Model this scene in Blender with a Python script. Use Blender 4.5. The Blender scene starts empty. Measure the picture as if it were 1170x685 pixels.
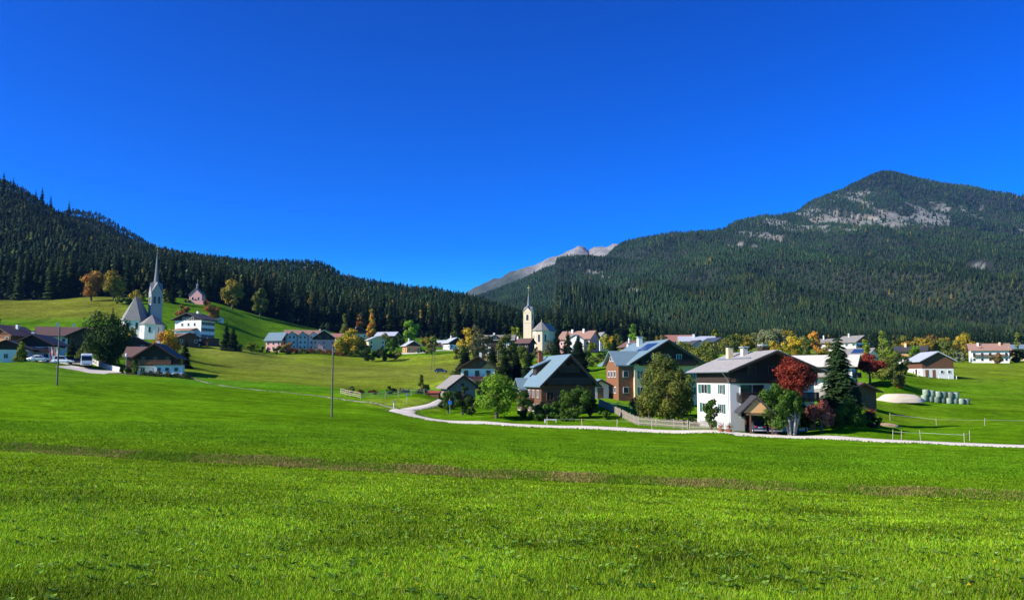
import bpy, math, random
import numpy as np
R = math.radians
scene = bpy.context.scene
COL = scene.collection
F = 973.6            # focal length in photo pixels
HR = 433.0           # row of the horizon
PIT = math.atan((HR - 342.5) / F)
def vrow(r):
    """photo row -> row on a level picture plane"""
    b = (342.5 - r) / F; t = math.tan(PIT)
    return HR - F * (t + b) / (1 - t * b)
PW = 1170.0
rng = np.random.default_rng(7)
random.seed(7)

# ------------------------------------------------------------------ render / camera / light
scene.view_settings.view_transform = 'Standard'
scene.view_settings.look = 'None'
scene.view_settings.exposure = 0.75
scene.view_settings.gamma = 1.0
scene.cycles.use_denoising = True
try:
    scene.cycles.denoiser = 'OPENIMAGEDENOISE'
except Exception:
    pass
scene.cycles.max_bounces = 5
scene.cycles.diffuse_bounces = 2
scene.cycles.glossy_bounces = 2
scene.cycles.transmission_bounces = 3
scene.cycles.volume_bounces = 0
scene.cycles.transparent_max_bounces = 6
scene.cycles.sample_clamp_indirect = 4.0

cam = bpy.data.cameras.new('camera')
camo = bpy.data.objects.new('camera', cam)
COL.objects.link(camo)
scene.camera = camo
camo.location = (0, 0, 0)
camo.rotation_euler = (R(90) + PIT, 0, 0)
cam.sensor_width = 36
cam.lens = 36 * F / PW
cam.clip_start = 0.1
cam.clip_end = 60000

SUN_EL, SUN_PHI = 31.0, 18.0     # sun from the left, a little behind the camera
world = bpy.data.worlds.new("World")
scene.world = world
world.use_nodes = True
wn = world.node_tree.nodes
wl = world.node_tree.links
sky = wn.new('ShaderNodeTexSky')
sky.sky_type = 'NISHITA'
sky.sun_disc = False
sky.sun_elevation = R(SUN_EL)
sky.sun_rotation = R(-(90 + SUN_PHI))
sky.altitude = 900
sky.air_density = 1.0
sky.dust_density = 0.15
sky.ozone_density = 3.0
hs = wn.new('ShaderNodeHueSaturation')
hs.inputs['Hue'].default_value = 0.508
hs.inputs['Saturation'].default_value = 1.7
hs.inputs['Value'].default_value = 1.0
wl.new(sky.outputs[0], hs.inputs['Color'])
gm = wn.new('ShaderNodeGamma'); gm.inputs[1].default_value = 1.5
mu = wn.new('ShaderNodeMix'); mu.data_type = 'RGBA'; mu.blend_type = 'MULTIPLY'; mu.inputs[0].default_value = 1.0
mu.inputs[7].default_value = (.165, .495, .57, 1)
wl.new(hs.outputs[0], gm.inputs[0]); wl.new(gm.outputs[0], mu.inputs[6]); wl.new(mu.outputs[2], wn['Background'].inputs[0])
wn['Background'].inputs[1].default_value = 0.10

sun = bpy.data.lights.new('sun', 'SUN')
suno = bpy.data.objects.new('sun', sun)
COL.objects.link(suno)
sun.energy = 4.6
sun.angle = R(0.5)
sun.color = (1.0, 0.94, 0.83)
from mathutils import Vector
tosun = Vector((-math.cos(R(SUN_PHI)) * math.cos(R(SUN_EL)), -math.sin(R(SUN_PHI)) * math.cos(R(SUN_EL)), math.sin(R(SUN_EL))))
suno.rotation_euler = tosun.to_track_quat('Z', 'Y').to_euler()
suno.location = (0, 0, 50)

# ------------------------------------------------------------------ materials
def mat(name, col, rough=0.8, metal=0.0, spec=0.4, noise=0.0, nscale=3.0, pattern=None, pscale=1.0, pdark=0.75, bump=0.0, coord='Object'):
    m = bpy.data.materials.new(name)
    m.use_nodes = True
    nt = m.node_tree
    n, l = nt.nodes, nt.links
    b = n['Principled BSDF']
    b.inputs['Roughness'].default_value = rough
    b.inputs['Metallic'].default_value = metal
    b.inputs['Specular IOR Level'].default_value = spec
    cur = None
    def rgb():
        r = n.new('ShaderNodeRGB'); r.outputs[0].default_value = (*col, 1); return r.outputs[0]
    cur = rgb()
    tc = n.new('ShaderNodeTexCoord')
    hgt = None
    def mul(a, facsock, lo, hi):
        mr = n.new('ShaderNodeMapRange'); mr.inputs[3].default_value = lo; mr.inputs[4].default_value = hi
        l.new(facsock, mr.inputs[0])
        mx = n.new('ShaderNodeMix'); mx.data_type = 'RGBA'; mx.blend_type = 'MULTIPLY'; mx.inputs[0].default_value = 1
        l.new(a, mx.inputs[6]); l.new(mr.outputs[0], mx.inputs[7])
        return mx.outputs[2]
    if pattern in ('plank_z', 'plank_x', 'plank_y', 'seam_x', 'seam_y'):
        w = n.new('ShaderNodeTexWave'); w.wave_type = 'BANDS'
        w.bands_direction = pattern[-1].upper()
        w.wave_profile = 'SAW'
        w.inputs['Scale'].default_value = pscale
        w.inputs['Distortion'].default_value = 0.4 if pattern[0] == 'p' else 0.0
        w.inputs['Detail'].default_value = 1
        l.new(tc.outputs[coord], w.inputs[0])
        pw = n.new('ShaderNodeMath'); pw.operation = 'POWER'; pw.inputs[1].default_value = 8
        l.new(w.outputs['Fac'], pw.inputs[0])
        cur = mul(cur, pw.outputs[0], 1.0, pdark)
        hgt = pw.outputs[0]
    if pattern == 'brick':
        w = n.new('ShaderNodeTexBrick'); w.inputs['Scale'].default_value = pscale
        w.inputs['Color1'].default_value = (1, 1, 1, 1); w.inputs['Color2'].default_value = (.8, .8, .8, 1)
        w.inputs['Mortar'].default_value = (pdark, pdark, pdark, 1)
        w.inputs['Mortar Size'].default_value = 0.03
        l.new(tc.outputs[coord], w.inputs[0])
        mx = n.new('ShaderNodeMix'); mx.data_type = 'RGBA'; mx.blend_type = 'MULTIPLY'; mx.inputs[0].default_value = 1
        l.new(cur, mx.inputs[6]); l.new(w.outputs[0], mx.inputs[7]); cur = mx.outputs[2]
    if noise:
        t = n.new('ShaderNodeTexNoise'); t.inputs['Scale'].default_value = nscale; t.inputs['Detail'].default_value = 5
        t.inputs['Roughness'].default_value = 0.65
        l.new(tc.outputs[coord], t.inputs[0])
        cur = mul(cur, t.outputs['Fac'], 1 - noise * 1.6, 1 + noise * 1.4)
        if hgt is None: hgt = t.outputs['Fac']
    l.new(cur, b.inputs['Base Color'])
    if bump and hgt is not None:
        bp = n.new('ShaderNodeBump'); bp.inputs['Strength'].default_value = bump; bp.inputs['Distance'].default_value = 0.05
        l.new(hgt, bp.inputs['Height']); l.new(bp.outputs[0], b.inputs['Normal'])
    return m

M = {}
M['plaster'] = mat('white_plaster', (.80, .76, .68), .9, noise=.08, nscale=.8)
M['cream'] = mat('cream_plaster', (.72, .58, .33), .9, noise=.08, nscale=.8)
M['greyplaster'] = mat('grey_plaster', (.52, .51, .50), .9, noise=.1, nscale=.8)
M['pink'] = mat('pink_plaster', (.80, .40, .35), .9, noise=.08, nscale=.8)
M['churchstone'] = mat('pale_stone', (.76, .60, .41), .9, noise=.1, nscale=.5)
M['towerstone'] = mat('grey_stone', (.36, .345, .33), .9, noise=.2, nscale=1.2)
M['wood_dark'] = mat('dark_timber', (.040, .024, .016), .8, noise=.25, nscale=2, pattern='plank_x', pscale=1.6, pdark=.5, bump=.3)
M['wood_brown'] = mat('brown_timber', (.15, .065, .030), .8, noise=.25, nscale=2, pattern='plank_z', pscale=1.3, pdark=.45, bump=.3)
M['wood_red'] = mat('red_brown_timber', (.25, .105, .045), .8, noise=.2, nscale=2, pattern='plank_z', pscale=1.5, pdark=.5, bump=.3)
M['wood_orange'] = mat('orange_timber', (.62, .33, .13), .75, noise=.12, nscale=2, pattern='plank_x', pscale=2.0, pdark=.6, bump=.2)
M['wood_grey'] = mat('weathered_timber', (.26, .22, .18), .9, noise=.25, nscale=3, pattern='plank_x', pscale=2.0, pdark=.5, bump=.3)
M['wood_old'] = mat('old_brown_boards', (.085, .062, .042), .9, noise=.3, nscale=3, pattern='plank_x', pscale=2.0, pdark=.4, bump=.3)
M['log'] = mat('log_timber', (.16, .075, .036), .85, noise=.25, nscale=2, pattern='plank_z', pscale=.8, pdark=.3, bump=.6)
M['roof_blue'] = mat('blue_grey_sheet_roof', (.20, .29, .31), .5, metal=.1, noise=.1, nscale=.8, pattern='seam_y', pscale=.85, pdark=.72, bump=.3)
M['roof_grey'] = mat('grey_shingle_roof', (.40, .375, .335), .8, noise=.18, nscale=1.1, pattern='brick', pscale=1.6, pdark=.7)
M['roof_pale'] = mat('pale_sheet_roof', (.58, .60, .62), .45, metal=.2, noise=.08, nscale=1, pattern='seam_y', pscale=.85, pdark=.8)
M['roof_cream'] = mat('cream_sheet_roof', (.66, .62, .50), .6, noise=.08, nscale=1, pattern='seam_y', pscale=.85, pdark=.85)
M['roof_brown'] = mat('brown_tile_roof', (.20, .11, .085), .8, noise=.15, nscale=1.2, pattern='brick', pscale=2.2, pdark=.6)
M['roof_red'] = mat('red_tile_roof', (.38, .16, .12), .8, noise=.15, nscale=1.2, pattern='brick', pscale=2.2, pdark=.65)
M['roof_tan'] = mat('tan_tile_roof', (.42, .24, .17), .8, noise=.15, nscale=1.2, pattern='brick', pscale=2.2, pdark=.65)
M['roof_navy'] = mat('dark_blue_roof', (.055, .075, .11), .6, noise=.15, nscale=1.2)
M['roof_dark'] = mat('dark_roof', (.070, .065, .065), .7, noise=.2, nscale=1.2, pattern='brick', pscale=2.2, pdark=.6)
M['shingle_old'] = mat('old_wood_shingle', (.30, .275, .24), .9, noise=.25, nscale=1.1, pattern='brick', pscale=1.8, pdark=.65)
M['spire'] = mat('spire_shingle', (.20, .20, .205), .8, noise=.2, nscale=1.5)
M['gold'] = mat('gilded_metal', (.75, .45, .10), .35, metal=.8)
M['glass'] = mat('window_glass', (.020, .024, .028), .18, spec=.3)
M['solar'] = mat('solar_glass', (.02, .05, .14), .3, spec=.4)
M['frame_white'] = mat('white_frame', (.78, .76, .72), .6)
M['frame_brown'] = mat('brown_frame', (.20, .11, .06), .7)
M['shutter'] = mat('green_shutter', (.035, .13, .085), .6)
M['brick'] = mat('chimney_brick', (.42, .13, .07), .9, noise=.2, pattern='brick', pscale=5, pdark=.6)
M['concrete'] = mat('concrete', (.52, .48, .42), .9, noise=.15, nscale=1.2)
M['stonewall'] = mat('field_stone', (.34, .31, .27), .95, noise=.35, nscale=2.0, bump=.6)
M['gravel'] = mat('pale_gravel', (.74, .66, .52), .95, noise=.12, nscale=2.5)
M['sandheap'] = mat('cream_sand', (.74, .60, .42), .95, noise=.12, nscale=2.0)
M['track'] = mat('worn_earth_track', (.42, .38, .24), .95, noise=.3, nscale=1.5)
M['hay'] = mat('old_hay', (.42, .30, .15), .95, noise=.3, nscale=3)
M['asphalt'] = mat('grey_asphalt', (.56, .51, .42), .9, noise=.1, nscale=2)
M['pole'] = mat('weathered_pole_wood', (.15, .125, .095), .9, noise=.25, nscale=5)
M['metal'] = mat('galvanised_metal', (.45, .46, .47), .4, metal=.7)
M['rail'] = mat('fence_timber', (.50, .41, .30), .9, noise=.3, nscale=4)
M['white_tape'] = mat('white_plastic', (.70, .72, .66), .6)
M['wrap'] = mat('bale_wrap', (.33, .38, .26), .38, noise=.12, nscale=2.5)
M['wrapdark'] = mat('dark_bale_wrap', (.17, .21, .14), .38, noise=.12, nscale=2.5)
M['carblue'] = mat('dark_blue_paint', (.018, .024, .05), .22, spec=.6)
M['carwhite'] = mat('white_paint', (.78, .79, .80), .25, spec=.6)
M['cargrey'] = mat('silver_paint', (.45, .47, .48), .3, metal=.4)
M['tyre'] = mat('tyre_rubber', (.02, .02, .02), .85)
M['rim'] = mat('alloy_rim', (.5, .5, .52), .3, metal=.8)
M['redlamp'] = mat('red_lamp_plastic', (.55, .02, .02), .3)
M['plate'] = mat('number_plate_white', (.7, .72, .74), .5)
M['flagred'] = mat('red_cloth', (.62, .04, .035), .8)
M['flagwhite'] = mat('white_cloth', (.8, .78, .76), .8)
M['flagorange'] = mat('orange_cloth', (.85, .30, .03), .8)
M['signblue'] = mat('blue_sign', (.02, .16, .62), .5)
M['signyellow'] = mat('yellow_sign', (.75, .55, .04), .5)
M['bingreen'] = mat('green_bin_plastic', (.02, .17, .07), .5)
M['bark'] = mat('grey_brown_bark', (.13, .095, .065), .95, noise=.3, nscale=4)
M['barkpale'] = mat('pale_bark', (.36, .32, .25), .95, noise=.35, nscale=4)
M['flower'] = mat('balcony_flowers', (.5, .10, .03), .9, noise=.5, nscale=8)
M['tarp_red'] = mat('red_tarpaulin', (.30, .06, .03), .8)

def foliage_material():
    m = bpy.data.materials.new('leaf_and_needle')
    m.use_nodes = True
    n, l = m.node_tree.nodes, m.node_tree.links
    b = n['Principled BSDF']
    at = n.new('ShaderNodeAttribute'); at.attribute_name = 'col'
    oi = n.new('ShaderNodeObjectInfo')
    mr = n.new('ShaderNodeMapRange'); mr.inputs[3].default_value = .82; mr.inputs[4].default_value = 1.2
    l.new(oi.outputs['Random'], mr.inputs[0])
    mx = n.new('ShaderNodeMix'); mx.data_type = 'RGBA'; mx.blend_type = 'MULTIPLY'; mx.inputs[0].default_value = 1
    l.new(at.outputs['Color'], mx.inputs[6]); l.new(mr.outputs[0], mx.inputs[7])
    l.new(mx.outputs[2], b.inputs['Base Color'])
    b.inputs['Roughness'].default_value = .65
    b.inputs['Specular IOR Level'].default_value = .08
    tr = n.new('ShaderNodeBsdfTranslucent'); l.new(mx.outputs[2], tr.inputs[0])
    ms = n.new('ShaderNodeMixShader'); ms.inputs[0].default_value = .28
    l.new(b.outputs[0], ms.inputs[1]); l.new(tr.outputs[0], ms.inputs[2])
    l.new(ms.outputs[0], n['Material Output'].inputs[0])
    return m
M['leaf'] = foliage_material()

def ground_material(name, rough=.95, detail=((.035, .35), (.3, .34), (.9, .35), (3.5, .45), (14., .5)), bump=.0):
    m = bpy.data.materials.new(name)
    m.use_nodes = True
    n, l = m.node_tree.nodes, m.node_tree.links
    b = n['Principled BSDF']
    b.inputs['Roughness'].default_value = rough
    b.inputs['Specular IOR Level'].default_value = .0
    at = n.new('ShaderNodeAttribute'); at.attribute_name = 'col'
    tc = n.new('ShaderNodeTexCoord')
    cur = at.outputs['Color']
    for sc, amp in detail:
        t = n.new('ShaderNodeTexNoise'); t.inputs['Scale'].default_value = sc; t.inputs['Detail'].default_value = 4
        t.inputs['Roughness'].default_value = .7
        l.new(tc.outputs['Object'], t.inputs[0])
        mr = n.new('ShaderNodeMapRange'); mr.inputs[1].default_value = .3; mr.inputs[2].default_value = .7
        mr.inputs[3].default_value = 1 - amp; mr.inputs[4].default_value = 1 + amp
        l.new(t.outputs['Fac'], mr.inputs[0])
        mx = n.new('ShaderNodeMix'); mx.data_type = 'RGBA'; mx.blend_type = 'MULTIPLY'; mx.inputs[0].default_value = 1
        l.new(cur, mx.inputs[6]); l.new(mr.outputs[0], mx.inputs[7]); cur = mx.outputs[2]
    l.new(cur, b.inputs['Base Color'])
    if bump:
        bp = n.new('ShaderNodeBump'); bp.inputs['Strength'].default_value = bump; bp.inputs['Distance'].default_value = .3
        l.new(t.outputs['Fac'], bp.inputs['Height']); l.new(bp.outputs[0], b.inputs['Normal'])
    return m
M['meadow'] = ground_material('meadow_grass', bump=.35)
M['forestfloor'] = ground_material('forest_floor', detail=((.01, .3), (.08, .35)))
def rock_material():
    m = bpy.data.materials.new('limestone_slope')
    m.use_nodes = True
    n, l = m.node_tree.nodes, m.node_tree.links
    b = n['Principled BSDF']
    b.inputs['Roughness'].default_value = .95
    at = n.new('ShaderNodeAttribute'); at.attribute_name = 'col'
    tc = n.new('ShaderNodeTexCoord')
    mp = n.new('ShaderNodeMapping'); mp.inputs['Scale'].default_value = (1, 1, .35)
    l.new(tc.outputs['Object'], mp.inputs[0])
    t = n.new('ShaderNodeTexNoise'); t.inputs['Scale'].default_value = .02; t.inputs['Detail'].default_value = 7; t.inputs['Roughness'].default_value = .75
    l.new(mp.outputs[0], t.inputs[0])
    mr = n.new('ShaderNodeMapRange'); mr.inputs[1].default_value = .35; mr.inputs[2].default_value = .65; mr.inputs[3].default_value = .55; mr.inputs[4].default_value = 1.35
    l.new(t.outputs['Fac'], mr.inputs[0])
    mx = n.new('ShaderNodeMix'); mx.data_type = 'RGBA'; mx.blend_type = 'MULTIPLY'; mx.inputs[0].default_value = 1
    l.new(at.outputs['Color'], mx.inputs[6]); l.new(mr.outputs[0], mx.inputs[7])
    l.new(mx.outputs[2], b.inputs['Base Color'])
    bp = n.new('ShaderNodeBump'); bp.inputs['Strength'].default_value = .8; bp.inputs['Distance'].default_value = 25
    l.new(t.outputs['Fac'], bp.inputs['Height']); l.new(bp.outputs[0], b.inputs['Normal'])
    return m
M['rock'] = rock_material()

# ------------------------------------------------------------------ object helpers
def tag(o, label=None, cat=None, group=None, kind=None):
    if label: o['label'] = label
    if cat: o['category'] = cat
    if group: o['group'] = group
    if kind: o['kind'] = kind
    return o

def thing(name, label, cat, loc=(0, 0, 0), rot=0, group=None):
    o = bpy.data.objects.new(name, None)
    COL.objects.link(o)
    o.location = loc
    o.rotation_euler = (0, 0, rot)
    o.empty_display_size = .3
    return tag(o, label, cat, group)

class MB:
    """collects simple shapes and links them as one mesh object"""
    def __init__(s): s.v, s.f = [], []
    def poly(s, pts, faces):
        k = len(s.v); s.v += [tuple(p) for p in pts]; s.f += [tuple(i + k for i in f) for f in faces]; return s
    def box(s, x0, x1, y0, y1, z0, z1, mtx=None):
        P = [(x0, y0, z0), (x1, y0, z0), (x1, y1, z0), (x0, y1, z0), (x0, y0, z1), (x1, y0, z1), (x1, y1, z1), (x0, y1, z1)]
        if mtx: P = [mtx(p) for p in P]
        return s.poly(P, [(0, 3, 2, 1), (4, 5, 6, 7), (0, 1, 5, 4), (1, 2, 6, 5), (2, 3, 7, 6), (3, 0, 4, 7)])
    def bar(s, a, b, w, h=None):
        """box-section bar from a to b"""
        h = h or w
        a, b = Vector(a), Vector(b); d = (b - a)
        up = Vector((0, 0, 1)) if abs(d.normalized().z) < .95 else Vector((0, 1, 0))
        r = d.cross(up).normalized() * w / 2; u = r.cross(d).normalized() * h / 2
        P = [a - r - u, a + r - u, a + r + u, a - r + u, b - r - u, b + r - u, b + r + u, b - r + u]
        return s.poly(P, [(0, 3, 2, 1), (4, 5, 6, 7), (0, 1, 5, 4), (1, 2, 6, 5), (2, 3, 7, 6), (3, 0, 4, 7)])
    def tube(s, a, b, r0, r1, n=8):
        a, b = Vector(a), Vector(b); d = (b - a).normalized()
        up = Vector((0, 0, 1)) if abs(d.z) < .95 else Vector((1, 0, 0))
        x = d.cross(up).normalized(); y = d.cross(x)
        P = []
        for c, r in ((a, r0), (b, r1)):
            for i in range(n):
                t = 2 * math.pi * i / n
                P.append(c + x * math.cos(t) * r + y * math.sin(t) * r)
        fs = [(i, (i + 1) % n, n + (i + 1) % n, n + i) for i in range(n)]
        fs += [tuple(range(n - 1, -1, -1)), tuple(range(n, 2 * n))]
        return s.poly(P, fs)
    def lathe(s, cx, cy, prof, n=12, ph=0):
        P = []
        for r, z in prof:
            for i in range(n):
                t = 2 * math.pi * i / n + ph
                P.append((cx + r * math.cos(t), cy + r * math.sin(t), z))
        fs = []
        for k in range(len(prof) - 1):
            for i in range(n):
                fs.append((k * n + i, k * n + (i + 1) % n, (k + 1) * n + (i + 1) % n, (k + 1) * n + i))
        fs.append(tuple(range(n - 1, -1, -1))); fs.append(tuple(range((len(prof) - 1) * n, len(prof) * n)))
        return s.poly(P, fs)
    def build(s, name, m, parent=None, smooth=False, label=None):
        me = bpy.data.meshes.new(name)
        me.from_pydata(s.v, [], s.f)
        me.validate()
        if smooth: me.polygons.foreach_set('use_smooth', [True] * len(me.polygons))
        me.materials.append(M[m] if isinstance(m, str) else m)
        o = bpy.data.objects.new(name, me)
        COL.objects.link(o)
        if parent is not None: o.parent = parent
        if label: o['label'] = label
        return o

def tri_mesh(name, V, col, m, nv=3, smooth=False):
    """V (n, nv, 3) loose polygons, col (n,3) colour per polygon"""
    n = len(V)
    me = bpy.data.meshes.new(name)
    me.vertices.add(n * nv)
    me.vertices.foreach_set('co', np.ascontiguousarray(V, dtype=np.float32).ravel())
    me.loops.add(n * nv)
    me.loops.foreach_set('vertex_index', np.arange(n * nv, dtype=np.int32))
    me.polygons.add(n)
    me.polygons.foreach_set('loop_start', np.arange(0, n * nv, nv, dtype=np.int32))
    try: me.polygons.foreach_set('loop_total', np.full(n, nv, dtype=np.int32))
    except Exception: pass
    a = me.attributes.new('col', 'FLOAT_COLOR', 'POINT')
    c = np.ones((n, nv, 4), dtype=np.float32); c[:, :, :3] = col[:, None, :]
    a.data.foreach_set('color', c.ravel())
    me.update(calc_edges=True)
    me.materials.append(M[m])
    return me

def link(name, me, parent=None):
    o = bpy.data.objects.new(name, me)
    COL.objects.link(o)
    if parent is not None: o.parent = parent
    return o

def copy_tree(o, parent=None):
    c = o.copy(); COL.objects.link(c)
    if parent is not None: c.parent = parent
    for ch in [x for x in o.children]:
        copy_tree(ch, c)
    return c

# ------------------------------------------------------------------ noise
_perm = rng.random((257, 257)).astype(np.float64)
def vnoise(x, y):
    xi = np.floor(x); yi = np.floor(y); fx = x - xi; fy = y - yi
    fx = fx * fx * (3 - 2 * fx); fy = fy * fy * (3 - 2 * fy)
    xi = xi.astype(int) % 256; yi = yi.astype(int) % 256
    a = _perm[xi, yi]; b = _perm[xi + 1, yi]; c = _perm[xi, yi + 1]; d = _perm[xi + 1, yi + 1]
    return (a * (1 - fx) + b * fx) * (1 - fy) + (c * (1 - fx) + d * fx) * fy
def fbm(x, y, o=4):
    s = 0; a = .5; t = 0
    for i in range(o):
        s = s + a * vnoise(x * 2 ** i + 17.3 * i, y * 2 ** i + 5.1 * i); t += a; a *= .5
    return s / t - .5

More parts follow.
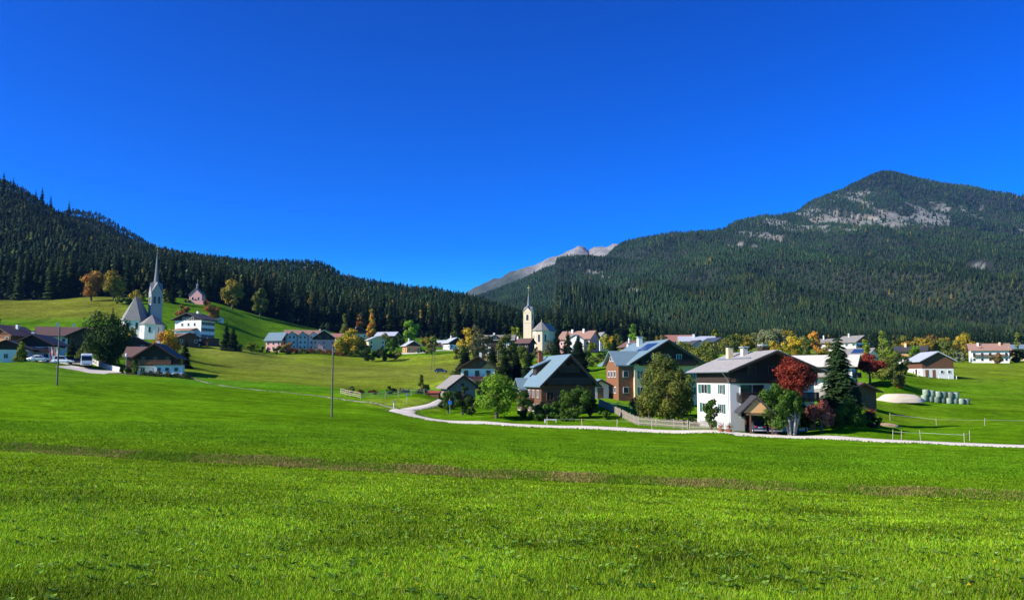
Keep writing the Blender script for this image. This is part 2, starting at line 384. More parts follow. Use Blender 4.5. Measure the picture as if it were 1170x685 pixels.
# ------------------------------------------------------------------ terrain: rows of the ground by column and distance
NEARY = [60, 100, 140, 200, 260, 330]
NEAR = {0: (483, 450, 431, 417, 407, 395), 100: (487, 455, 437, 424, 410, 396), 200: (492, 462, 446, 429, 416, 402),
        300: (497, 468, 453, 436, 424, 411), 400: (502, 475, 460, 443, 430, 417), 500: (508, 485, 466, 448, 433, 419),
        600: (513, 492, 472, 449, 434, 419), 700: (517, 496, 474, 448, 432, 418), 800: (521, 499, 476, 452, 432, 418),
        900: (524, 500, 478, 452, 433, 419), 1000: (528, 503, 480, 452, 435, 421), 1100: (531, 504, 481, 452, 434, 421),
        1170: (533, 505, 482, 452, 434, 421)}
FAR = {
    0: [(400, 378), (480, 350), (540, 342), (600, 333), (700, 308), (900, 262), (1150, 224), (1300, 215), (1700, 235), (2500, 330), (5000, 400)],
    24: [(400, 378), (480, 350), (540, 342), (600, 334), (700, 309), (900, 265), (1150, 232), (1250, 229), (1700, 250), (2500, 330), (5000, 400)],
    45: [(400, 378), (480, 350), (540, 342), (600, 334), (700, 312), (900, 272), (1150, 244), (1250, 246), (1600, 256), (1900, 280), (3000, 360), (5000, 400)],
    66: [(400, 378), (480, 350), (540, 342), (600, 334), (700, 315), (900, 280), (1150, 255), (1300, 262), (1450, 262), (1600, 246), (1750, 262), (3000, 360), (5000, 400)],
    76: [(400, 378), (480, 350), (540, 342), (600, 334), (700, 316), (900, 284), (1150, 261), (1300, 272), (1450, 262), (1600, 236), (1750, 258), (3000, 360), (5000, 400)],
    98: [(400, 378), (480, 352), (540, 341), (600, 335), (700, 320), (900, 292), (1150, 273), (1300, 284), (1450, 268), (1600, 237), (1750, 258), (3000, 360), (5000, 400)],
    120: [(400, 379), (480, 352), (540, 342), (600, 336), (700, 322), (900, 298), (1150, 281), (1300, 291), (1450, 275), (1600, 246), (1750, 268), (3000, 360), (5000, 400)],
    150: [(400, 380), (480, 352), (540, 343), (600, 337), (700, 325), (900, 304), (1150, 289), (1300, 297), (1450, 288), (1600, 266), (1750, 285), (3000, 360), (5000, 400)],
    175: [(400, 381), (480, 356), (540, 344), (600, 338), (700, 327), (900, 308), (1150, 295), (1300, 302), (1450, 296), (1600, 280), (1750, 300), (3000, 360), (5000, 400)],
    200: [(370, 391), (400, 385), (480, 360), (520, 346), (550, 344), (600, 339), (700, 329), (900, 312), (1150, 301), (1400, 310), (1700, 310), (2000, 340), (5000, 400)],
    250: [(400, 391), (480, 367), (520, 355), (560, 349), (600, 344), (700, 334), (900, 316), (1150, 308), (1400, 318), (2000, 360), (5000, 400)],
    300: [(400, 402), (430, 396), (480, 385), (540, 367), (570, 361), (600, 358), (700, 348), (900, 325), (1150, 311), (1400, 325), (2000, 365), (5000, 400)],
    350: [(400, 405), (430, 400), (480, 393), (540, 376), (600, 372), (700, 360), (900, 330), (1150, 309), (1400, 330), (2000, 368), (5000, 400)],
    374: [(400, 405), (430, 402), (480, 394), (550, 380), (600, 376), (700, 364), (900, 332), (1150, 310), (1400, 330), (2000, 368), (5000, 400)],
    388: [(400, 406), (430, 403), (480, 395), (555, 383), (600, 379), (700, 367), (900, 342), (1150, 323), (1400, 336), (2000, 368), (5000, 400)],
    400: [(400, 406), (480, 396), (560, 385), (600, 382), (700, 370), (900, 345), (1150, 327), (1400, 340), (2000, 370), (5000, 400)],
    500: [(400, 407), (480, 399), (560, 393), (620, 388), (700, 378), (900, 356), (1150, 342), (1400, 350), (2000, 372), (4000, 380), (5500, 365), (6500, 357), (9000, 400)],
    540: [(400, 407), (480, 400), (560, 395), (640, 391), (700, 384), (900, 364), (1150, 352), (1400, 358), (2500, 356), (3500, 345), (5000, 345), (6500, 327), (9000, 400)],
    600: [(400, 408), (480, 400), (560, 397), (650, 394), (800, 381), (950, 372), (1150, 376), (1600, 368), (2500, 340), (3500, 321), (4200, 332), (5500, 325), (6500, 304), (9000, 360)],
    622: [(400, 408), (480, 401), (560, 398), (650, 395), (800, 384), (950, 378), (1150, 378), (1600, 365), (2500, 330), (3500, 309), (4200, 322), (5500, 322), (6500, 294), (9000, 360)],
    640: [(400, 408), (480, 401), (560, 398), (650, 395), (800, 384), (950, 378), (1150, 378), (1600, 365), (2500, 330), (3500, 305), (4200, 318), (5500, 318), (6500, 286), (9000, 360)],
    654: [(400, 408), (480, 401), (560, 398), (650, 395), (800, 384), (950, 378), (1150, 378), (1600, 365), (2500, 330), (3500, 303), (4200, 315), (5500, 316), (6500, 279), (9000, 360)],
    662: [(400, 408), (480, 401), (560, 398), (650, 395), (800, 384), (950, 378), (1150, 378), (1600, 365), (2500, 330), (3500, 302), (4200, 313), (5500, 314), (6500, 275), (9000, 360)],
    667: [(400, 408), (480, 401), (560, 398), (650, 395), (800, 384), (950, 378), (1150, 378), (1600, 365), (2500, 330), (3500, 301), (4200, 312), (5500, 313), (6500, 277), (9000, 360)],
    672: [(400, 408), (480, 401), (560, 398), (650, 395), (800, 384), (950, 378), (1150, 378), (1600, 365), (2500, 330), (3500, 299), (4200, 311), (5500, 312), (6500, 283), (9000, 360)],
    677: [(400, 408), (480, 401), (560, 398), (650, 395), (800, 384), (950, 378), (1150, 378), (1600, 365), (2500, 330), (3500, 298), (4200, 310), (5500, 311), (6500, 279), (9000, 360)],
    683: [(400, 408), (480, 401), (560, 398), (650, 395), (800, 384), (950, 378), (1150, 378), (1600, 365), (2500, 330), (3500, 297), (4200, 309), (5500, 310), (6500, 276), (9000, 360)],
    692: [(400, 408), (480, 401), (560, 398), (650, 395), (800, 384), (950, 378), (1150, 378), (1600, 365), (2500, 330), (3500, 293), (4200, 305), (5500, 308), (6500, 277), (9000, 360)],
    700: [(400, 408), (480, 401), (560, 398), (650, 395), (800, 384), (950, 378), (1150, 378), (1600, 365), (2500, 330), (3500, 289), (4200, 300), (5500, 306), (6500, 274), (9000, 360)],
    712: [(400, 408), (480, 401), (560, 398), (650, 395), (800, 384), (950, 378), (1150, 378), (1600, 365), (2500, 330), (3500, 281), (4200, 292), (5500, 302), (6500, 274), (9000, 360)],
    750: [(400, 408), (480, 402), (600, 399), (680, 397), (800, 391), (950, 386), (1200, 375), (1600, 357), (2200, 330), (2800, 302), (3500, 276), (4000, 282), (5500, 300), (6500, 290), (9000, 360)],
    800: [(400, 408), (480, 402), (600, 399), (700, 397), (900, 388), (1200, 375), (1600, 357), (2200, 328), (2800, 300), (3400, 276), (3800, 266), (4400, 280), (6500, 320), (9000, 360)],
    850: [(400, 408), (480, 403), (600, 400), (700, 398), (900, 389), (1200, 375), (1600, 357), (2200, 328), (2800, 300), (3400, 273), (3900, 251), (4500, 270), (6500, 320), (9000, 360)],
    900: [(400, 409), (480, 404), (600, 400), (700, 398), (900, 389), (1200, 375), (1600, 356), (2200, 326), (2800, 297), (3400, 268), (4000, 245), (4300, 238), (5000, 265), (6500, 320), (9000, 360)],
    950: [(400, 410), (480, 405), (600, 401), (700, 398), (900, 389), (1200, 375), (1600, 354), (2200, 322), (2800, 294), (3400, 266), (4000, 236), (4400, 220), (5000, 240), (6500, 320), (9000, 360)],
    970: [(400, 410), (480, 405), (600, 401), (700, 399), (900, 390), (1200, 375), (1600, 353), (2200, 319), (2800, 291), (3400, 262), (4000, 232), (4500, 211), (5000, 228), (6500, 320), (9000, 360)],
    988: [(400, 411), (480, 406), (600, 401), (700, 399), (900, 390), (1200, 375), (1600, 353), (2200, 319), (2800, 291), (3400, 262), (4000, 227), (4500, 202), (5000, 220), (6500, 320), (9000, 360)],
    998: [(400, 411), (480, 406), (600, 401), (700, 399), (900, 390), (1200, 375), (1600, 353), (2200, 319), (2800, 291), (3400, 262), (4000, 224), (4500, 195), (5000, 215), (6500, 320), (9000, 360)],
    1006: [(400, 411), (480, 406), (600, 401), (700, 399), (900, 390), (1200, 375), (1600, 353), (2200, 319), (2800, 291), (3400, 262), (4000, 222), (4500, 190.5), (5000, 213), (6500, 320), (9000, 360)],
    1018: [(400, 411), (480, 406), (600, 401), (700, 399), (900, 390), (1200, 375), (1600, 353), (2200, 319), (2800, 291), (3400, 262), (4000, 222), (4500, 191), (5000, 213), (6500, 320), (9000, 360)],
    1032: [(400, 411), (480, 406), (600, 401), (700, 399), (900, 390), (1200, 375), (1600, 353), (2200, 319), (2800, 291), (3400, 262), (4000, 224), (4500, 195.5), (5000, 216), (6500, 320), (9000, 360)],
    1046: [(400, 411), (480, 407), (600, 402), (700, 399), (900, 390), (1200, 375), (1600, 353), (2200, 319), (2800, 291), (3400, 262), (4000, 227), (4500, 200), (5000, 218), (6500, 320), (9000, 360)],
    1060: [(400, 412), (480, 407), (600, 402), (700, 399), (900, 390), (1200, 375), (1600, 353), (2200, 319), (2800, 291), (3400, 262), (4000, 229), (4500, 203.5), (5000, 220), (6500, 320), (9000, 360)],
    1080: [(400, 412), (480, 407), (600, 402), (700, 399), (900, 390), (1200, 375), (1600, 353), (2200, 319), (2800, 291), (3400, 262), (4000, 232), (4500, 207.5), (5000, 222), (6500, 320), (9000, 360)],
    1100: [(400, 413), (480, 407), (600, 402), (700, 399), (900, 390), (1200, 376), (1600, 354), (2200, 319), (2800, 291), (3400, 265), (4000, 234), (4500, 208.5), (5000, 225), (6500, 320), (9000, 360)],
    1170: [(400, 413), (480, 407), (600, 402), (700, 399), (900, 390), (1200, 376), (1600, 355), (2200, 321), (2800, 294), (3400, 268), (4000, 241), (4500, 217), (5000, 235), (6500, 320), (9000, 360)],
    1500: [(400, 413), (480, 407), (600, 402), (700, 399), (900, 390), (1200, 378), (1600, 362), (2200, 335), (2800, 312), (3400, 290), (4000, 272), (4500, 262), (5000, 270), (6500, 330), (9000, 370)],
}
FAR[-300] = [(400, 372), (480, 340), (540, 330), (600, 318), (700, 290), (900, 240), (1150, 195), (1300, 185), (1700, 205), (2500, 320), (5000, 400)]
NEAR[-300] = (470, 440, 425, 412, 400, 386)
NEAR[1500] = (545, 510, 484, 453, 434, 421)

BANKPX = [-300, 0, 585, 1170, 1500]
def bank_row(px): return np.interp(px, BANKPX, [502, 516, 548, 574, 586])
def bank_Y(px): return np.interp(px, BANKPX, [45, 44, 42, 40, 39])

Ys = np.concatenate([np.linspace(2.5, 8, 12)[:-1], np.exp(np.arange(math.log(8), math.log(11000), 0.0125))])
PXs = np.concatenate([np.arange(-2600, -320, 60.), np.arange(-320, -20, 12.), np.arange(-20, 1192, 4.), np.arange(1192, 1500, 12.), np.arange(1500, 3800, 60.)])
lY = np.log(Ys)

nk = sorted(NEAR); 
def near_rows(px):
    return [float(np.interp(px, nk, [NEAR[k][i] for k in nk])) for i in range(6)]
def column(px):
    """rows over Ys for a knot column"""
    br, bY = float(bank_row(px)), float(bank_Y(px))
    br = vrow(br); r85 = vrow(685)
    z0 = -(r85 - HR) / F * 8.5
    K = [(2.5, HR - (z0 + .45) * F / 2.5), (5, HR - (z0 + .25) * F / 5), (8.5, r85)]
    zb = -(br - HR) / F * bY
    for Y in (12, 16, 20, 25, 30, 35, 38):
        if Y < bY - 2.5:
            z = z0 + (zb - z0) * (Y - 8.5) / (bY - 8.5); K.append((Y, HR - z * F / Y))
    zt = -(br - 12 - HR) / F * (bY + 1.4)
    K += [(bY, br), (bY + 1.4, br - 12), (bY + 3, HR - (zt + .12) * F / (bY + 3))]
    zt2 = zt + .12
    nr = near_rows(px)
    nr = [vrow(q) for q in nr]
    z60 = -(nr[0] - HR) / F * 60
    for Y in (50, 55):
        K.append((Y, HR - (zt2 + (z60 - zt2) * (Y - bY - 3) / (60 - bY - 3)) * F / Y))
    K += list(zip(NEARY, nr)) + [(a, vrow(b)) for a, b in FAR[px]]
    k = np.log([a for a, b in K]); r = [b for a, b in K]
    fine = np.arange(lY[0], lY[-1] + .02, .004)
    v = np.interp(fine, k, r)
    # smooth in ln Y, not around the bank
    zz = (HR - v) / F * np.exp(fine)
    def gs(a, s):
        w = np.exp(-.5 * (np.arange(-int(3 * s), int(3 * s) + 1) / s) ** 2); w /= w.sum()
        return np.convolve(np.pad(a, int(3 * s), mode='edge'), w, 'valid')
    s1 = gs(v, 10); keep = np.clip((np.abs(np.exp(fine) - bY) - 5) / 10, 0, 1)
    v = v * (1 - keep) + s1 * keep
    return np.interp(lY, fine, v)
fk = sorted(FAR)
CR = np.array([column(k) for k in fk])            # knots x Y
ROW = np.array([np.interp(PXs, fk, CR[:, j]) for j in range(len(Ys))]).T      # px x Y
# smooth along px inside the frame
R0_ = ROW.copy()
for it in range(6):
    ROW[1:-1] = ROW[1:-1] * .5 + .25 * (ROW[:-2] + ROW[2:])
fw_ = np.clip((Ys - 5300) / 500, 0, 1)[None, :]; ROW = ROW * (1 - fw_) + R0_ * fw_
# corrections where the bank line moves with px are already in the knots through bank_row (linear)
for j, px in enumerate(PXs):
    pass

# anchors: (px, row, Y) where something stands
ANCH = []
def A(px, row, Y): ANCH.append((px, row, Y))

# ------------------------------------------------------------------ where the houses stand: key -> (photo column, row of the base, distance)
HS = dict(
    hamlet_wood=(9, 399, 262), hamlet_white=(46, 411, 232), hamlet_ext=(12, 414, 222), hamlet_long=(72, 401, 285), hamlet_dark=(98, 402, 262),
    lhouse=(182, 427, 205), hotel=(222, 393, 370), hshed=(155, 404, 290), hhut=(252, 368, 470), church_l=(168, 388, 385), chapel=(225, 345, 520),
    inn_w=(317, 401, 425), inn_m=(345, 401, 430), inn_e=(370, 401, 432), inn_red=(384, 395, 455),
    d410=(410, 383, 540), c430=(428, 399, 440), g443=(443, 388, 520), y468=(470, 401, 420), s503=(503, 397, 500), s518=(518, 399, 470),
    w567=(569, 403, 420), b595=(594, 402, 450), church_c=(614, 401, 480),
    chalet=(546, 444, 208), barn_s=(523, 462, 165), brown=(636.5, 472, 141), p667=(662, 401, 410), t686=(688, 400, 425),
    yellow=(744, 451, 170), yback=(724, 421, 215), lean=(683, 451, 165), k725=(723, 404, 300),
    r777=(776, 399, 470), w796=(796, 397, 450), gr794=(795, 402, 400), o817=(817, 402, 380),
    white=(862, 490, 115.3), carport=(868, 497, 101), red_b=(944, 437, 190), log=(976, 457, 148),
    f948=(946, 399, 480), f976=(976, 402, 440), f1038=(1042, 414, 330), barn=(1063, 429, 270), e1132=(1130, 414, 400), e1160=(1166, 413, 430), f985=(984, 420, 300))
for k, v in HS.items(): A(*v)

# ------------------------------------------------------------------ trees: kind, column, base row, distance, height px, width px, colour, label
TR = [
 # left hamlet
 ('broad', 122, 419, 222, 64, 50, 'green_dark', 'large round dark green broadleaf tree between the bus and the brown roofed farmhouse'),
 ('spruce', 127, 404, 245, 54, 16, 'spruce', 'pointed spruce rising behind the large round tree by the bus'),
 ('broad', 97, 409, 225, 20, 20, 'olive', 'low olive tree hugging the side of the bus car park'),
 ('cone', 24, 413, 214, 25, 16, 'yellowgreen', 'small yellow green conical tree in front of the white farmhouse wall'),
 ('spruce', 81, 413, 228, 32, 13, 'spruce', 'dark spruce beside the long brown roofed house'),
 ('spruce', 87, 411, 240, 22, 9, 'spruce', 'short spruce tucked between the dark spruce and the bus'),
 ('spruce', -8, 392, 290, 54, 20, 'spruce', 'tall dark spruce cut by the edge of the picture above the hamlet'),
 ('bush', 93, 408, 230, 7, 14, 'yellowgreen', 'bright clipped bush behind the parked cars'),
 ('broad', 155, 428, 200, 18, 14, 'green', 'small round green tree against the brown farmhouse front'),
 ('bush', 142, 428, 200, 11, 12, 'green_dark', 'dark bush at the end of the pale ramp wall'),
 ('broad', 192, 403, 262, 27, 27, 'orange', 'golden orange round tree below the grey spired church'),
 ('broad', 180, 400, 285, 14, 12, 'brownred', 'russet shrub against the pale church wall'),
 ('broad', 148, 386, 330, 14, 14, 'yellowolive', 'yellowish shrub left of the church porch'),
 ('spruce', 211, 418, 222, 34, 16, 'spruce', 'dark spruce at the right end of the brown farmhouse'),
 ('spruce', 189, 389, 345, 19, 12, 'spruce', 'small spruce between the church and the hotel'),
 ('spruce', 258, 399, 345, 32, 15, 'spruce', 'left of the twin dark conifers on the slope right of the hotel'),
 ('spruce', 266, 400, 343, 28, 16, 'spruce', 'right of the twin dark conifers on the slope right of the hotel'),
 ('bush', 273, 401, 342, 10, 18, 'green_dark', 'dark bush at the foot of the twin conifers'),
 ('bush', 288, 400, 360, 9, 14, 'yellowgreen', 'pale green bush by the track towards the inn'),
 ('broad', 207, 364, 465, 17, 18, 'autumn', 'small mixed green and rust tree on the meadow below the pink chapel'),
 ('broad', 243, 367, 465, 19, 20, 'autumn', 'small rust tinged tree directly behind the hotel roof'),
 ('bush', 236, 347, 515, 5, 10, 'brownred', 'low rust coloured bush at the right of the pink chapel'),
 ('bush', 215, 346, 515, 4, 12, 'olive', 'low bush at the left of the pink chapel'),
 ('bush', 226, 397, 352, 8, 18, 'green_dark', 'dark hedge clump below the hotel terrace'),
 # on the upper meadow against the forest
 ('round', 104, 342, 500, 39, 26, 'ochre', 'tall ochre maple, the browner one of the pair on the upper meadow'),
 ('round', 130, 342, 500, 38, 27, 'yellowolive', 'tall yellow olive maple beside the ochre one on the upper meadow'),
 ('round', 265, 353, 545, 36, 27, 'yellowolive', 'tall golden olive maple to the right of the pink chapel'),
 ('round', 297, 361, 560, 34, 20, 'olive', 'dim olive maple in the shade of the forest edge'),
 ('broad', 157, 346, 490, 15, 16, 'yellowolive', 'small yellow tree above the church nave roof'),
 ('bush', 137, 347, 485, 10, 12, 'olive', 'scrubby olive bush on the meadow left of the church'),
 ('bush', 147, 348, 483, 8, 12, 'green_dark', 'dark scrub bush left of the small yellow tree'),
 ('broad', 187, 343, 500, 14, 9, 'yellowolive', 'slim yellow sapling right of the church spire'),
 ('spruce', 196, 344, 500, 20, 13, 'spruce', 'young spruce between the spire and the chapel'),
 # inn and middle village
 ('broad', 400, 408, 400, 33, 34, 'yellow', 'bright yellow maple at the right of the long inn'),
 ('broad', 413, 408, 395, 17, 22, 'olive', 'olive shrub leaning against the bright yellow maple'),
 ('broad', 327, 404, 405, 15, 18, 'autumn', 'brown green tree in front of the blue grey roofed inn'),
 ('bush', 318, 405, 400, 9, 14, 'green', 'round green bush before the pink wall of the inn'),
 ('bush', 300, 404, 405, 8, 22, 'olive', 'olive hedge at the left end of the inn'),
 ('bush', 345, 403, 405, 5, 16, 'olive', 'thin shrub under the three gabled inn front'),
 ('broad', 446, 401, 425, 17, 12, 'green', 'green garden tree beside the cream house'),
 ('bush', 424, 413, 372, 16, 24, 'green_dark', 'dark hedge clump, the one nearest the bright yellow maple'),
 ('bush', 440, 413, 374, 17, 24, 'green_dark', 'dark hedge clump below the cream house'),
 ('bush', 454, 412, 380, 12, 14, 'olive', 'olive hedge end tapering towards the gravel track'),
 ('cone', 424, 388, 565, 36, 14, 'orange', 'slender golden larch standing out against the forest foot'),
 ('cone', 411, 386, 575, 30, 12, 'autumn', 'rusty larch left of the slender golden larch'),
 ('cone', 393, 384, 570, 26, 12, 'olive', 'olive larch above the bright yellow maple'),
 ('broad', 470, 389, 548, 28, 17, 'brightgreen', 'bright green ash glowing before the dark forest'),
 ('broad', 457, 393, 500, 12, 14, 'olive', 'pale olive shrub behind the yellow cabin'),
 ('broad', 493, 405, 400, 22, 15, 'olive', 'grey olive birch beside the thin lattice mast'),
 ('bush', 484, 404, 405, 8, 14, 'green', 'green bush right of the yellow cabin'),
 ('broad', 518, 389, 545, 14, 8, 'olive', 'small olive tree at the forest foot above the white roofed sheds'),
 ('broad', 534, 402, 380, 28, 22, 'yellow', 'golden yellow lime tree left of the white inn with the grey roof'),
 ('broad', 546, 413, 345, 46, 20, 'olive_thin', 'tall thin grey olive poplar beside the golden lime'),
 ('broad', 556, 414, 350, 38, 14, 'olive_thin', 'second tall thin olive poplar, nearer the grey roofed inn'),
 ('broad', 578, 420, 300, 42, 22, 'olive', 'tall olive birch covering the middle of the grey roofed inn'),
 ('spruce', 531, 433, 240, 36, 26, 'spruce', 'broad spruce behind the left roof edge of the white chalet'),
 ('spruce', 563, 428, 245, 34, 22, 'spruce', 'spruce peeping above the ridge of the white chalet'),
 ('spruce', 590, 432, 235, 32, 22, 'spruce', 'dark spruce right of the grey utility pole'),
 ('spruce', 604, 434, 230, 34, 22, 'spruce', 'dark spruce just left of the brick chimney of the farmhouse'),
 ('broad', 575, 432, 240, 24, 22, 'olive', 'olive bush mass around the grey utility pole'),
 ('broad', 590, 390, 540, 18, 14, 'yellowgreen', 'yellow green tree at the forest foot left of the church tower'),
 ('broad', 613, 412, 400, 16, 9, 'olive_thin', 'spindly sapling in front of the pale church'),
 ('spruce', 636, 414, 340, 42, 16, 'spruce', 'tall spruce just right of the pale church apse'),
 ('spruce', 645, 418, 320, 30, 14, 'spruce', 'shorter spruce beside the tall one right of the church'),
 ('spruce', 661, 424, 280, 42, 26, 'spruce', 'broad spruce rising behind the blue grey farmhouse ridge'),
 ('spruce', 651, 424, 285, 28, 16, 'spruce', 'narrow spruce behind the apex of the blue grey farmhouse'),
 ('spruce', 673, 398, 440, 34, 12, 'spruce', 'slim spruce right of the pink and blue roofed house'),
 ('broad', 676, 404, 400, 14, 12, 'yellowgreen', 'yellow green tree under the slim spruce'),
 ('broad', 656, 397, 480, 22, 12, 'olive', 'olive tree behind the pink house roof'),
 ('broad', 696, 402, 400, 20, 20, 'yellow', 'rounded yellow green tree left of the blue roofed timber house'),
 ('spruce', 702, 402, 380, 20, 14, 'spruce', 'dark spruce behind the rounded yellow green tree'),
 ('cone', 723, 397, 560, 28, 14, 'brightgreen', 'bright green larch behind the timber house'),
 ('cone', 733, 396, 560, 22, 12, 'olive', 'olive larch next to the bright green larch'),
 ('bush', 678, 418, 300, 12, 24, 'olive', 'olive bushes left of the timber house roof'),
 ('broad', 438, 396, 470, 18, 16, 'olive', 'olive tree between the cream house and the long pale shed'),
 ('broad', 455, 398, 455, 15, 14, 'green_dark', 'dark green tree right of the long pale shed'),
 ('broad', 486, 396, 500, 13, 14, 'yellowolive', 'yellowish tree behind the lattice mast birch'),
 ('spruce', 505, 393, 530, 24, 10, 'spruce', 'slim spruce between the two white roofed sheds'),
 ('broad', 528, 412, 350, 20, 18, 'olive', 'olive tree beneath the golden lime tree'),
 ('broad', 600, 415, 360, 20, 20, 'olive', 'olive tree below the brown roofed house by the church'),
 ('broad', 588, 412, 370, 22, 18, 'green', 'green tree in front of the brown roofed house by the church'),
 ('broad', 628, 407, 440, 20, 12, 'olive_thin', 'thin birch against the right side of the church nave'),
 ('spruce', 649, 404, 400, 28, 14, 'spruce', 'spruce between the church and the pink gabled house'),
 ('broad', 668, 415, 345, 16, 20, 'olive', 'olive bushy tree on the lawn under the pink gabled house'),
 ('broad', 690, 414, 330, 14, 20, 'green', 'green tree on the slope below the narrow white house'),
 ('broad', 706, 398, 500, 18, 14, 'olive', 'olive tree behind the low house with white chimneys'),
 ('spruce', 744, 396, 520, 24, 12, 'spruce', 'dark spruce beyond the ridge of the yellow house'),
 ('broad', 752, 396, 520, 15, 16, 'yellowolive', 'yellowish tree beyond the ridge of the yellow house'),
 # in front of the near houses
 ('broad', 567, 477, 124, 53, 46, 'brightgreen', 'bright green maple on the lawn left of the brown farmhouse'),
 ('broad', 528, 474, 133, 36, 22, 'green_dark', 'dark bushy tree in front of the small grey barn'),
 ('broad', 512, 473, 138, 27, 15, 'green', 'slender green tree at the corner of the small grey barn'),
 ('broad', 539, 474, 130, 22, 14, 'green_dark', 'dark shrub between the barn and the bright maple'),
 ('bush', 523, 426, 215, 9, 13, 'green_dark', 'round dark bush left of the white chalet'),
 ('bush', 506, 465, 145, 9, 12, 'green', 'green bush beside the blue sign'),
 ('bush', 622, 479, 124, 20, 30, 'green', 'leafy green bush against the brown farmhouse, below its balcony'),
 ('bush', 601, 479, 124, 12, 20, 'green_dark', 'dark bush at the left foot of the brown farmhouse'),
 ('bush', 640, 477, 126, 20, 26, 'green', 'leafy bush below the dark gable of the brown farmhouse'),
 ('broad', 657, 476, 126, 38, 36, 'green', 'green apple tree in front of the dark gable'),
 ('broad', 674, 476, 128, 25, 16, 'green_dark', 'small dark tree by the green bin'),
 ('broad', 763, 482, 125, 54, 56, 'olive', 'wide olive green pear tree, lowest and nearest of those before the yellow house'),
 ('broad', 757, 474, 138, 74, 40, 'olive', 'tall olive green tree with its crown in front of the yellow house gable'),
 ('broad', 780, 476, 135, 58, 26, 'olive', 'olive tree filling the gap between the yellow and the white house'),
 ('broad', 728, 476, 138, 24, 20, 'olive_thin', 'sparse small tree above the picket fence'),
 ('bush', 790, 488, 112, 12, 18, 'green_dark', 'dark low bush left of the white house'),
 ('bush', 776, 486, 120, 8, 14, 'green_dark', 'low dark garden bush in the shade of the pear tree'),
 ('broad', 813, 486, 106, 34, 17, 'green', 'little green espalier tree before the white house wall'),
 ('broad', 886, 497, 103.6, 62, 34, 'green', 'full green tree beside the timber carport'),
 ('pollard', 905, 498.5, 102.5, 56, 30, 'green', 'pollarded willow with several pale trunks behind the road'),
 ('broad', 921, 497, 107, 36, 16, 'green_dark', 'dark shrub in the shade right of the pollarded willow'),
 ('high', 910, 493, 106.3, 89, 38, 'red', 'large crimson tree against the dark gable of the white house'),
 ('spruce', 960, 487, 122, 103, 54, 'spruce_blue', 'big full spruce standing between the crimson trees'),
 ('weeping', 938, 490.5, 105.5, 41, 30, 'palered', 'weeping cherry with dull red leaves and a bare bent trunk'),
 ('umbrella', 994, 437, 190, 34, 37, 'red', 'flat topped dark red maple in front of the far barn meadow'),
 ('bush', 969, 489, 108, 34, 30, 'green', 'leafy green shrub at the foot of the big spruce'),
 ('bush', 993, 487, 116, 22, 14, 'brownred', 'small rust leaved shrub near the garden end'),
 ('bush', 1000, 486, 114, 13, 20, 'green_dark', 'low dark shrub at the far right garden corner'),
 ('bush', 982, 489, 110, 18, 18, 'green', 'green shrub between the big spruce and the rust leaved one'),
 ('cone', 1010, 428, 205, 50, 30, 'larch', 'tall light green larch behind the dark red maple'),
 ('cone', 990, 416, 260, 32, 18, 'yellowgreen', 'pale green birch left of the light green larch'),
 ('broad', 1024, 436, 195, 34, 24, 'olive', 'grey olive willow right of the light green larch'),
 ('bush', 1016, 438, 185, 20, 22, 'olive', 'olive scrub under the light green larch'),
 ('bush', 1029, 439, 185, 13, 14, 'autumn', 'autumn coloured scrub at the end of the willow row'),
 ('broad', 1047, 414, 310, 22, 14, 'brightgreen', 'bright green tree behind the pale barn roof'),
 ('broad', 1034, 426, 260, 22, 14, 'olive', 'olive tree at the left side of the barn'),
 ('broad', 880, 492, 110, 46, 24, 'green_dark', 'dark green tree squeezed between the carport roof and the crimson tree'),
 ('broad', 742, 480, 128, 34, 34, 'olive', 'low spreading olive tree in the garden left of the pear tree'),
 ('bush', 690, 478, 124, 10, 16, 'green', 'rounded green bush inside the bend of the picket fence'),
 ('bush', 648, 481, 121, 13, 26, 'green', 'spreading green bush on the verge behind the white bench'),
 ('bush', 612, 481, 122, 12, 20, 'green', 'green bush beneath the flowered balcony'),
 ('broad', 600, 470, 133, 26, 14, 'green', 'small green tree at the cross gable corner of the brown farmhouse'),
 ('broad', 553, 452, 180, 22, 20, 'green_dark', 'dark tree behind the bright maple, below the chalet'),
 ('spruce', 546, 430, 250, 34, 24, 'spruce', 'tall spruce directly behind the chalet chimney'),
 ('spruce', 577, 436, 232, 34, 24, 'spruce', 'dark spruce between the chalet and the next spruces'),
 ('spruce', 617, 436, 232, 28, 22, 'spruce', 'low dark spruce behind the brick chimney'),
 ('bush', 948, 489, 110, 16, 20, 'green_dark', 'dark green bush left of the big spruce foot'),
 ('broad', 975, 478, 125, 40, 22, 'green_dark', 'dark green shrub leaning on the big spruce towards the cabin'),
 ('broad', 801, 432, 210, 32, 30, 'olive', 'dense olive tree right behind the eaves of the white house'),
 # belt of trees beyond the near roofs
 ('broad', 790, 419, 280, 30, 34, 'olive', 'wide olive tree between the two big roofs'),
 ('broad', 808, 420, 270, 30, 30, 'olive', 'wide olive tree just left of the yellow chimney'),
 ('broad', 772, 416, 290, 26, 26, 'olive', 'olive tree behind the dark gable end of the yellow house'),
 ('broad', 815, 394, 480, 20, 14, 'yellowgreen', 'yellow green tree behind the orange timber chalet'),
 ('broad', 836, 406, 360, 28, 26, 'olive', 'olive green tree behind the yellow chimney'),
 ('broad', 852, 404, 380, 20, 22, 'yellowolive', 'yellowish tree behind the middle chimney'),
 ('broad', 850, 397, 470, 12, 8, 'orange', 'tiny orange tree between the chimneys'),
 ('broad', 870, 405, 380, 28, 18, 'olive_thin', 'thin brown olive birch beyond the third chimney'),
 ('broad', 884, 407, 370, 38, 34, 'greygreen', 'large pale grey green willow above the shingle roof'),
 ('broad', 890, 404, 350, 20, 20, 'yellow', 'yellow tree in front of the pale grey green willow'),
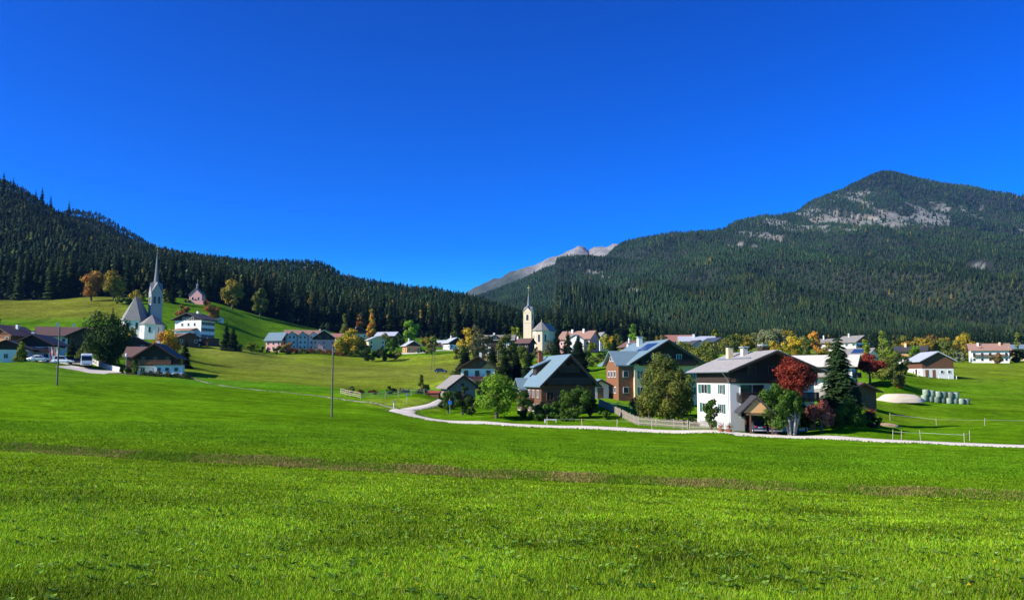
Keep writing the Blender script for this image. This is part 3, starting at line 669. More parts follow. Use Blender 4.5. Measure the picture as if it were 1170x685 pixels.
 ('broad', 908, 407, 355, 24, 22, 'yellow', 'bright yellow tree above the crimson crown'),
 ('broad', 921, 403, 380, 22, 16, 'olive', 'olive tree right of the bright yellow one'),
 ('broad', 932, 402, 390, 26, 16, 'orange', 'orange tree left of the tip of the big spruce'),
 ('broad', 944, 406, 360, 16, 18, 'yellowolive', 'yellow olive tree over the cream roof'),
 ('broad', 826, 401, 410, 16, 14, 'greygreen', 'grey green tree right of the orange timber chalet'),
 ('broad', 760, 400, 470, 16, 16, 'olive_thin', 'bare looking grey tree at the forest foot above the dark ridge'),
 ('broad', 780, 402, 400, 12, 16, 'yellowolive', 'yellowish tree beneath the red tiled roof'),
 ('broad', 806, 402, 395, 10, 14, 'yellowolive', 'yellowish tree under the white village roof'),
 ('spruce', 1003, 400, 450, 24, 12, 'spruce', 'dark spruce behind the pale village roofs'),
 ('broad', 983, 402, 470, 18, 12, 'olive', 'olive tree left of the dark spruce behind the village roofs'),
 ('broad', 1038, 406, 420, 18, 14, 'orange', 'orange crowned tree behind the dark roofed house'),
 ('broad', 1060, 409, 430, 25, 24, 'yellowolive', 'first olive tree in the hedge row behind the barn'),
 ('broad', 1073, 409, 430, 23, 22, 'olive', 'dark tree in the hedge row straight behind the barn'),
 ('broad', 1086, 411, 420, 25, 22, 'olive', 'olive tree in the hedge row right of the barn'),
 ('broad', 1096, 412, 425, 24, 22, 'yellowolive', 'dull green tree under the yellow topped one'),
 ('broad', 1102, 409, 440, 28, 22, 'yellow', 'yellow topped tree in the hedge row left of the tan roofed inn'),
 ('broad', 1066, 406, 460, 24, 22, 'autumn', 'rust tinged tree at the back of the hedge row behind the barn'),
 ('broad', 1080, 407, 460, 25, 22, 'yellowolive', 'dull yellow tree at the back of the hedge row behind the barn'),
 ('broad', 1048, 405, 470, 19, 20, 'yellowolive', 'yellow olive tree over the right end of the black roof'),
 ('broad', 1118, 406, 480, 18, 18, 'olive', 'olive tree behind the chimneys of the tan roofed inn'),
 ('broad', 1030, 402, 480, 18, 20, 'olive', 'olive tree beyond the orange crowned one'),
 ('broad', 858, 399, 470, 20, 20, 'olive', 'olive tree at the forest foot above the shingle roof'),
 ('broad', 900, 400, 450, 24, 20, 'yellowolive', 'tall dull yellow tree behind the bright yellow pair'),
 ('broad', 918, 400, 450, 20, 20, 'greygreen', 'grey green tree behind the bright yellow pair'),
 ('broad', 842, 402, 430, 22, 20, 'yellowolive', 'dull yellow tree between the first two chimneys'),
 ('broad', 1111, 409, 440, 20, 16, 'olive', 'olive tree touching the left of the tan roofed inn'),
 ('broad', 1094, 414, 400, 14, 16, 'greygreen', 'grey green shrub at the edge of the far field'),
 ('broad', 1140, 416, 385, 14, 12, 'autumn', 'rusty shrub in front of the white inn wall'),
 ('cone', 1164, 412, 410, 34, 12, 'olive', 'tall olive larch near the right edge above the inn'),
 ('broad', 1163, 414, 400, 18, 18, 'green_dark', 'dark tree in front of the far right house'),
 ('broad', 1012, 404, 440, 12, 14, 'olive', 'small olive tree between the village roofs and the larch'),
 ('broad', 960, 402, 450, 14, 12, 'greygreen', 'grey green tree left of the pale village roofs'),
 # scrub on the bank in the middle meadow
 ('bush', 400, 449, 162, 9, 14, 'olive', 'olive scrub clump at the left end of the rail fence'),
 ('bush', 412, 450, 160, 6, 10, 'autumn', 'small rust scrub clump above the rail fence'),
 ('bush', 446, 449, 160, 8, 14, 'green_dark', 'dark scrub clump left of the pale flowering bush'),
 ('bush', 462, 448, 161, 7, 16, 'greygreen', 'pale flowering bush above the rail fence'),
 ('cone', 481, 448, 158, 20, 12, 'olive', 'thin olive sapling above the rail fence'),
 ('bush', 488, 448, 158, 9, 8, 'green_dark', 'dark scrub clump at the foot of the thin sapling'),
 ('bush', 428, 450, 160, 6, 14, 'brownred', 'low russet scrub in the middle above the rail fence'),
]
for t in TR: A(t[1], t[2], t[3])

# the gravel road, its branch, and the track: (column, row, distance), half width m
ROAD = [(1420, 519, 84), (1300, 515, 87), (1170, 510.5, 91), (1050, 505, 95), (960, 501.5, 98), (880, 498.5, 101), (800, 495, 105), (720, 491.5, 108.5), (640, 488.5, 112), (580, 487, 115), (530, 485, 118), (500, 482, 121), (480, 478.5, 125), (466, 474.5, 129), (459, 470.5, 134), (461, 468, 138)]
BRANCH = [(461, 468, 138), (474, 466.5, 141), (490, 464.5, 145), (500, 462.5, 149), (506, 460, 154)]
TRACK = [(461, 468, 138), (445, 466, 141), (428, 462, 146), (408, 460, 147.5), (380, 456, 152), (340, 450, 162), (300, 446.5, 168), (270, 443.5, 174), (245, 439, 182), (222, 433.5, 195)]
FAR_TRACK = [(566, 404, 400), (545, 402, 420), (528, 400, 440), (512, 399.5, 445), (498, 400, 440), (488, 402, 425), (474, 403.5, 412), (452, 403, 412)]
for L in (ROAD, BRANCH, TRACK, FAR_TRACK):
    for a in L: A(*a)
for a in [(65, 438, 118), (379, 478, 98), (569, 425, 250), (495, 424, 310), (92, 425, 207), (135, 425, 205), (865, 496, 105), (1075, 460, 178), (1026, 461, 172),
          (684, 461, 150), (700, 468, 138), (715, 478, 125), (730, 485, 117), (770, 488.5, 113), (815, 492, 109), (389, 450, 160), (412, 455.5, 150.5), (440, 453, 152), (470, 450.5, 155), (499, 448, 158),
          (465, 464, 146), (30, 411, 216), (70, 412, 214), (1102, 507, 94), (1017, 504, 97), (504, 424, 285)]:
    A(*a)

an = np.array(ANCH, dtype=float)
def grid_row(px, Y):
    i = np.clip(np.searchsorted(PXs, px) - 1, 0, len(PXs) - 2); t = (px - PXs[i]) / (PXs[i + 1] - PXs[i])
    j = np.clip(np.searchsorted(lY, np.log(Y)) - 1, 0, len(lY) - 2); s = (np.log(Y) - lY[j]) / (lY[j + 1] - lY[j])
    return (ROW[i, j] * (1 - t) + ROW[i + 1, j] * t) * (1 - s) + (ROW[i, j + 1] * (1 - t) + ROW[i + 1, j + 1] * t) * s
SX, SY = 26., .085
for _pass in range(1):
    res = vrow(an[:, 1]) - grid_row(an[:, 0], an[:, 2])
    dx = (an[:, 0][:, None] - an[:, 0][None]) / SX; dy = (np.log(an[:, 2])[:, None] - np.log(an[:, 2])[None]) / SY
    K = np.exp(-.5 * (dx ** 2 + dy ** 2)) + np.eye(len(an)) * .6
    c = np.linalg.solve(K, res)
    for k in range(len(an)):
        gx = np.exp(-.5 * ((PXs - an[k, 0]) / SX) ** 2); gy = np.exp(-.5 * ((lY - math.log(an[k, 2])) / SY) ** 2)
        ROW += c[k] * gx[:, None] * gy[None, :]
Kg = math.cos(PIT) + (HR - ROW) / F * math.sin(PIT)
Xg = (PXs[:, None] - 585) / F * Ys[None, :] * Kg
Yg = np.repeat(Ys[None, :], len(PXs), 0)
Zg = (HR - ROW) / F * Yg
def sm_(x, a, b):
    t = np.clip((x - a) / (b - a), 0, 1); return t * t * (3 - 2 * t)
far = np.clip((Yg - 650) / 900, 0, 1)
ridge_w = np.where(Xg / Yg > .05, sm_(Yg, 1000, 1500) * (1 - sm_(Yg, 3000, 3700)), 0)
Zg += far * .012 * Yg * (fbm(Xg / (90 + Yg * .05), Yg / (90 + Yg * .05) + 40, 5) * 2) * np.where(Yg > 3300, .22, 1)
Zg += ridge_w * 210 * (.30 - np.abs(fbm(Xg / 420 + Yg / 1500, Yg / 1100 + 3, 4)) * 2)
gul = np.abs(fbm(Xg / 330 + 9, Yg / 900 + 3, 4))
Zg -= np.clip((Yg - 1500) / 1500, 0, 1) * np.clip((5600 - Yg) / 800, 0, 1) * (60 * np.exp(-(gul / .05) ** 2) - 12)
peak = np.clip((Yg - 5400) / 500, 0, 1)
Zg += peak * 150 * (np.abs(fbm(Xg / 200 + 3, Yg / 200 + 3, 5)) - .06)
nearn = np.clip((Yg - 3) / 10, 0, 1) * (1 - far)
Zg += nearn * np.minimum(.25, .0016 * Yg) * fbm(Xg / 6, Yg / 6, 4)
Zg += nearn * .03 * fbm(Xg / .8, Yg / .8, 3) * np.clip((60 - Yg) / 40, 0, 1)

def ground(x, y):
    x = np.asarray(x, float); y = np.maximum(np.asarray(y, float), 2.6)
    ly = np.log(y)
    jj = np.clip(np.searchsorted(lY, ly) - 1, 0, len(lY) - 2)
    px = 585 + x / y * F
    for _ in range(3):
        ii = np.clip(np.searchsorted(PXs, px) - 1, 0, len(PXs) - 2); tt_ = np.clip((px - PXs[ii]) / (PXs[ii + 1] - PXs[ii]), 0, 1)
        px = 585 + x / y * F / (Kg[ii, jj] * (1 - tt_) + Kg[ii + 1, jj] * tt_)
    i = np.clip(np.searchsorted(PXs, px) - 1, 0, len(PXs) - 2); t = np.clip((px - PXs[i]) / (PXs[i + 1] - PXs[i]), 0, 1)
    j = np.clip(np.searchsorted(lY, ly) - 1, 0, len(lY) - 2); s = np.clip((y - Ys[j]) / (Ys[j + 1] - Ys[j]), 0, 1)
    return (Zg[i, j] * (1 - t) + Zg[i + 1, j] * t) * (1 - s) + (Zg[i, j + 1] * (1 - t) + Zg[i + 1, j + 1] * t) * s
def px2x(px, Y):
    px = np.asarray(px, float); Y = np.asarray(Y, float)
    i = np.clip(np.searchsorted(PXs, px) - 1, 0, len(PXs) - 2); t = np.clip((px - PXs[i]) / (PXs[i + 1] - PXs[i]), 0, 1)
    j = np.clip(np.searchsorted(lY, np.log(Y)) - 1, 0, len(lY) - 2)
    return (px - 585) / F * Y * (Kg[i, j] * (1 - t) + Kg[i + 1, j] * t)
def P(px, Y, dz=0.0):
    x = float(px2x(px, Y))
    return Vector((x, Y, float(ground(x, Y)) + dz))

# ---- forest limits
EDX = [-2600, -300, 0, 140, 250, 300, 330, 380, 450, 550, 650, 700, 800, 1000, 1170, 3800]
EDY = [520, 520, 532, 540, 560, 568, 578, 590, 605, 625, 650, 690, 700, 690, 690, 700]
def edgeY(px): return np.interp(px, EDX, EDY)

# ---- ground colours
C = lambda *a: np.array(a, float)
px_g = np.repeat(PXs[:, None], len(Ys), 1)
_t = math.tan(PIT); _q = Zg / Yg
row_g = 342.5 - F * (_q - _t) / (1 + _q * _t)
col = np.zeros((len(PXs), len(Ys), 3)) + C(.148, .262, .006)
def blend(mask, c):
    global col
    m = np.clip(mask, 0, 1)[..., None]
    col = col * (1 - m) + c * m
def sm(x, a, b): 
    t = np.clip((x - a) / (b - a), 0, 1); return t * t * (3 - 2 * t)
bY = bank_Y(px_g)
n1 = fbm(Xg / 14, Yg / 14, 4); n2 = fbm(Xg / 3, Yg / 3, 4); n3 = fbm(Xg / 60, Yg / 60, 4)
blend(sm(Yg, bY + 5, bY + 11), C(.104, .230, .005))                         # deeper green beyond the bank
blend((sm(n1, -.05, .25) * .35) * sm(Yg, bY + 5, bY + 9), C(.112, .245, .006))
bank = sm(Yg, bY - .5, bY + .1) * (1 - sm(Yg, bY + 1.2, bY + 2.2 + n2))
blend(bank * np.clip(.25 + n2 * 2 + n1 * 2.5, 0, 1) * (.45 + .55 * sm(px_g, 100, 500)), C(.20, .17, .05))
blend(sm(px_g, 150, 250) * (1 - sm(px_g, 560, 640)) * sm(Yg, 180 + n1 * 20, 192 + n1 * 20) * (1 - sm(Yg, 392, 402)), C(.185, .245, .018))
blend(sm(px_g, 150, 210) * (1 - sm(px_g, 560, 600)) * sm(Yg, 166, 172) * (1 - sm(Yg, 196 + n1 * 12, 202 + n1 * 12)), C(.090, .235, .008))
blend((sm(n3, .0, .2) * .5) * sm(px_g, 150, 250) * (1 - sm(px_g, 560, 640)) * sm(Yg, 200, 220) * (1 - sm(Yg, 380, 400)), C(.19, .20, .035))
blend(sm(Yg, 400, 430) * (1 - sm(px_g, 560, 640)), C(.090, .200, .008))
blend(sm(Yg, 425, 450) * (1 - sm(px_g, 132, 160)), C(.165, .185, .020))      # mown upper meadow
blend(sm(px_g, 780, 900) * sm(Yg, 235, 300), C(.175, .25, .014))
blend(sm(px_g, 600, 700) * sm(n1, -.1, .3) * .6 * sm(Yg, 110, 130), C(.15, .235, .012))
blend((1 - sm(px_g, 20, 160)) * sm(Yg, 110, 150) * (1 - sm(Yg, 240, 300)) * .5, C(.11, .22, .02))
blend(sm(Yg, 190, 200) * (1 - sm(Yg, 206, 210)) * sm(px_g, 118, 150) * (1 - sm(px_g, 215, 235)), C(.11, .14, .035))
blend(sm(px_g, 412, 425) * (1 - sm(px_g, 500, 508)) * sm(Yg, 139.5, 141) * (1 - sm(Yg, 151, 153)), C(.18, .255, .02))
# mowing lines
blend(sm(np.sin(Yg * .9 + Xg * .12), .6, 1) * .22 * sm(Yg, 180, 200) * (1 - sm(Yg, 400, 410)), C(.17, .22, .05))
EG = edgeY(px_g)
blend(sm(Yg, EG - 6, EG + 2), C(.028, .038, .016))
# forest thinning and rock on the mountain
def rockmask(px, row, x, y):
    def blob(cx, cy, sx, sy): return np.exp(-(((px - cx) / sx) ** 2 + ((row - cy) / sy) ** 2))
    up = y > 1500
    w = blob(1010, 252, 62, 8) * 1.0 + blob(1070, 246, 60, 8) * .85 + blob(890, 264, 58, 14) * .85 + blob(950, 244, 55, 16) * .55 + blob(1000, 220, 34, 12) * .42 + blob(1062, 235, 30, 12) * .5 + blob(850, 282, 22, 5) * .9 + blob(905, 295, 14, 4) * .9
    w = w + blob(1118, 302, 15, 6) * .72 + blob(985, 286, 14, 6) * .7 + blob(945, 228, 40, 6) * .4 + blob(683, 313, 18, 5) * 1.3 + blob(727, 333, 12, 7) * 1.0 + blob(1170, 263, 30, 5) * .5
    n = fbm(x / 45, row * .13 + y / 900, 5) * 3.2
    return np.where(up, sm(w * .88 + n * np.clip(w * 2.2, 0, 1), .62, .80), 0)
rk = rockmask(px_g, row_g, Xg, Yg)
blend(rk, C(.25, .25, .205))
blend(rk * sm(fbm(Xg / 200 + 7, Yg / 200, 3), .05, .2) * .4, C(.33, .26, .16))
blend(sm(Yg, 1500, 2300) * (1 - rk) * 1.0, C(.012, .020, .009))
pk = sm(Yg, 5100, 5500)
blend(pk, C(.30, .28, .235))
blend(pk * sm(row_g + n3 * 10 - (px_g - 660) * -.20, 299, 311), C(.055, .07, .035))
blend(pk * sm(-(px_g - 620 + n1 * 20) , 0, 40), C(.06, .075, .04))

def sub_terrain(name, jm, m, label=None):
    """faces with mask jm (cell based) as one sheet"""
    n, k = len(PXs), len(Ys)
    idx = np.arange(n * k).reshape(n, k)
    q = np.stack([idx[:-1, :-1], idx[1:, :-1], idx[1:, 1:], idx[:-1, 1:]], -1)[jm]
    used = np.unique(q); remap = np.full(n * k, -1); remap[used] = np.arange(len(used))
    q = remap[q]
    V = np.stack([Xg, Yg, Zg], -1).reshape(-1, 3)[used]; cc = col.reshape(-1, 3)[used]
    me = bpy.data.meshes.new(name)
    me.vertices.add(len(V)); me.vertices.foreach_set('co', V.astype(np.float32).ravel())
    me.loops.add(len(q) * 4); me.loops.foreach_set('vertex_index', q.astype(np.int32).ravel())
    me.polygons.add(len(q)); me.polygons.foreach_set('loop_start', np.arange(0, len(q) * 4, 4, dtype=np.int32))
    try: me.polygons.foreach_set('loop_total', np.full(len(q), 4, dtype=np.int32))
    except Exception: pass
    me.update(calc_edges=True)
    me.polygons.foreach_set('use_smooth', np.ones(len(q), dtype=bool))
    a = me.attributes.new('col', 'FLOAT_COLOR', 'POINT')
    c4 = np.ones((len(V), 4), dtype=np.float32); c4[:, :3] = cc; a.data.foreach_set('color', c4.ravel())
    me.materials.append(M[m])
    o = link(name, me); o['kind'] = 'structure'
    return o
cY = Yg[:-1, :-1]; cP = px_g[:-1, :-1]; cE = EG[:-1, :-1]
is_m = cY < cE - 4
is_peak = (cY > 5150)
is_right = ~is_m & ~is_peak & (cP > 640 - 0) | (~is_m & ~is_peak & (cY > 2000))
is_left = ~is_m & ~is_peak & ~is_right
sub_terrain('meadow_ground', is_m, 'meadow')
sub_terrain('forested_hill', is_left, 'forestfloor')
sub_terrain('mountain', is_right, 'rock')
sub_terrain('rocky_peak', is_peak, 'rock')
# ground behind and under the photographer
mb = MB()
zc = float(ground(0, 2.6))
e0 = [(float(Xg[i, 0]), float(Yg[i, 0]), float(Zg[i, 0])) for i in range(0, len(PXs), 4)]
nb = len(e0)
mb.poly(e0 + [(x * 30, -200, zc) for x, y, z in e0], [(i, nb + i, nb + i + 1, i + 1) for i in range(nb - 1)])
gb = mb.build('ground', 'meadow'); gb['kind'] = 'structure'
a = gb.data.attributes.new('col', 'FLOAT_COLOR', 'POINT'); a.data.foreach_set('color', np.tile(np.array([.10, .235, .01, 1], np.float32), len(gb.data.vertices)))

# ------------------------------------------------------------------ roads as draped strips with a slightly raised crown
def strip(name, pts, hw, m, lift=.05, cat=None):
    pts = [Vector((float(px2x(p, Y)), Y, 0)) for p, r, Y in pts]
    fine = []
    for i in range(len(pts) - 1):
        p0, p1, p2, p3 = pts[max(i - 1, 0)], pts[i], pts[i + 1], pts[min(i + 2, len(pts) - 1)]
        n = max(2, int((p2 - p1).length / 1.2))
        for k in range(n):
            t = k / n
            fine.append(.5 * ((2 * p1) + (p2 - p0) * t + (2 * p0 - 5 * p1 + 4 * p2 - p3) * t * t + (3 * p1 - p0 - 3 * p2 + p3) * t ** 3))
    fine.append(pts[-1])
    mb = MB(); NC = 7; rows = []
    for i, p in enumerate(fine):
        d = (fine[min(i + 1, len(fine) - 1)] - fine[max(i - 1, 0)]).normalized(); s = Vector((d.y, -d.x, 0))
        w = hw * (1 + .10 * math.sin(i * .9) * math.sin(i * .23))
        r = []
        for k in range(NC):
            u = -1 + 2 * k / (NC - 1); q = p + s * (u * w)
            z = float(ground(q.x, q.y)) + (lift if abs(u) < .95 else -.05)
            r.append((q.x, q.y, z))
        rows.append(r)
    V = [v for r in rows for v in r]
    mb.poly(V, [(i * NC + k, i * NC + k + 1, (i + 1) * NC + k + 1, (i + 1) * NC + k) for i in range(len(rows) - 1) for k in range(NC - 1)])
    o = mb.build(name, m, smooth=True); o['kind'] = 'structure'
    return o
strip('gravel_road', ROAD, 2.25, 'gravel', lift=.14)
strip('side_road', BRANCH, 1.2, 'gravel', lift=.18)
strip('meadow_track', TRACK, .45, 'track', lift=.07)
strip('village_road', FAR_TRACK, 2.4, 'gravel', lift=.25)
strip('driveway', [(828, 497, 102), (850, 498, 102.5), (872, 498, 102), (892, 498, 101.5)], 2.9, 'gravel', lift=.10)
strip('car_park', [(74, 425, 207), (92, 425, 207), (110, 425, 206), (137, 426, 203)], 5.0, 'asphalt', lift=.14)
strip('hamlet_road', [(10, 412, 222), (40, 412, 222), (70, 415, 218), (92, 418, 216)], 3.5, 'asphalt', lift=.16)

# ------------------------------------------------------------------ trees
TC = dict(green_dark=(.034, .066, .014), green=(.070, .135, .018), brightgreen=(.17, .30, .022), olive=(.115, .150, .028), olive_thin=(.135, .13, .055),
          yellowgreen=(.20, .24, .022), yellowolive=(.29, .24, .035), ochre=(.36, .20, .04), yellow=(.56, .40, .035), orange=(.60, .29, .04), autumn=(.24, .16, .04),
          brownred=(.22, .075, .03), red=(.25, .042, .024), palered=(.34, .12, .085), greygreen=(.20, .22, .10), larch=(.15, .20, .03), spruce=(.0145, .031, .0105), spruce_blue=(.036, .072, .022))

def unit(v): return v / np.maximum(np.linalg.norm(v, axis=-1, keepdims=True), 1e-9)

def leaf_quads(pts, nrm, size, g):
    """quads at pts facing nrm"""
    n = len(pts)
    a = unit(np.cross(nrm, g.normal(size=(n, 3)))); b = np.cross(nrm, a)
    s = (size * g.uniform(.6, 1.35, n))[:, None]
    a = a * s; b = b * s * .62
    return np.stack([pts - a, pts - b * .9 + nrm * s * .12, pts + a, pts + b * .9 + nrm * s * .12], 1)

def jcol(base, n, g, amt=.22, hue=.08):
    c = np.array(base)[None] * (1 + g.uniform(-amt, amt, (n, 1)))
    return np.clip(c * (1 + g.uniform(-hue, hue, (n, 3))), 0.001, .9)

def broad_mesh(h, w, npx, kind, colr, m_px, g):
    """crown polygons plus blob centres for the limbs (local coords, base at 0)"""
    base = dict(high=.44, broad=.0 if m_px > .2 else .06, round=.0, bush=.0, pollard=.33, weeping=.32, umbrella=.30, cone=.03)[kind]
    zc = h * (base + 1) / 2; hz = h * (1 - base) / 2; hw = w / 2
    K = int(np.clip(12 + npx / 80, 14, 60))
    K = int(min(80, K * max(1, .75 * h / max(w, .1)))) if kind in ('broad', 'cone', 'round') else K
    cen = []; rad = []
    while len(cen) < K:
        u = g.normal(size=3); u /= np.linalg.norm(u); rr = .30 + .58 * g.random() ** .6
        p = u * rr
        if kind in ('broad', 'round', 'bush', 'pollard', 'high'):
            x, y, z = p[0] * hw, p[1] * hw, zc + p[2] * hz
            taper = 1 - (.42 if kind == 'round' else .25) * max(p[2], 0)
            x *= taper; y *= taper
            r = g.uniform(.18, .44) * min(hw, hz)
            if kind == 'round': x *= .82; y *= .82; z = zc + (z - zc) * .86; r = g.uniform(.26, .36) * hw
            if kind in ('pollard',): x *= .9; r = g.uniform(.2, .3) * hw
        elif kind == 'cone':
            t = g.uniform(0, 1) ** 1.5; an = g.uniform(0, 6.28); rr = (1 - t) ** .8 * .74 * g.uniform(.35, 1) + .03
            x, y, z = rr * hw * math.cos(an), rr * hw * math.sin(an), h * (base + .04 + .90 * t)
            r = (.20 + .24 * (1 - t)) * hw
        elif kind == 'umbrella':
            x, y = p[0] * hw * 1.05, p[1] * hw * 1.05; q = (x * x + y * y) / hw ** 2
            z = h * (base + .12) + abs(p[2]) * (1 - q) * h * .5 + h * .08; r = g.uniform(.17, .26) * hw
        else:
            x, y = p[0] * hw, p[1] * hw; q = math.sqrt(x * x + y * y) / hw
            z = h * (.85 - .38 * q * q - .22 * g.uniform(0, 1)); r = g.uniform(.16, .26) * hw
        cen.append((x, y, z)); rad.append(r)
    cen = np.array(cen); rad = np.array(rad)
    dens = {'olive_thin': .55}.get(colr, 1.0) * (.45 if kind == 'high' else 1)
    n = int(np.clip(npx * 4.2 * dens, 220, 12000))
    wts = rad ** 2; wts /= wts.sum()
    bi = g.choice(K, n, p=wts)
    d = unit(g.normal(size=(n, 3)))
    rr = rad[bi] * (1 - np.abs(g.normal(0, .22, n)))
    rr *= 1 + .25 * np.sin(d[:, 0] * 7 + bi) * np.sin(d[:, 2] * 6 + bi * 2)
    pts = cen[bi] + d * rr[:, None] * np.array([1, 1, .85])
    # stray sprigs
    k = n // 12
    pts[:k] += d[:k] * rad[bi[:k]][:, None] * g.uniform(.1, .5, (k, 1))
    if kind == 'weeping':
        k = n // 2; pts[k:, 2] -= g.uniform(0, .22, n - k) * h
    pts[:, 2] = np.maximum(pts[:, 2], .04 * h * (kind != 'bush'))
    nr = unit(d + g.normal(0, .40, (n, 3)) + np.array([0, 0, .25]))
    size = max(1.15 * m_px, .05) if npx < 1500 else 1.35 * m_px
    V = leaf_quads(pts, nr, size, g)
    bc = 1 + g.uniform(-.22, .22, K)
    c = jcol(TC[colr], n, g) * bc[bi][:, None]
    if colr in ('autumn', 'yellowolive', 'olive', 'orange', 'ochre', 'yellow'):
        alt = dict(autumn=(.34, .13, .03), yellowolive=(.36, .26, .03), olive=(.19, .20, .035), orange=(.5, .36, .03), ochre=(.42, .18, .04), yellow=(.35, .34, .03))[colr]
        mk = (g.random(K) < .35)[bi]; c[mk] = jcol(alt, int(mk.sum()), g)
    return V, c, cen, rad

def trunk_mesh(kind, h, w, cen, g):
    mb = MB()
    r = max(.035 * h, .07) * (.75 if kind in ('cone', 'round') else 1)
    if kind == 'pollard':
        for k in range(6):
            an = k * 1.05 + g.uniform(-.2, .2); x, y = .16 * w * math.cos(an), .10 * w * math.sin(an)
            mb.tube((x * .5, y * .5, -.3), (x * 1.3, y * 1.3, h * .34), .13, .10, 7)
            c = cen[g.integers(len(cen))]; mb.tube((x * 1.3, y * 1.3, h * .33), (c[0] * .8, c[1] * .8, max(c[2], h * .5)), .10, .03, 6)
        return mb
    if kind == 'weeping':
        pts = [(0, 0, -.3), (.10, 0, .22 * h), (-.12, .05, .42 * h), (.06, 0, .62 * h)]
    else:
        pts = [(0, 0, -.3), (g.uniform(-.1, .1), 0, .18 * h), (g.uniform(-.02, .02) * h, g.uniform(-.02, .02) * h, .45 * h), (0, 0, .78 * h)]
    rs = [r * 1.25, r, r * .7, r * .25]
    for i in range(3): mb.tube(pts[i], pts[i + 1], rs[i], rs[i + 1], 8)
    lo = .62 if kind == 'umbrella' else .45
    for k in range(min(len(cen), 12)):
        c = cen[k]; t = g.uniform(.25, lo)
        a = (0, 0, h * t * .95)
        mb.tube(a, (c[0] * .9, c[1] * .9, max(c[2], h * t)), r * .42, r * .10, 5)
    return mb

def spruce_mesh(h, w, n, g, colr, fine=False):
    t = np.sort(g.uniform(0, 1, n) ** .85) 
    lev = np.floor(t * h / max(.55, h / 26)) * max(.55, h / 26) / h
    t = np.clip(lev * .6 + t * .4 + .0, 0, .985)
    a = g.uniform(0, 2 * np.pi, n)
    prof = (1 - t) ** (.66 if fine else .82) * (.86 + .14 * np.sin(t * h * 2.2)) * (1 + .22 * np.sin(a * 3 + t * 9) * fine) * (1 - .35 * fine * (np.sin(a * 5 - t * 23) > .55))
    r = w / 2 * prof * g.uniform(.72, 1.12, n) + .02 * w
    z0 = h * (.05 + .95 * t)
    dirv = np.stack([np.cos(a), np.sin(a), np.zeros(n)], 1)
    side = np.stack([-np.sin(a), np.cos(a), np.zeros(n)], 1)
    droop = r * g.uniform(.18, .5, n)
    if not fine:
        base = dirv * (.05 * r)[:, None]; base[:, 2] += z0
        tip = dirv * r[:, None]; tip[:, 2] += z0 - droop
        wd = (r * g.uniform(.20, .34, n) + .03 * w)[:, None]
        mid = dirv * (r * .58)[:, None]; mid[:, 2] += z0 - droop * .45 - wd[:, 0] * .45
        V = np.stack([base, mid - side * wd, tip, mid + side * wd], 1)
        c = jcol(TC[colr], n, g, .28)
        tips = g.random(n) < .35; c[tips] *= 1.35
        return V, c
    m = 9
    s = g.uniform(.25, 1.0, (n, m)); 
    off = g.normal(0, 1, (n, m))
    rr = r[:, None] * s
    lat = off * rr * .16
    p = dirv[:, None] * rr[..., None] + side[:, None] * lat[..., None]
    p[..., 2] += z0[:, None] - droop[:, None] * s ** 1.6 - np.abs(lat) * .5
    ln = (.10 + .08 * (1 - t))[:, None] * w * .5 * g.uniform(.7, 1.3, (n, m))
    dd = unit(dirv[:, None] + side[:, None] * (np.sign(off) * .7)[..., None] + np.array([0, 0, -.45]))
    sd = unit(np.cross(dd, np.array([0, 0, 1.])))
    b0 = p - dd * ln[..., None] * .5; tp = p + dd * ln[..., None]
    md = p + 0; md[..., 2] -= ln * .15
    V = np.stack([b0, md - sd * ln[..., None] * .38, tp, md + sd * ln[..., None] * .38], 2).reshape(-1, 4, 3)
    c = jcol(TC[colr], n * m, g, .30)
    c *= np.where(s.ravel() > .8, 1.35, 1)[:, None]
    return V, c

NAMES = dict(high='broadleaf_tree', broad='broadleaf_tree', round='maple_tree', bush='bush', pollard='willow_tree', weeping='cherry_tree', umbrella='ornamental_maple', cone='larch_tree', spruce='spruce_tree')
CATS = dict(high='tree', broad='tree', round='tree', bush='bush', pollard='tree', weeping='tree', umbrella='tree', cone='tree', spruce='conifer')
for ti, (kind, px, row, Y, hp, wp, colr, label) in enumerate(TR):
    g = np.random.default_rng(100 + ti)
    m_px = Y / F
    h, w = hp * m_px, wp * m_px * (1.32 if kind == 'spruce' and px < 900 else 1.12)
    loc = P(px, Y)
    # make the top reach the row it has in the photograph even where the slope is off by a pixel
    h = max((HR - vrow(row - hp)) * m_px - loc.z, h * .7)
    grp = None
    if kind == 'bush':
        V, c, cen, rad = broad_mesh(h, w, hp * wp, kind, colr, m_px, g)
        o = link('bush', tri_mesh('bush', V, c, 'leaf', 4)); o.location = loc
        tag(o, label, 'bush', 'garden and hedge bushes')
        continue
    t = thing(NAMES[kind], label, CATS[kind], loc, 0, {'spruce': 'single spruces among the houses'}.get(kind, 'broadleaf trees and larches among the houses'))
    if kind == 'spruce':
        n = int(np.clip(hp * wp * .9, 150, 1400))
        fine = hp * wp > 1200
        if fine: n = 1300
        V, c = spruce_mesh(h, w, n, g, colr, fine)
        link('crown', tri_mesh('crown', V, c, 'leaf', 4), t)
        mb = MB().tube((0, 0, -.3), (0, 0, h * .95), max(.016 * h, .1), .02, 7); mb.build('trunk', 'bark', t)
    else:
        V, c, cen, rad = broad_mesh(h, w, hp * wp, kind, colr, m_px, g)
        link('crown', tri_mesh('crown', V, c, 'leaf', 4), t)
        trunk_mesh(kind, h, w, cen, g).build('trunk', 'barkpale' if kind == 'pollard' or colr in ('olive_thin', 'greygreen') else 'bark', t)

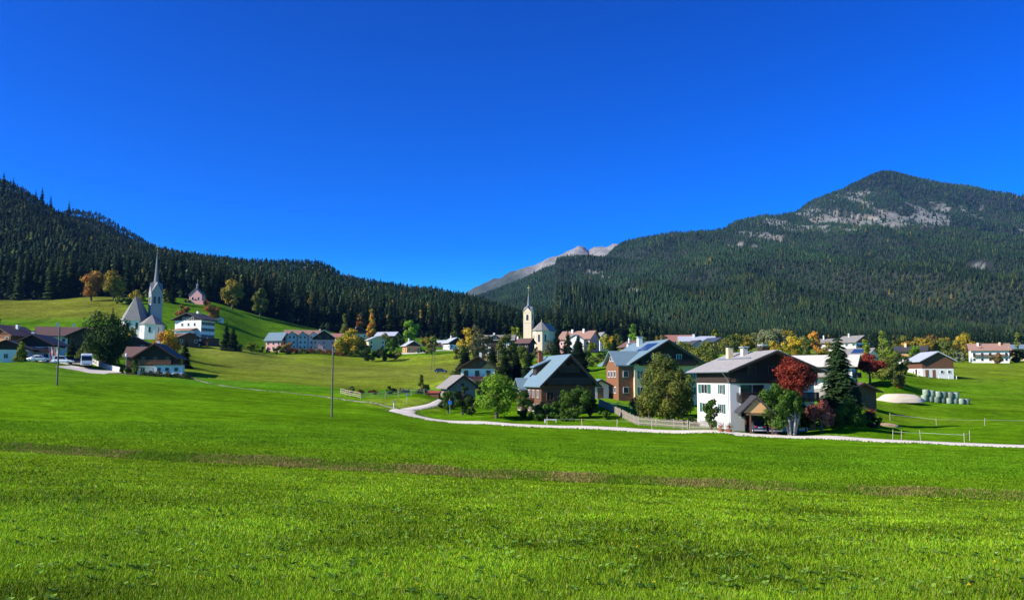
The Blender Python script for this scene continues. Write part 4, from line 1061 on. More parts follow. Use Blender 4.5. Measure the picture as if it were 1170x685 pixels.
# ------------------------------------------------------------------ the forest
g = np.random.default_rng(3)
pts = []
for lo_, hi_, s0, ds in ((-280, 600, 5.8, .0018), (600, 1420, 4.7, .0026)):
    Y = 515.0
    while Y < 4760:
        s = s0 + max(0, Y - 700) * ds
        step = s / Y * F
        pxs = np.arange(lo_, hi_, step)
        pxs = pxs + g.uniform(-.45, .45, len(pxs)) * step
        yy = Y + g.uniform(-.5, .5, len(pxs)) * s
        pts.append(np.stack([pxs, yy], 1))
        Y += s * .95
pts = np.concatenate(pts)
px, yy = pts[:, 0], pts[:, 1]
keep = yy > edgeY(px) + g.uniform(-2, 5, len(px))
keep &= ~((yy > 1850) & (px < 545))
keep &= ~((yy > 3750) & (px < 705))
px, yy = px[keep], yy[keep]
xx = px2x(px, yy)
zz = ground(xx, yy)
def unv(v):
    t = math.tan(PIT); q = (HR - v) / F
    return 342.5 - F * (q - t) / (1 + q * t)
row = unv(HR - zz / yy * F)
r_ = rockmask(px, row, xx, yy)
# the mountain wood is thinner and patchy high up
pt = np.where((yy > 2200) & (row < 275), .20, 0) + np.where((yy > 1500), .18 * (fbm(xx / 160, yy / 160, 3) > .12), 0) + sm(px, 930, 1170) * .1 * (yy > 3600)
keep = (g.random(len(px)) > r_ * .70) & (g.random(len(px)) > pt)
# small clearings
cl = (((px - 1120) / 16) ** 2 + ((row - 303) / 6) ** 2 < 1) & (yy > 1500)
keep &= ~cl
px, yy, xx, zz, row = px[keep], yy[keep], xx[keep], zz[keep], row[keep]
patch = fbm(xx / 60, yy / 60, 3); patch2 = fbm(xx / 260 + 5, yy / 260, 3)
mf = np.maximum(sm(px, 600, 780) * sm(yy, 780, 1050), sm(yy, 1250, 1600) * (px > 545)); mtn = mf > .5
H = np.where(yy < 800, g.uniform(19, 31, len(px)), g.uniform(17, 29, len(px)))
H = H * (1 - mf) + mf * (7.6 + .0015 * yy) * g.uniform(.72, 1.3, len(px)) * (1 + .6 * patch)
fr_ = sm(px, 700, 790) * (yy < 1100); H = H * (1 - fr_ * .42 * (1 - mf))
Wd = H * g.uniform(.24, .34, len(px)) * (1 + .75 * mf) + np.clip(yy - 900, 0, 4000) * .0008
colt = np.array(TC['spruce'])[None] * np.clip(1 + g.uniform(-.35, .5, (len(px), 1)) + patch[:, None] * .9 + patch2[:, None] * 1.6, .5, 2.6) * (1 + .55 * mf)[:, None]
lar = (g.random(len(px)) < np.where((px > 280) & (px < 560) & (yy < 900), .05, np.where(mtn, .004, .010)) + .06 * (patch > .27) * (yy > 1200))
dec = mtn & (yy < 1900) & (patch > .14) & (g.random(len(px)) < .55); colt[dec] = jcol((.045, .060, .014), int(dec.sum()), g, .35, .2)
colt = np.maximum(colt, .004)
colt[lar] = jcol((.16, .12, .025), int(lar.sum()), g, .3, .15)
lg = g.random(len(px)) < .10; colt[lg & ~lar] = jcol((.060, .085, .024), int((lg & ~lar).sum()), g)
inframe = (px > -8) & (px < 1178)
order = np.argsort(yy / H + (~inframe) * 1e5)
# individual trees at the forest edge: those that show largest
front = []
cnt = {}
for k in order:
    b = int(px[k] // 9)
    if px[k] < 0 or px[k] > 1172: continue
    if cnt.get(b, 0) >= 3: continue
    cnt[b] = cnt.get(b, 0) + 1
    front.append(k)
    if len(front) == 292: break
front = np.array(front)
protos = []
for v in range(7):
    gg = np.random.default_rng(50 + v)
    V, c = spruce_mesh(1.0 * 25, 25 * (.27 + .02 * v), 420, gg, 'spruce')
    c = c * (1 + .06 * (v - 3))
    if v == 6: c = jcol((.13, .12, .03), len(c), gg)
    if v == 5: c = jcol((.055, .085, .024), len(c), gg)
    protos.append((tri_mesh('spruce_crown', V, c, 'leaf', 4), MB().tube((0, 0, -1), (0, 0, 23), .28, .04, 6)))
tm = None
def edge_label(p):
    if p < 330: return 'tall dark spruce at the foot of the wooded hill above the upper meadow', 'spruces along the edge of the hill forest'
    if p < 690: return 'tall dark spruce in the front rank of the forest behind the village', 'spruces in the front rank behind the village'
    return 'dark spruce in the front rank at the foot of the big mountain', 'spruces at the foot of the mountain'
for i, k in enumerate(front):
    v = (6 if g.random() < .4 else 5) if lar[k] else int(g.integers(0, 6))
    la, gr = edge_label(px[k])
    if v == 6: la = la.replace('tall dark spruce', 'tall yellowing larch').replace('dark spruce', 'yellowing larch'); gr = gr.replace('spruces', 'yellowing larches')
    if v == 5: la = la.replace('dark spruce', 'mid green spruce'); gr = 'mid green ' + gr
    t = thing('spruce_tree' if v != 6 else 'larch_tree', la, 'conifer', (xx[k], yy[k], zz[k] - .2), float(g.uniform(0, 6.28)), gr)
    t.scale = (H[k] / 25,) * 3
    link('crown', protos[v][0], t)
    if tm is None: tm = protos[0][1].build('trunk', 'bark', t).data
    else: link('trunk', tm, t)
# seven tall trees standing clear on the skyline of the hill
for p, Yr, hh, lab in [(3, 1120, 30, 'tall ragged spruce on the skyline at the very edge of the picture'), (14, 1125, 27, 'ragged spruce on the skyline, second one in from the edge'), (24, 1130, 22, 'shorter skyline spruce left of the gap in the ridge trees'),
                  (40, 1160, 24, 'first lone spruce on the skyline left of the tall trio'), (47, 1165, 30, 'tallest lone spruce of the skyline trio'), (57, 1170, 27, 'lone skyline spruce with bare lower trunk beside the dark ridge'), (78, 1500, 38, 'tall dark spruce topping the shaded second ridge')]:
    lo = P(p, Yr)
    t = thing('spruce_tree', lab, 'conifer', lo, p, 'lone spruces on the skyline'); t.scale = (hh / 17, hh / 17, hh / 20)
    link('crown', protos[int(p) % 4][0], t); link('trunk', tm, t)

rest = np.ones(len(px), bool); rest[front] = False
def forest_mesh(sel, nb, kind, seed):
    """merge trees of one template size: nb boughs per tree"""
    gg = np.random.default_rng(seed)
    idx = np.where(sel)[0]
    Vs, Cs = [], []
    NT = 6
    for v in range(NT):
        ids = idx[v::NT]
        if not len(ids): continue
        if kind == 'bough':
            T, tc = spruce_mesh(1.0, 1.0, nb, np.random.default_rng(seed + v), 'spruce')
            tc = tc / np.array(TC['spruce'])
            T = T.copy(); 
        else:
            tri = []
            for a, b, r0 in ((.02, .50, 1.0), (.28, .78, .72), (.55, 1.0, .42)):
                n = nb; off = gg.uniform(0, 6)
                ring = [(math.cos(off + 2 * math.pi * i / n) * r0 * .5 * gg.uniform(.75, 1.15), math.sin(off + 2 * math.pi * i / n) * r0 * .5 * gg.uniform(.75, 1.15), a + gg.uniform(-.05, .05)) for i in range(n)]
                for i in range(n): tri.append([ring[i], ring[(i + 1) % n], (0, 0, b)])
            T = np.array(tri); tc = gg.uniform(.8, 1.25, (len(T), 1)) * np.ones((1, 3))
        a = gg.uniform(0, 6.28, len(ids)); ca, sa = np.cos(a), np.sin(a)
        X = T[None, ..., 0] * ca[:, None, None] - T[None, ..., 1] * sa[:, None, None]
        Yv = T[None, ..., 0] * sa[:, None, None] + T[None, ..., 1] * ca[:, None, None]
        w_ = Wd[ids][:, None, None]; h_ = H[ids][:, None, None]
        V = np.stack([X * w_ + xx[ids][:, None, None], Yv * w_ + yy[ids][:, None, None], T[None, ..., 2] * h_ + zz[ids][:, None, None]], -1)
        Vs.append(V.reshape(-1, T.shape[1], 3))
        Cs.append((colt[ids][:, None, :] * tc[None]).reshape(-1, 3))
    return np.concatenate(Vs), np.concatenate(Cs)
def add_forest(name, sel, nb, kind, seed, label):
    V, c = forest_mesh(sel, nb, kind, seed)
    o = link(name, tri_mesh(name, V, c, 'leaf', V.shape[1])); tag(o, label, 'forest', None, 'stuff')
left = (px < 640) & (yy < 2000)
add_forest('forest', rest & (yy < 860), 44, 'bough', 11, 'dense dark spruce forest behind its front rank of trees')
add_forest('hill_forest', rest & (yy >= 860) & left, 20, 'bough', 21, 'dark spruce forest climbing to the skyline of the hill')
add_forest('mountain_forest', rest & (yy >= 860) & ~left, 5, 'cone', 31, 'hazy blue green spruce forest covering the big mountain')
print('forest trees', len(px), 'near', int((rest & (yy < 860)).sum()), 'hill', int((rest & (yy >= 860) & left).sum()), 'mountain', int((rest & (yy >= 860) & ~left).sum()))

# ------------------------------------------------------------------ grass in the foreground
def blades(n, rlo, rhi, seed, base_h, wpx, colfun, pxlo=-180, pxhi=1350, hpow=1.0):
    gg = np.random.default_rng(seed)
    p = gg.uniform(pxlo, pxhi, n); r = gg.uniform(rlo, rhi, n)
    # distance at which the ground shows at that row: interpolate on the near slope
    yk = np.linspace(5, 110, 400)
    out = np.empty(n)
    for a in range(int(pxlo), int(pxhi), 30):
        m = (p >= a) & (p < a + 30)
        if not m.any(): continue
        xk = (a + 15 - 585) / F * yk
        rk_ = HR - ground(xk, yk) / yk * F
        rr = np.minimum.accumulate(rk_)
        out[m] = np.interp(-r[m], -rr, yk)
    x = px2x(p, out); y = out
    z = ground(x, y)
    mp = y / F
    hgt = base_h * gg.uniform(.5, 1.3, n) * (1 + .9 * fbm(x / .9, y / .9, 3)) * (1 + .6 * fbm(x / 5 + 3, y / 5, 3))
    wd = wpx * mp * gg.uniform(.7, 1.3, n)
    a = gg.uniform(0, 6.28, n); lean = gg.uniform(.1, .9, n) * hgt; la = gg.uniform(0, 6.28, n)
    sx, sy = np.cos(a) * wd / 2, np.sin(a) * wd / 2
    V = np.stack([np.stack([x - sx, y - sy, z - .01], 1), np.stack([x + sx, y + sy, z - .01], 1), np.stack([x + np.cos(la) * lean, y + np.sin(la) * lean, z + hgt], 1)], 1)
    return V, colfun(x, y, n, gg), x, y
def grass_col(x, y, n, gg):
    t = fbm(x / 2.2, y / 2.2, 3); u = fbm(x / 9 + 5, y / 9, 3)
    c = np.array([.172, .315, .012])[None] * (1 + gg.uniform(-.5, .5, (n, 1)) + 1.5 * t[:, None] + .7 * u[:, None])
    c[:, 0] *= 1 + gg.uniform(-.25, .45, n)
    dry = gg.random(n) < .035; c[dry] = jcol((.34, .33, .11), int(dry.sum()), gg)
    return np.clip(c, .004, .8)
V1, c1, x1, y1 = blades(480000, 505, 760, 5, .055, 1.5, grass_col)
ok = y1 < bank_Y(585 + x1 / y1 * F) + .1
GV, GC = [V1[ok]], [c1[ok]]
def far_col(x, y, n, gg):
    t = fbm(x / 5, y / 5, 3); pp = 585 + x / y * F
    k = np.clip((y - bank_Y(pp) - 5) / 6, 0, 1)[:, None]
    c = (np.array([.128, .26, .006])[None] * (1 - k) + np.array([.112, .246, .006])[None] * k) * (1 + gg.uniform(-.3, .35, (n, 1)) + .8 * t[:, None])
    return np.clip(c, .004, .8)
V2, c2, x2, y2 = blades(230000, 480, 562, 6, .055, 1.6, far_col)
p2 = 585 + x2 / y2 * F
ok = (y2 > bank_Y(p2) + .5) & (y2 < np.where(p2 > 455, 84, 112)) & (np.random.default_rng(4).random(len(y2)) < 1.15 - (y2 - 45) / 60)
GV.append(V2[ok]); GC.append(c2[ok])
o = link('grass', tri_mesh('grass', np.concatenate(GV), np.concatenate(GC), 'leaf')); tag(o, 'short bright green grass of the sloping hay meadow', 'grass', None, 'stuff')
# dry grass on the face of the little bank
gg = np.random.default_rng(8); n = 60000
p = gg.uniform(-150, 1320, n); y = bank_Y(p) + gg.uniform(-.05, 1.25, n) + .5 * fbm(p / 25, p * 0 + .5, 3); x = (p - 585) / F * y; z = ground(x, y)
hgt = gg.uniform(.04, .12, n) * (1 + 1.6 * fbm(x / 1.5, y / 1.5, 3)); a = gg.uniform(0, 6.28, n); wd = .055; la = gg.uniform(0, 6.28, n)
V = np.stack([np.stack([x - np.cos(a) * wd / 2, y - np.sin(a) * wd / 2, z - .02], 1), np.stack([x + np.cos(a) * wd / 2, y + np.sin(a) * wd / 2, z - .02], 1), np.stack([x + np.cos(la) * hgt * .8, y + np.sin(la) * hgt * .8, z + hgt], 1)], 1)
tn = fbm(x / 3, y / 2, 3)
c = np.where((gg.random(n) < .36 + tn * 1.7 + .6 * fbm(x / 9, y / 9, 3) - .22 * (p < 250))[:, None], jcol((.36, .27, .095), n, gg, .4, .12), jcol((.14, .25, .012), n, gg, .35))
o = link('bank_grass', tri_mesh('bank_grass', V, c, 'leaf')); tag(o, 'brown dry grass along the low bank across the meadow', 'grass', None, 'stuff')
# tufts creeping over the road edges
gg = np.random.default_rng(12); VV = []; CC = []
for L_, hw_ in ((ROAD, 2.3), (BRANCH, 1.2), (TRACK, .45)):
    q = np.array([(float(px2x(a_, Y_)), Y_) for a_, r_2, Y_ in L_])
    seg = np.diff(q, axis=0); ln = np.hypot(seg[:, 0], seg[:, 1]); n = int(ln.sum() * 45)
    cum = np.concatenate([[0], np.cumsum(ln)]); u = gg.uniform(0, cum[-1], n); i = np.clip(np.searchsorted(cum, u) - 1, 0, len(seg) - 1); t_ = (u - cum[i]) / ln[i]
    b = q[i] + seg[i] * t_[:, None]; nrm_ = np.stack([seg[i][:, 1], -seg[i][:, 0]], 1) / ln[i][:, None]
    off = np.where(gg.random(n) < .5, -1, 1) * (hw_ + gg.normal(.05, .28, n))
    b = b + nrm_ * off[:, None]; x, y = b[:, 0], b[:, 1]; z = ground(x, y) + .02
    hh = gg.uniform(.05, .15, n) * (1 + 1.5 * fbm(x / 2, y / 2, 2)); wd = .09; a = gg.uniform(0, 6.28, n); la = gg.uniform(0, 6.28, n)
    VV.append(np.stack([np.stack([x - np.cos(a) * wd, y - np.sin(a) * wd, z], 1), np.stack([x + np.cos(a) * wd, y + np.sin(a) * wd, z], 1), np.stack([x + np.cos(la) * hh, y + np.sin(la) * hh, z + hh], 1)], 1))
    CC.append(np.where((gg.random(n) < .25)[:, None], jcol((.26, .24, .08), n, gg, .3), jcol((.10, .22, .012), n, gg, .35)))
o = link('verge_grass', tri_mesh('verge_grass', np.concatenate(VV), np.concatenate(CC), 'leaf')); tag(o, 'rough grass tufts along the edges of the gravel road', 'grass', None, 'stuff')
# broad leaved weeds
def weeds(n, seed, label, name, colr, ylo=8.5, yhi=36):
    gg = np.random.default_rng(seed); Vs = []; Cs = []
    for k in range(n):
        Yk = math.exp(gg.uniform(math.log(ylo), math.log(yhi))); pk_ = gg.uniform(-60, 1240); x0 = (pk_ - 585) / F * Yk
        if Yk > bank_Y(pk_) - 1: continue
        for q in range(int(gg.integers(1, 5))):
            xc, yc = x0 + gg.normal(0, .25), Yk + gg.normal(0, .25); zc_ = float(ground(xc, yc)); m = int(gg.integers(6, 12))
            a = gg.uniform(0, 6.28, m); L = gg.uniform(.035, .085, m) ; wdt = L * .32; up = gg.uniform(.25, .8, m)
            d = np.stack([np.cos(a), np.sin(a), up], 1); s = np.stack([-np.sin(a), np.cos(a), 0 * a], 1)
            b = np.array([xc, yc, zc_ + .03])[None]
            Vs.append(np.stack([b + d * 0, b + d * (L * .55)[:, None] - s * wdt[:, None], b + d * L[:, None] * np.array([1, 1, .7]), b + d * (L * .55)[:, None] + s * wdt[:, None]], 1))
            Cs.append(jcol(colr, m, gg, .3))
    o = link(name, tri_mesh(name, np.concatenate(Vs), np.concatenate(Cs), 'leaf', 4)); tag(o, label, 'weeds', None, 'stuff')
# dandelion heads
gg = np.random.default_rng(71); n = 44; p = gg.uniform(-20, 1200, n); y = np.exp(gg.uniform(math.log(9), math.log(34), n)); x = px2x(p, y); z = ground(x, y)
pp = np.repeat(np.stack([x, y, z + .07], 1), 6, 0); V = leaf_quads(pp, unit(gg.normal(0, .4, (n * 6, 3)) + np.array([0, -.5, .8])), .017, gg)
c = np.where((gg.random(n) < .85)[:, None], np.array([[.70, .50, .03]]), np.array([[.75, .75, .70]])).repeat(6, 0)
o = link('dandelion_heads', tri_mesh('dandelion_heads', V, c, 'leaf', 4)); tag(o, 'tiny yellow and white flower heads dotted in the near meadow', 'flowers', None, 'stuff')
weeds(330, 61, 'bright dandelion and dock leaves scattered in the meadow', 'meadow_weeds', (.17, .30, .04))
weeds(260, 62, 'dark broad weed leaves scattered in the meadow', 'dark_weeds', (.06, .15, .018))

# ------------------------------------------------------------------ houses
class House:
    """gables face local -y (F) and +y (B); eaves sides are -x (L) and +x (R); ridge runs along y"""
    def __init__(s, name, label, cat, key, rot, W, L, He, pitch, wall='plaster', upper=None, h1=None, roof='roof_brown', over=.9, group=None, loc=None, zoff=0, gover=None, ridge_off=0.0, sink=1.2, th=.22):
        px, row, Y = HS[key] if key else loc
        p = P(px, Y) if key else P(px, Y)
        s.root = thing(name, label, cat, (p.x, p.y, p.z + zoff), R(rot), group)
        s.W, s.L, s.He, s.over = W, L, He, over
        s.gover = over if gover is None else gover
        s.pitch = R(pitch); s.ro = ridge_off
        s.Hr = He + (W / 2) * math.tan(s.pitch)
        w, l = W / 2, L / 2
        h1 = He if h1 is None else h1
        mb = MB()
        if upper and h1 < He + .01:
            mb.box(-w, w, -l, l, -sink, h1)
        else:
            mb.box(-w, w, -l, l, -sink, h1)
        if not upper:
            mb.v = []; mb.f = []
            mb.poly([(-w, -l, -sink), (w, -l, -sink), (w, l, -sink), (-w, l, -sink), (-w, -l, He), (w, -l, He), (w, l, He), (-w, l, He), (0, -l, s.Hr), (0, l, s.Hr)],
                    [(0, 3, 2, 1), (0, 1, 5, 8, 4), (1, 2, 6, 5), (2, 3, 7, 9, 6), (3, 0, 4, 7), (4, 8, 9, 7), (5, 6, 9, 8)])
        s.wall = mb.build('wall', wall, s.root)
        if upper:
            e = .04; mb = MB(); a, b = w + e, l + e
            zr = He + a * math.tan(s.pitch) * 1.0
            mb.poly([(-a, -b, h1), (a, -b, h1), (a, b, h1), (-a, b, h1), (-a, -b, He - .02), (a, -b, He - .02), (a, b, He - .02), (-a, b, He - .02), (0, -b, s.Hr - .02), (0, b, s.Hr - .02)],
                    [(0, 3, 2, 1), (0, 1, 5, 8, 4), (1, 2, 6, 5), (2, 3, 7, 9, 6), (3, 0, 4, 7), (4, 8, 9, 7), (5, 6, 9, 8)])
            s.upper = mb.build('upper_wall', upper, s.root)
        # roof: chevron slab
        ov, go = s.over, s.gover
        t = math.tan(s.pitch); xe = w + ov; ze = He - ov * t
        mb = MB()
        yb0, yb1 = -l - go, l + go
        up = .05
        prof = [(-xe, ze + up), (0, s.Hr + up), (xe, ze + up), (xe, ze + up + th), (0, s.Hr + up + th * 1.25), (-xe, ze + up + th)]
        mb.poly([(x, yb0, z) for x, z in prof] + [(x, yb1, z) for x, z in prof],
                [(0, 1, 4, 5), (1, 2, 3, 4), (11, 10, 7, 6), (10, 9, 8, 7), (0, 6, 7, 1), (1, 7, 8, 2), (3, 9, 10, 4), (4, 10, 11, 5), (2, 8, 9, 3), (5, 11, 6, 0)])
        s.roof = mb.build('roof', roof, s.root)
        # verge boards on both gables
        if Y < 240:
            for yy_ in (yb0 - .03, yb1 + .03):
                for sg in (-1, 1):
                    MB().bar((sg * xe, yy_, ze + .08), (0, yy_, s.Hr + .08), .05, .26).build('verge_board', 'wood_dark' if upper != 'wood_red' else 'wood_brown', s.root)
        s.Y = Y
    def fp(s, face, a, z, o):
        w, l = s.W / 2, s.L / 2
        return {'F': (a, -l - o, z), 'B': (-a, l + o, z), 'L': (-w - o, -a, z), 'R': (w + o, a, z)}[face]
    def fbox(s, mb, face, a0, a1, z0, z1, o0, o1):
        p, q = s.fp(face, a0, z0, o0), s.fp(face, a1, z1, o1)
        mb.box(min(p[0], q[0]), max(p[0], q[0]), min(p[1], q[1]), max(p[1], q[1]), z0, z1)
    def window(s, face, a, z, w=.9, h=1.1, shut=None, frame='frame_white', fw=.10, proud=.05):
        o = proud
        if s.Y < 240: fw = .065
        mb = MB()
        s.fbox(mb, face, a - w / 2 - fw, a - w / 2, z - fw, z + h + fw, .0, o + .05)
        s.fbox(mb, face, a + w / 2, a + w / 2 + fw, z - fw, z + h + fw, .0, o + .05)
        s.fbox(mb, face, a - w / 2, a + w / 2, z - fw, z, .0, o + .07)
        s.fbox(mb, face, a - w / 2, a + w / 2, z + h, z + h + fw, .0, o + .05)
        if s.Y < 240: s.fbox(mb, face, a - .03, a + .03, z, z + h, .0, o + .04)
        f = mb.build('window', frame, s.root)
        mb = MB(); s.fbox(mb, face, a - w / 2, a + w / 2, z, z + h, .0, o)
        mb.build('pane', 'glass', f)
        if shut:
            for sg in (-1, 1):
                mb = MB(); c = a + sg * (w / 2 + fw + w * .27)
                s.fbox(mb, face, c - w * .24, c + w * .24, z - .03, z + h + .03, .01, .09)
                mb.build('shutter', shut, f)
        return s
    def row(s, face, zs, n, w=.9, h=1.1, a0=None, a1=None, **k):
        half = (s.W if face in 'FB' else s.L) / 2
        a0 = -half + 1.2 if a0 is None else a0; a1 = half - 1.2 if a1 is None else a1
        for z in (zs if isinstance(zs, (list, tuple)) else [zs]):
            for i in range(n):
                a = (a0 + a1) / 2 if n == 1 else a0 + (a1 - a0) * i / (n - 1)
                s.window(face, a, z, w, h, **k)
        return s
    def door(s, face, a, w=1.0, h=2.1, m='frame_brown', z=0):
        mb = MB(); s.fbox(mb, face, a - w / 2, a + w / 2, z - .2, z + h, 0, .07); d = mb.build('door', m, s.root)
        if s.Y < 240:
            mb = MB(); s.fbox(mb, face, a + w * .3, a + w * .42, z + 1.0, z + 1.06, .07, .13); mb.build('handle', 'metal', d)
        return s
    def balcony(s, face, a0, a1, z, depth=1.1, rail='wood_dark', flowers=False):
        mb = MB(); s.fbox(mb, face, a0, a1, z - .15, z, .02, depth)
        b = mb.build('balcony', 'wood_dark', s.root)
        mb = MB()
        s.fbox(mb, face, a0, a1, z + .92, z + 1.02, depth - .09, depth + .03)
        s.fbox(mb, face, a0, a1, z + .08, z + .16, depth - .06, depth)
        n = max(3, int((a1 - a0) / .17))
        for i in range(n):
            a = a0 + (a1 - a0) * (i + .5) / n
            s.fbox(mb, face, a - .065, a + .065, z + .02, z + .93, depth - .04, depth - .005)
        for aa in (a0, a1):
            for q in range(5):
                o = .1 + (depth - .15) * q / 4
                s.fbox(mb, face, aa - .03, aa + .03, z + .02, z + .95, o - .05, o + .05)
        mb.build('railing', rail, b)
        if flowers:
            g = np.random.default_rng(int(a0 * 10 + 99)); n = 260
            P0 = np.array([s.fp(face, g.uniform(a0, a1), z + .9 + g.uniform(-.12, .22), depth + g.uniform(-.05, .18)) for _ in range(n)])
            V = leaf_quads(P0, unit(g.normal(size=(n, 3))), .085, g)
            c = np.where((g.random(n) < .5)[:, None], jcol((.60, .07, .03), n, g), jcol((.08, .14, .02), n, g))
            link('balcony_flowers', tri_mesh('balcony_flowers', V, c, 'leaf', 4), b)
        return s
    def chimney(s, x, y, top, w=.7, m='plaster', cap='roof_dark', d=None):
        z0 = s.Hr - abs(x) * math.tan(s.pitch) - .3
        d = d or w
        mb = MB().box(x - w / 2, x + w / 2, y - d / 2, y + d / 2, z0, top)
        c = mb.build('chimney', m, s.roof)
        mb = MB()
        k = w * .68; kd = d * .68
        mb.box(x - k, x + k, y - kd, y + kd, top + .18, top + .28)
        for sx in (-1, 1):
            for sy in (-1, 1):
                mb.box(x + sx * (w / 2 - .06) - .04, x + sx * (w / 2 - .06) + .04, y + sy * (d / 2 - .06) - .04, y + sy * (d / 2 - .06) + .04, top - .01, top + .19)
        mb.build('chimney_cap', cap, c)
        return s
    def gutter(s, side):
        sg = {'L': -1, 'R': 1}[side]; xe = s.W / 2 + s.over; ze = s.He - s.over * math.tan(s.pitch)
        mb = MB().tube((sg * (xe + .09), -s.L / 2 - s.gover, ze + .14), (sg * (xe + .09), s.L / 2 + s.gover, ze + .14), .08, .08, 6)
        y = -s.L / 2 + .15
        mb.tube((sg * (xe + .05), y, ze + .08), (sg * (s.W / 2 + .14), y, ze - .9), .05, .05, 6)
        mb.tube((sg * (s.W / 2 + .14), y, ze - .9), (sg * (s.W / 2 + .14), y, .1), .05, .05, 6)
        mb.build('gutter', 'metal', s.root)
        return s
    def slope_panel(s, side, x0, x1, y0, y1, name, m, t=.08):
        """flat panel lying on a roof slope; x measured from the ridge outwards"""
        sg = {'L': -1, 'R': 1}[side]; tt = math.tan(s.pitch); base = s.Hr + .05 + .22 * 1.1
        def mt(p):
            x, y, z = p; return (sg * x, y, base - x * tt + z)
        mb = MB(); 
        mb.box(x0, x1, y0, y1, .03, .03 + t, mt)
        if sg > 0: mb.f = [f for f in mb.f]
        mb.build(name, m, s.roof)
        return s
    def cross_gable(s, side, y, w, out, He, pitch, roof, wall, length=None, name='cross_wing'):
        """small gabled dormer / wing whose ridge runs along x out of an eaves side"""
        sg = {'L': -1, 'R': 1}[side]; t = math.tan(R(pitch)); hr = He + w / 2 * t
        x0, x1 = 0.0, s.W / 2 + out
        mb = MB(); a, b = y - w / 2, y + w / 2
        mb.poly([(sg * x0, a, -1), (sg * x1, a, -1), (sg * x1, b, -1), (sg * x0, b, -1), (sg * x0, a, He), (sg * x1, a, He), (sg * x1, b, He), (sg * x0, b, He), (sg * x0, y, hr), (sg * x1, y, hr)],
                [(0, 1, 5, 4), (1, 2, 6, 9, 5), (2, 3, 7, 6), (4, 5, 9, 8), (6, 7, 8, 9)])
        ww = mb.build(name, wall, s.root)
        ov = .55; ze = He - ov * t; xo = x1 + .7; mb = MB(); a, b = y - w / 2 - ov, y + w / 2 + ov; up, th = .06, .2
        prof = [(a, ze + up), (y, hr + up), (b, ze + up), (b, ze + up + th), (y, hr + up + th), (a, ze + up + th)]
        mb.poly([(sg * x0, q, z) for q, z in prof] + [(sg * xo, q, z) for q, z in prof],
                [(0, 1, 4, 5), (1, 2, 3, 4), (11, 10, 7, 6), (10, 9, 8, 7), (0, 6, 7, 1), (1, 7, 8, 2), (3, 9, 10, 4), (4, 10, 11, 5), (2, 8, 9, 3), (5, 11, 6, 0)])
        mb.build('wing_roof', roof, ww)
        s.cg = dict(sg=sg, x1=x1, y=y, w=w, He=He, hr=hr, wall=ww)
        return s
    def cg_window(s, a, z, w, h, frame='frame_white', shut=None):
        c = s.cg; x = c['x1']; sg = c['sg']
        def bx(mb, a0, a1, z0, z1, o0, o1):
            q = [sg * (x + o0), sg * (x + o1)]; yy_ = [c['y'] + a0, c['y'] + a1]
            mb.box(min(q), max(q), min(yy_), max(yy_), z0, z1)
        mb = MB(); fw = .1
        bx(mb, a - w / 2 - fw, a - w / 2, z - fw, z + h + fw, 0, .1); bx(mb, a + w / 2, a + w / 2 + fw, z - fw, z + h + fw, 0, .1)
        bx(mb, a - w / 2, a + w / 2, z - fw, z, 0, .12); bx(mb, a - w / 2, a + w / 2, z + h, z + h + fw, 0, .1)
        f = mb.build('window', frame, s.root)
        mb = MB(); bx(mb, a - w / 2, a + w / 2, z, z + h, 0, .05); mb.build('pane', 'glass', f)

VG = 'village houses'
# the big white house by the road
h = House('farmhouse', 'large white house with dark timber gable, grey shingle roof and three chimneys by the road', 'house', 'white', 10, 11.6, 10.8, 7.75, 21.5, 'plaster', 'wood_dark', 6.1, 'roof_grey', .9, gover=1.7)
h.window('L', -2.7, 4.75, 2.0, 1.15, shut='shutter').window('L', 2.9, 4.75, 1.0, 1.15, shut='shutter').window('L', -2.5, 2.25, 1.8, 1.15, shut='shutter').window('L', 2.9, 2.25, 1.0, 1.15, shut='shutter')
h.window('L', 2.9, .1, 1.3, .9, frame='greyplaster').window('L', -1.5, .1, 1.2, .9, frame='greyplaster')
h.row('F', [4.15], 1, 3.2, 1.75, a0=-2.8, a1=-2.8); h.row('F', [4.15], 1, 2.4, 1.75, a0=.9, a1=.9); h.row('F', [4.15], 1, 1.2, 1.75, a0=3.6, a1=3.6); h.row('F', [1.9], 1, 3.2, 1.7, a0=-2.8, a1=-2.8); h.row('F', [1.9], 1, 3.0, 1.7, a0=1.8, a1=1.8)
h.row('F', [7.1], 3, 1.0, 1.1, a0=-2.8, a1=2.8, frame='frame_brown', proud=.09)
h.balcony('F', -4.9, 5.6, 3.95, 1.5); h.balcony('F', -5.6, 5.6, 6.45, 1.3)
h.chimney(-2.2, 2.4, 10.9, .75, 'cream', 'roof_dark'); h.chimney(-1.3, -.2, 10.7, .7, 'concrete', 'roof_pale', .9); h.chimney(.2, -2.6, 10.9, .6, 'wood_dark', 'roof_pale', 1.0)
h.gutter('L'); h.slope_panel('L', 2.6, 2.8, -5, 5, 'snow_guard', 'metal', .12)
h.door('F', 5.3, 1.1, 2.2)
mb = MB(); h.fbox(mb, 'L', -5.35, 5.35, -1.4, 1.2, .02, .10); mb.build('plinth', 'greyplaster', h.root)
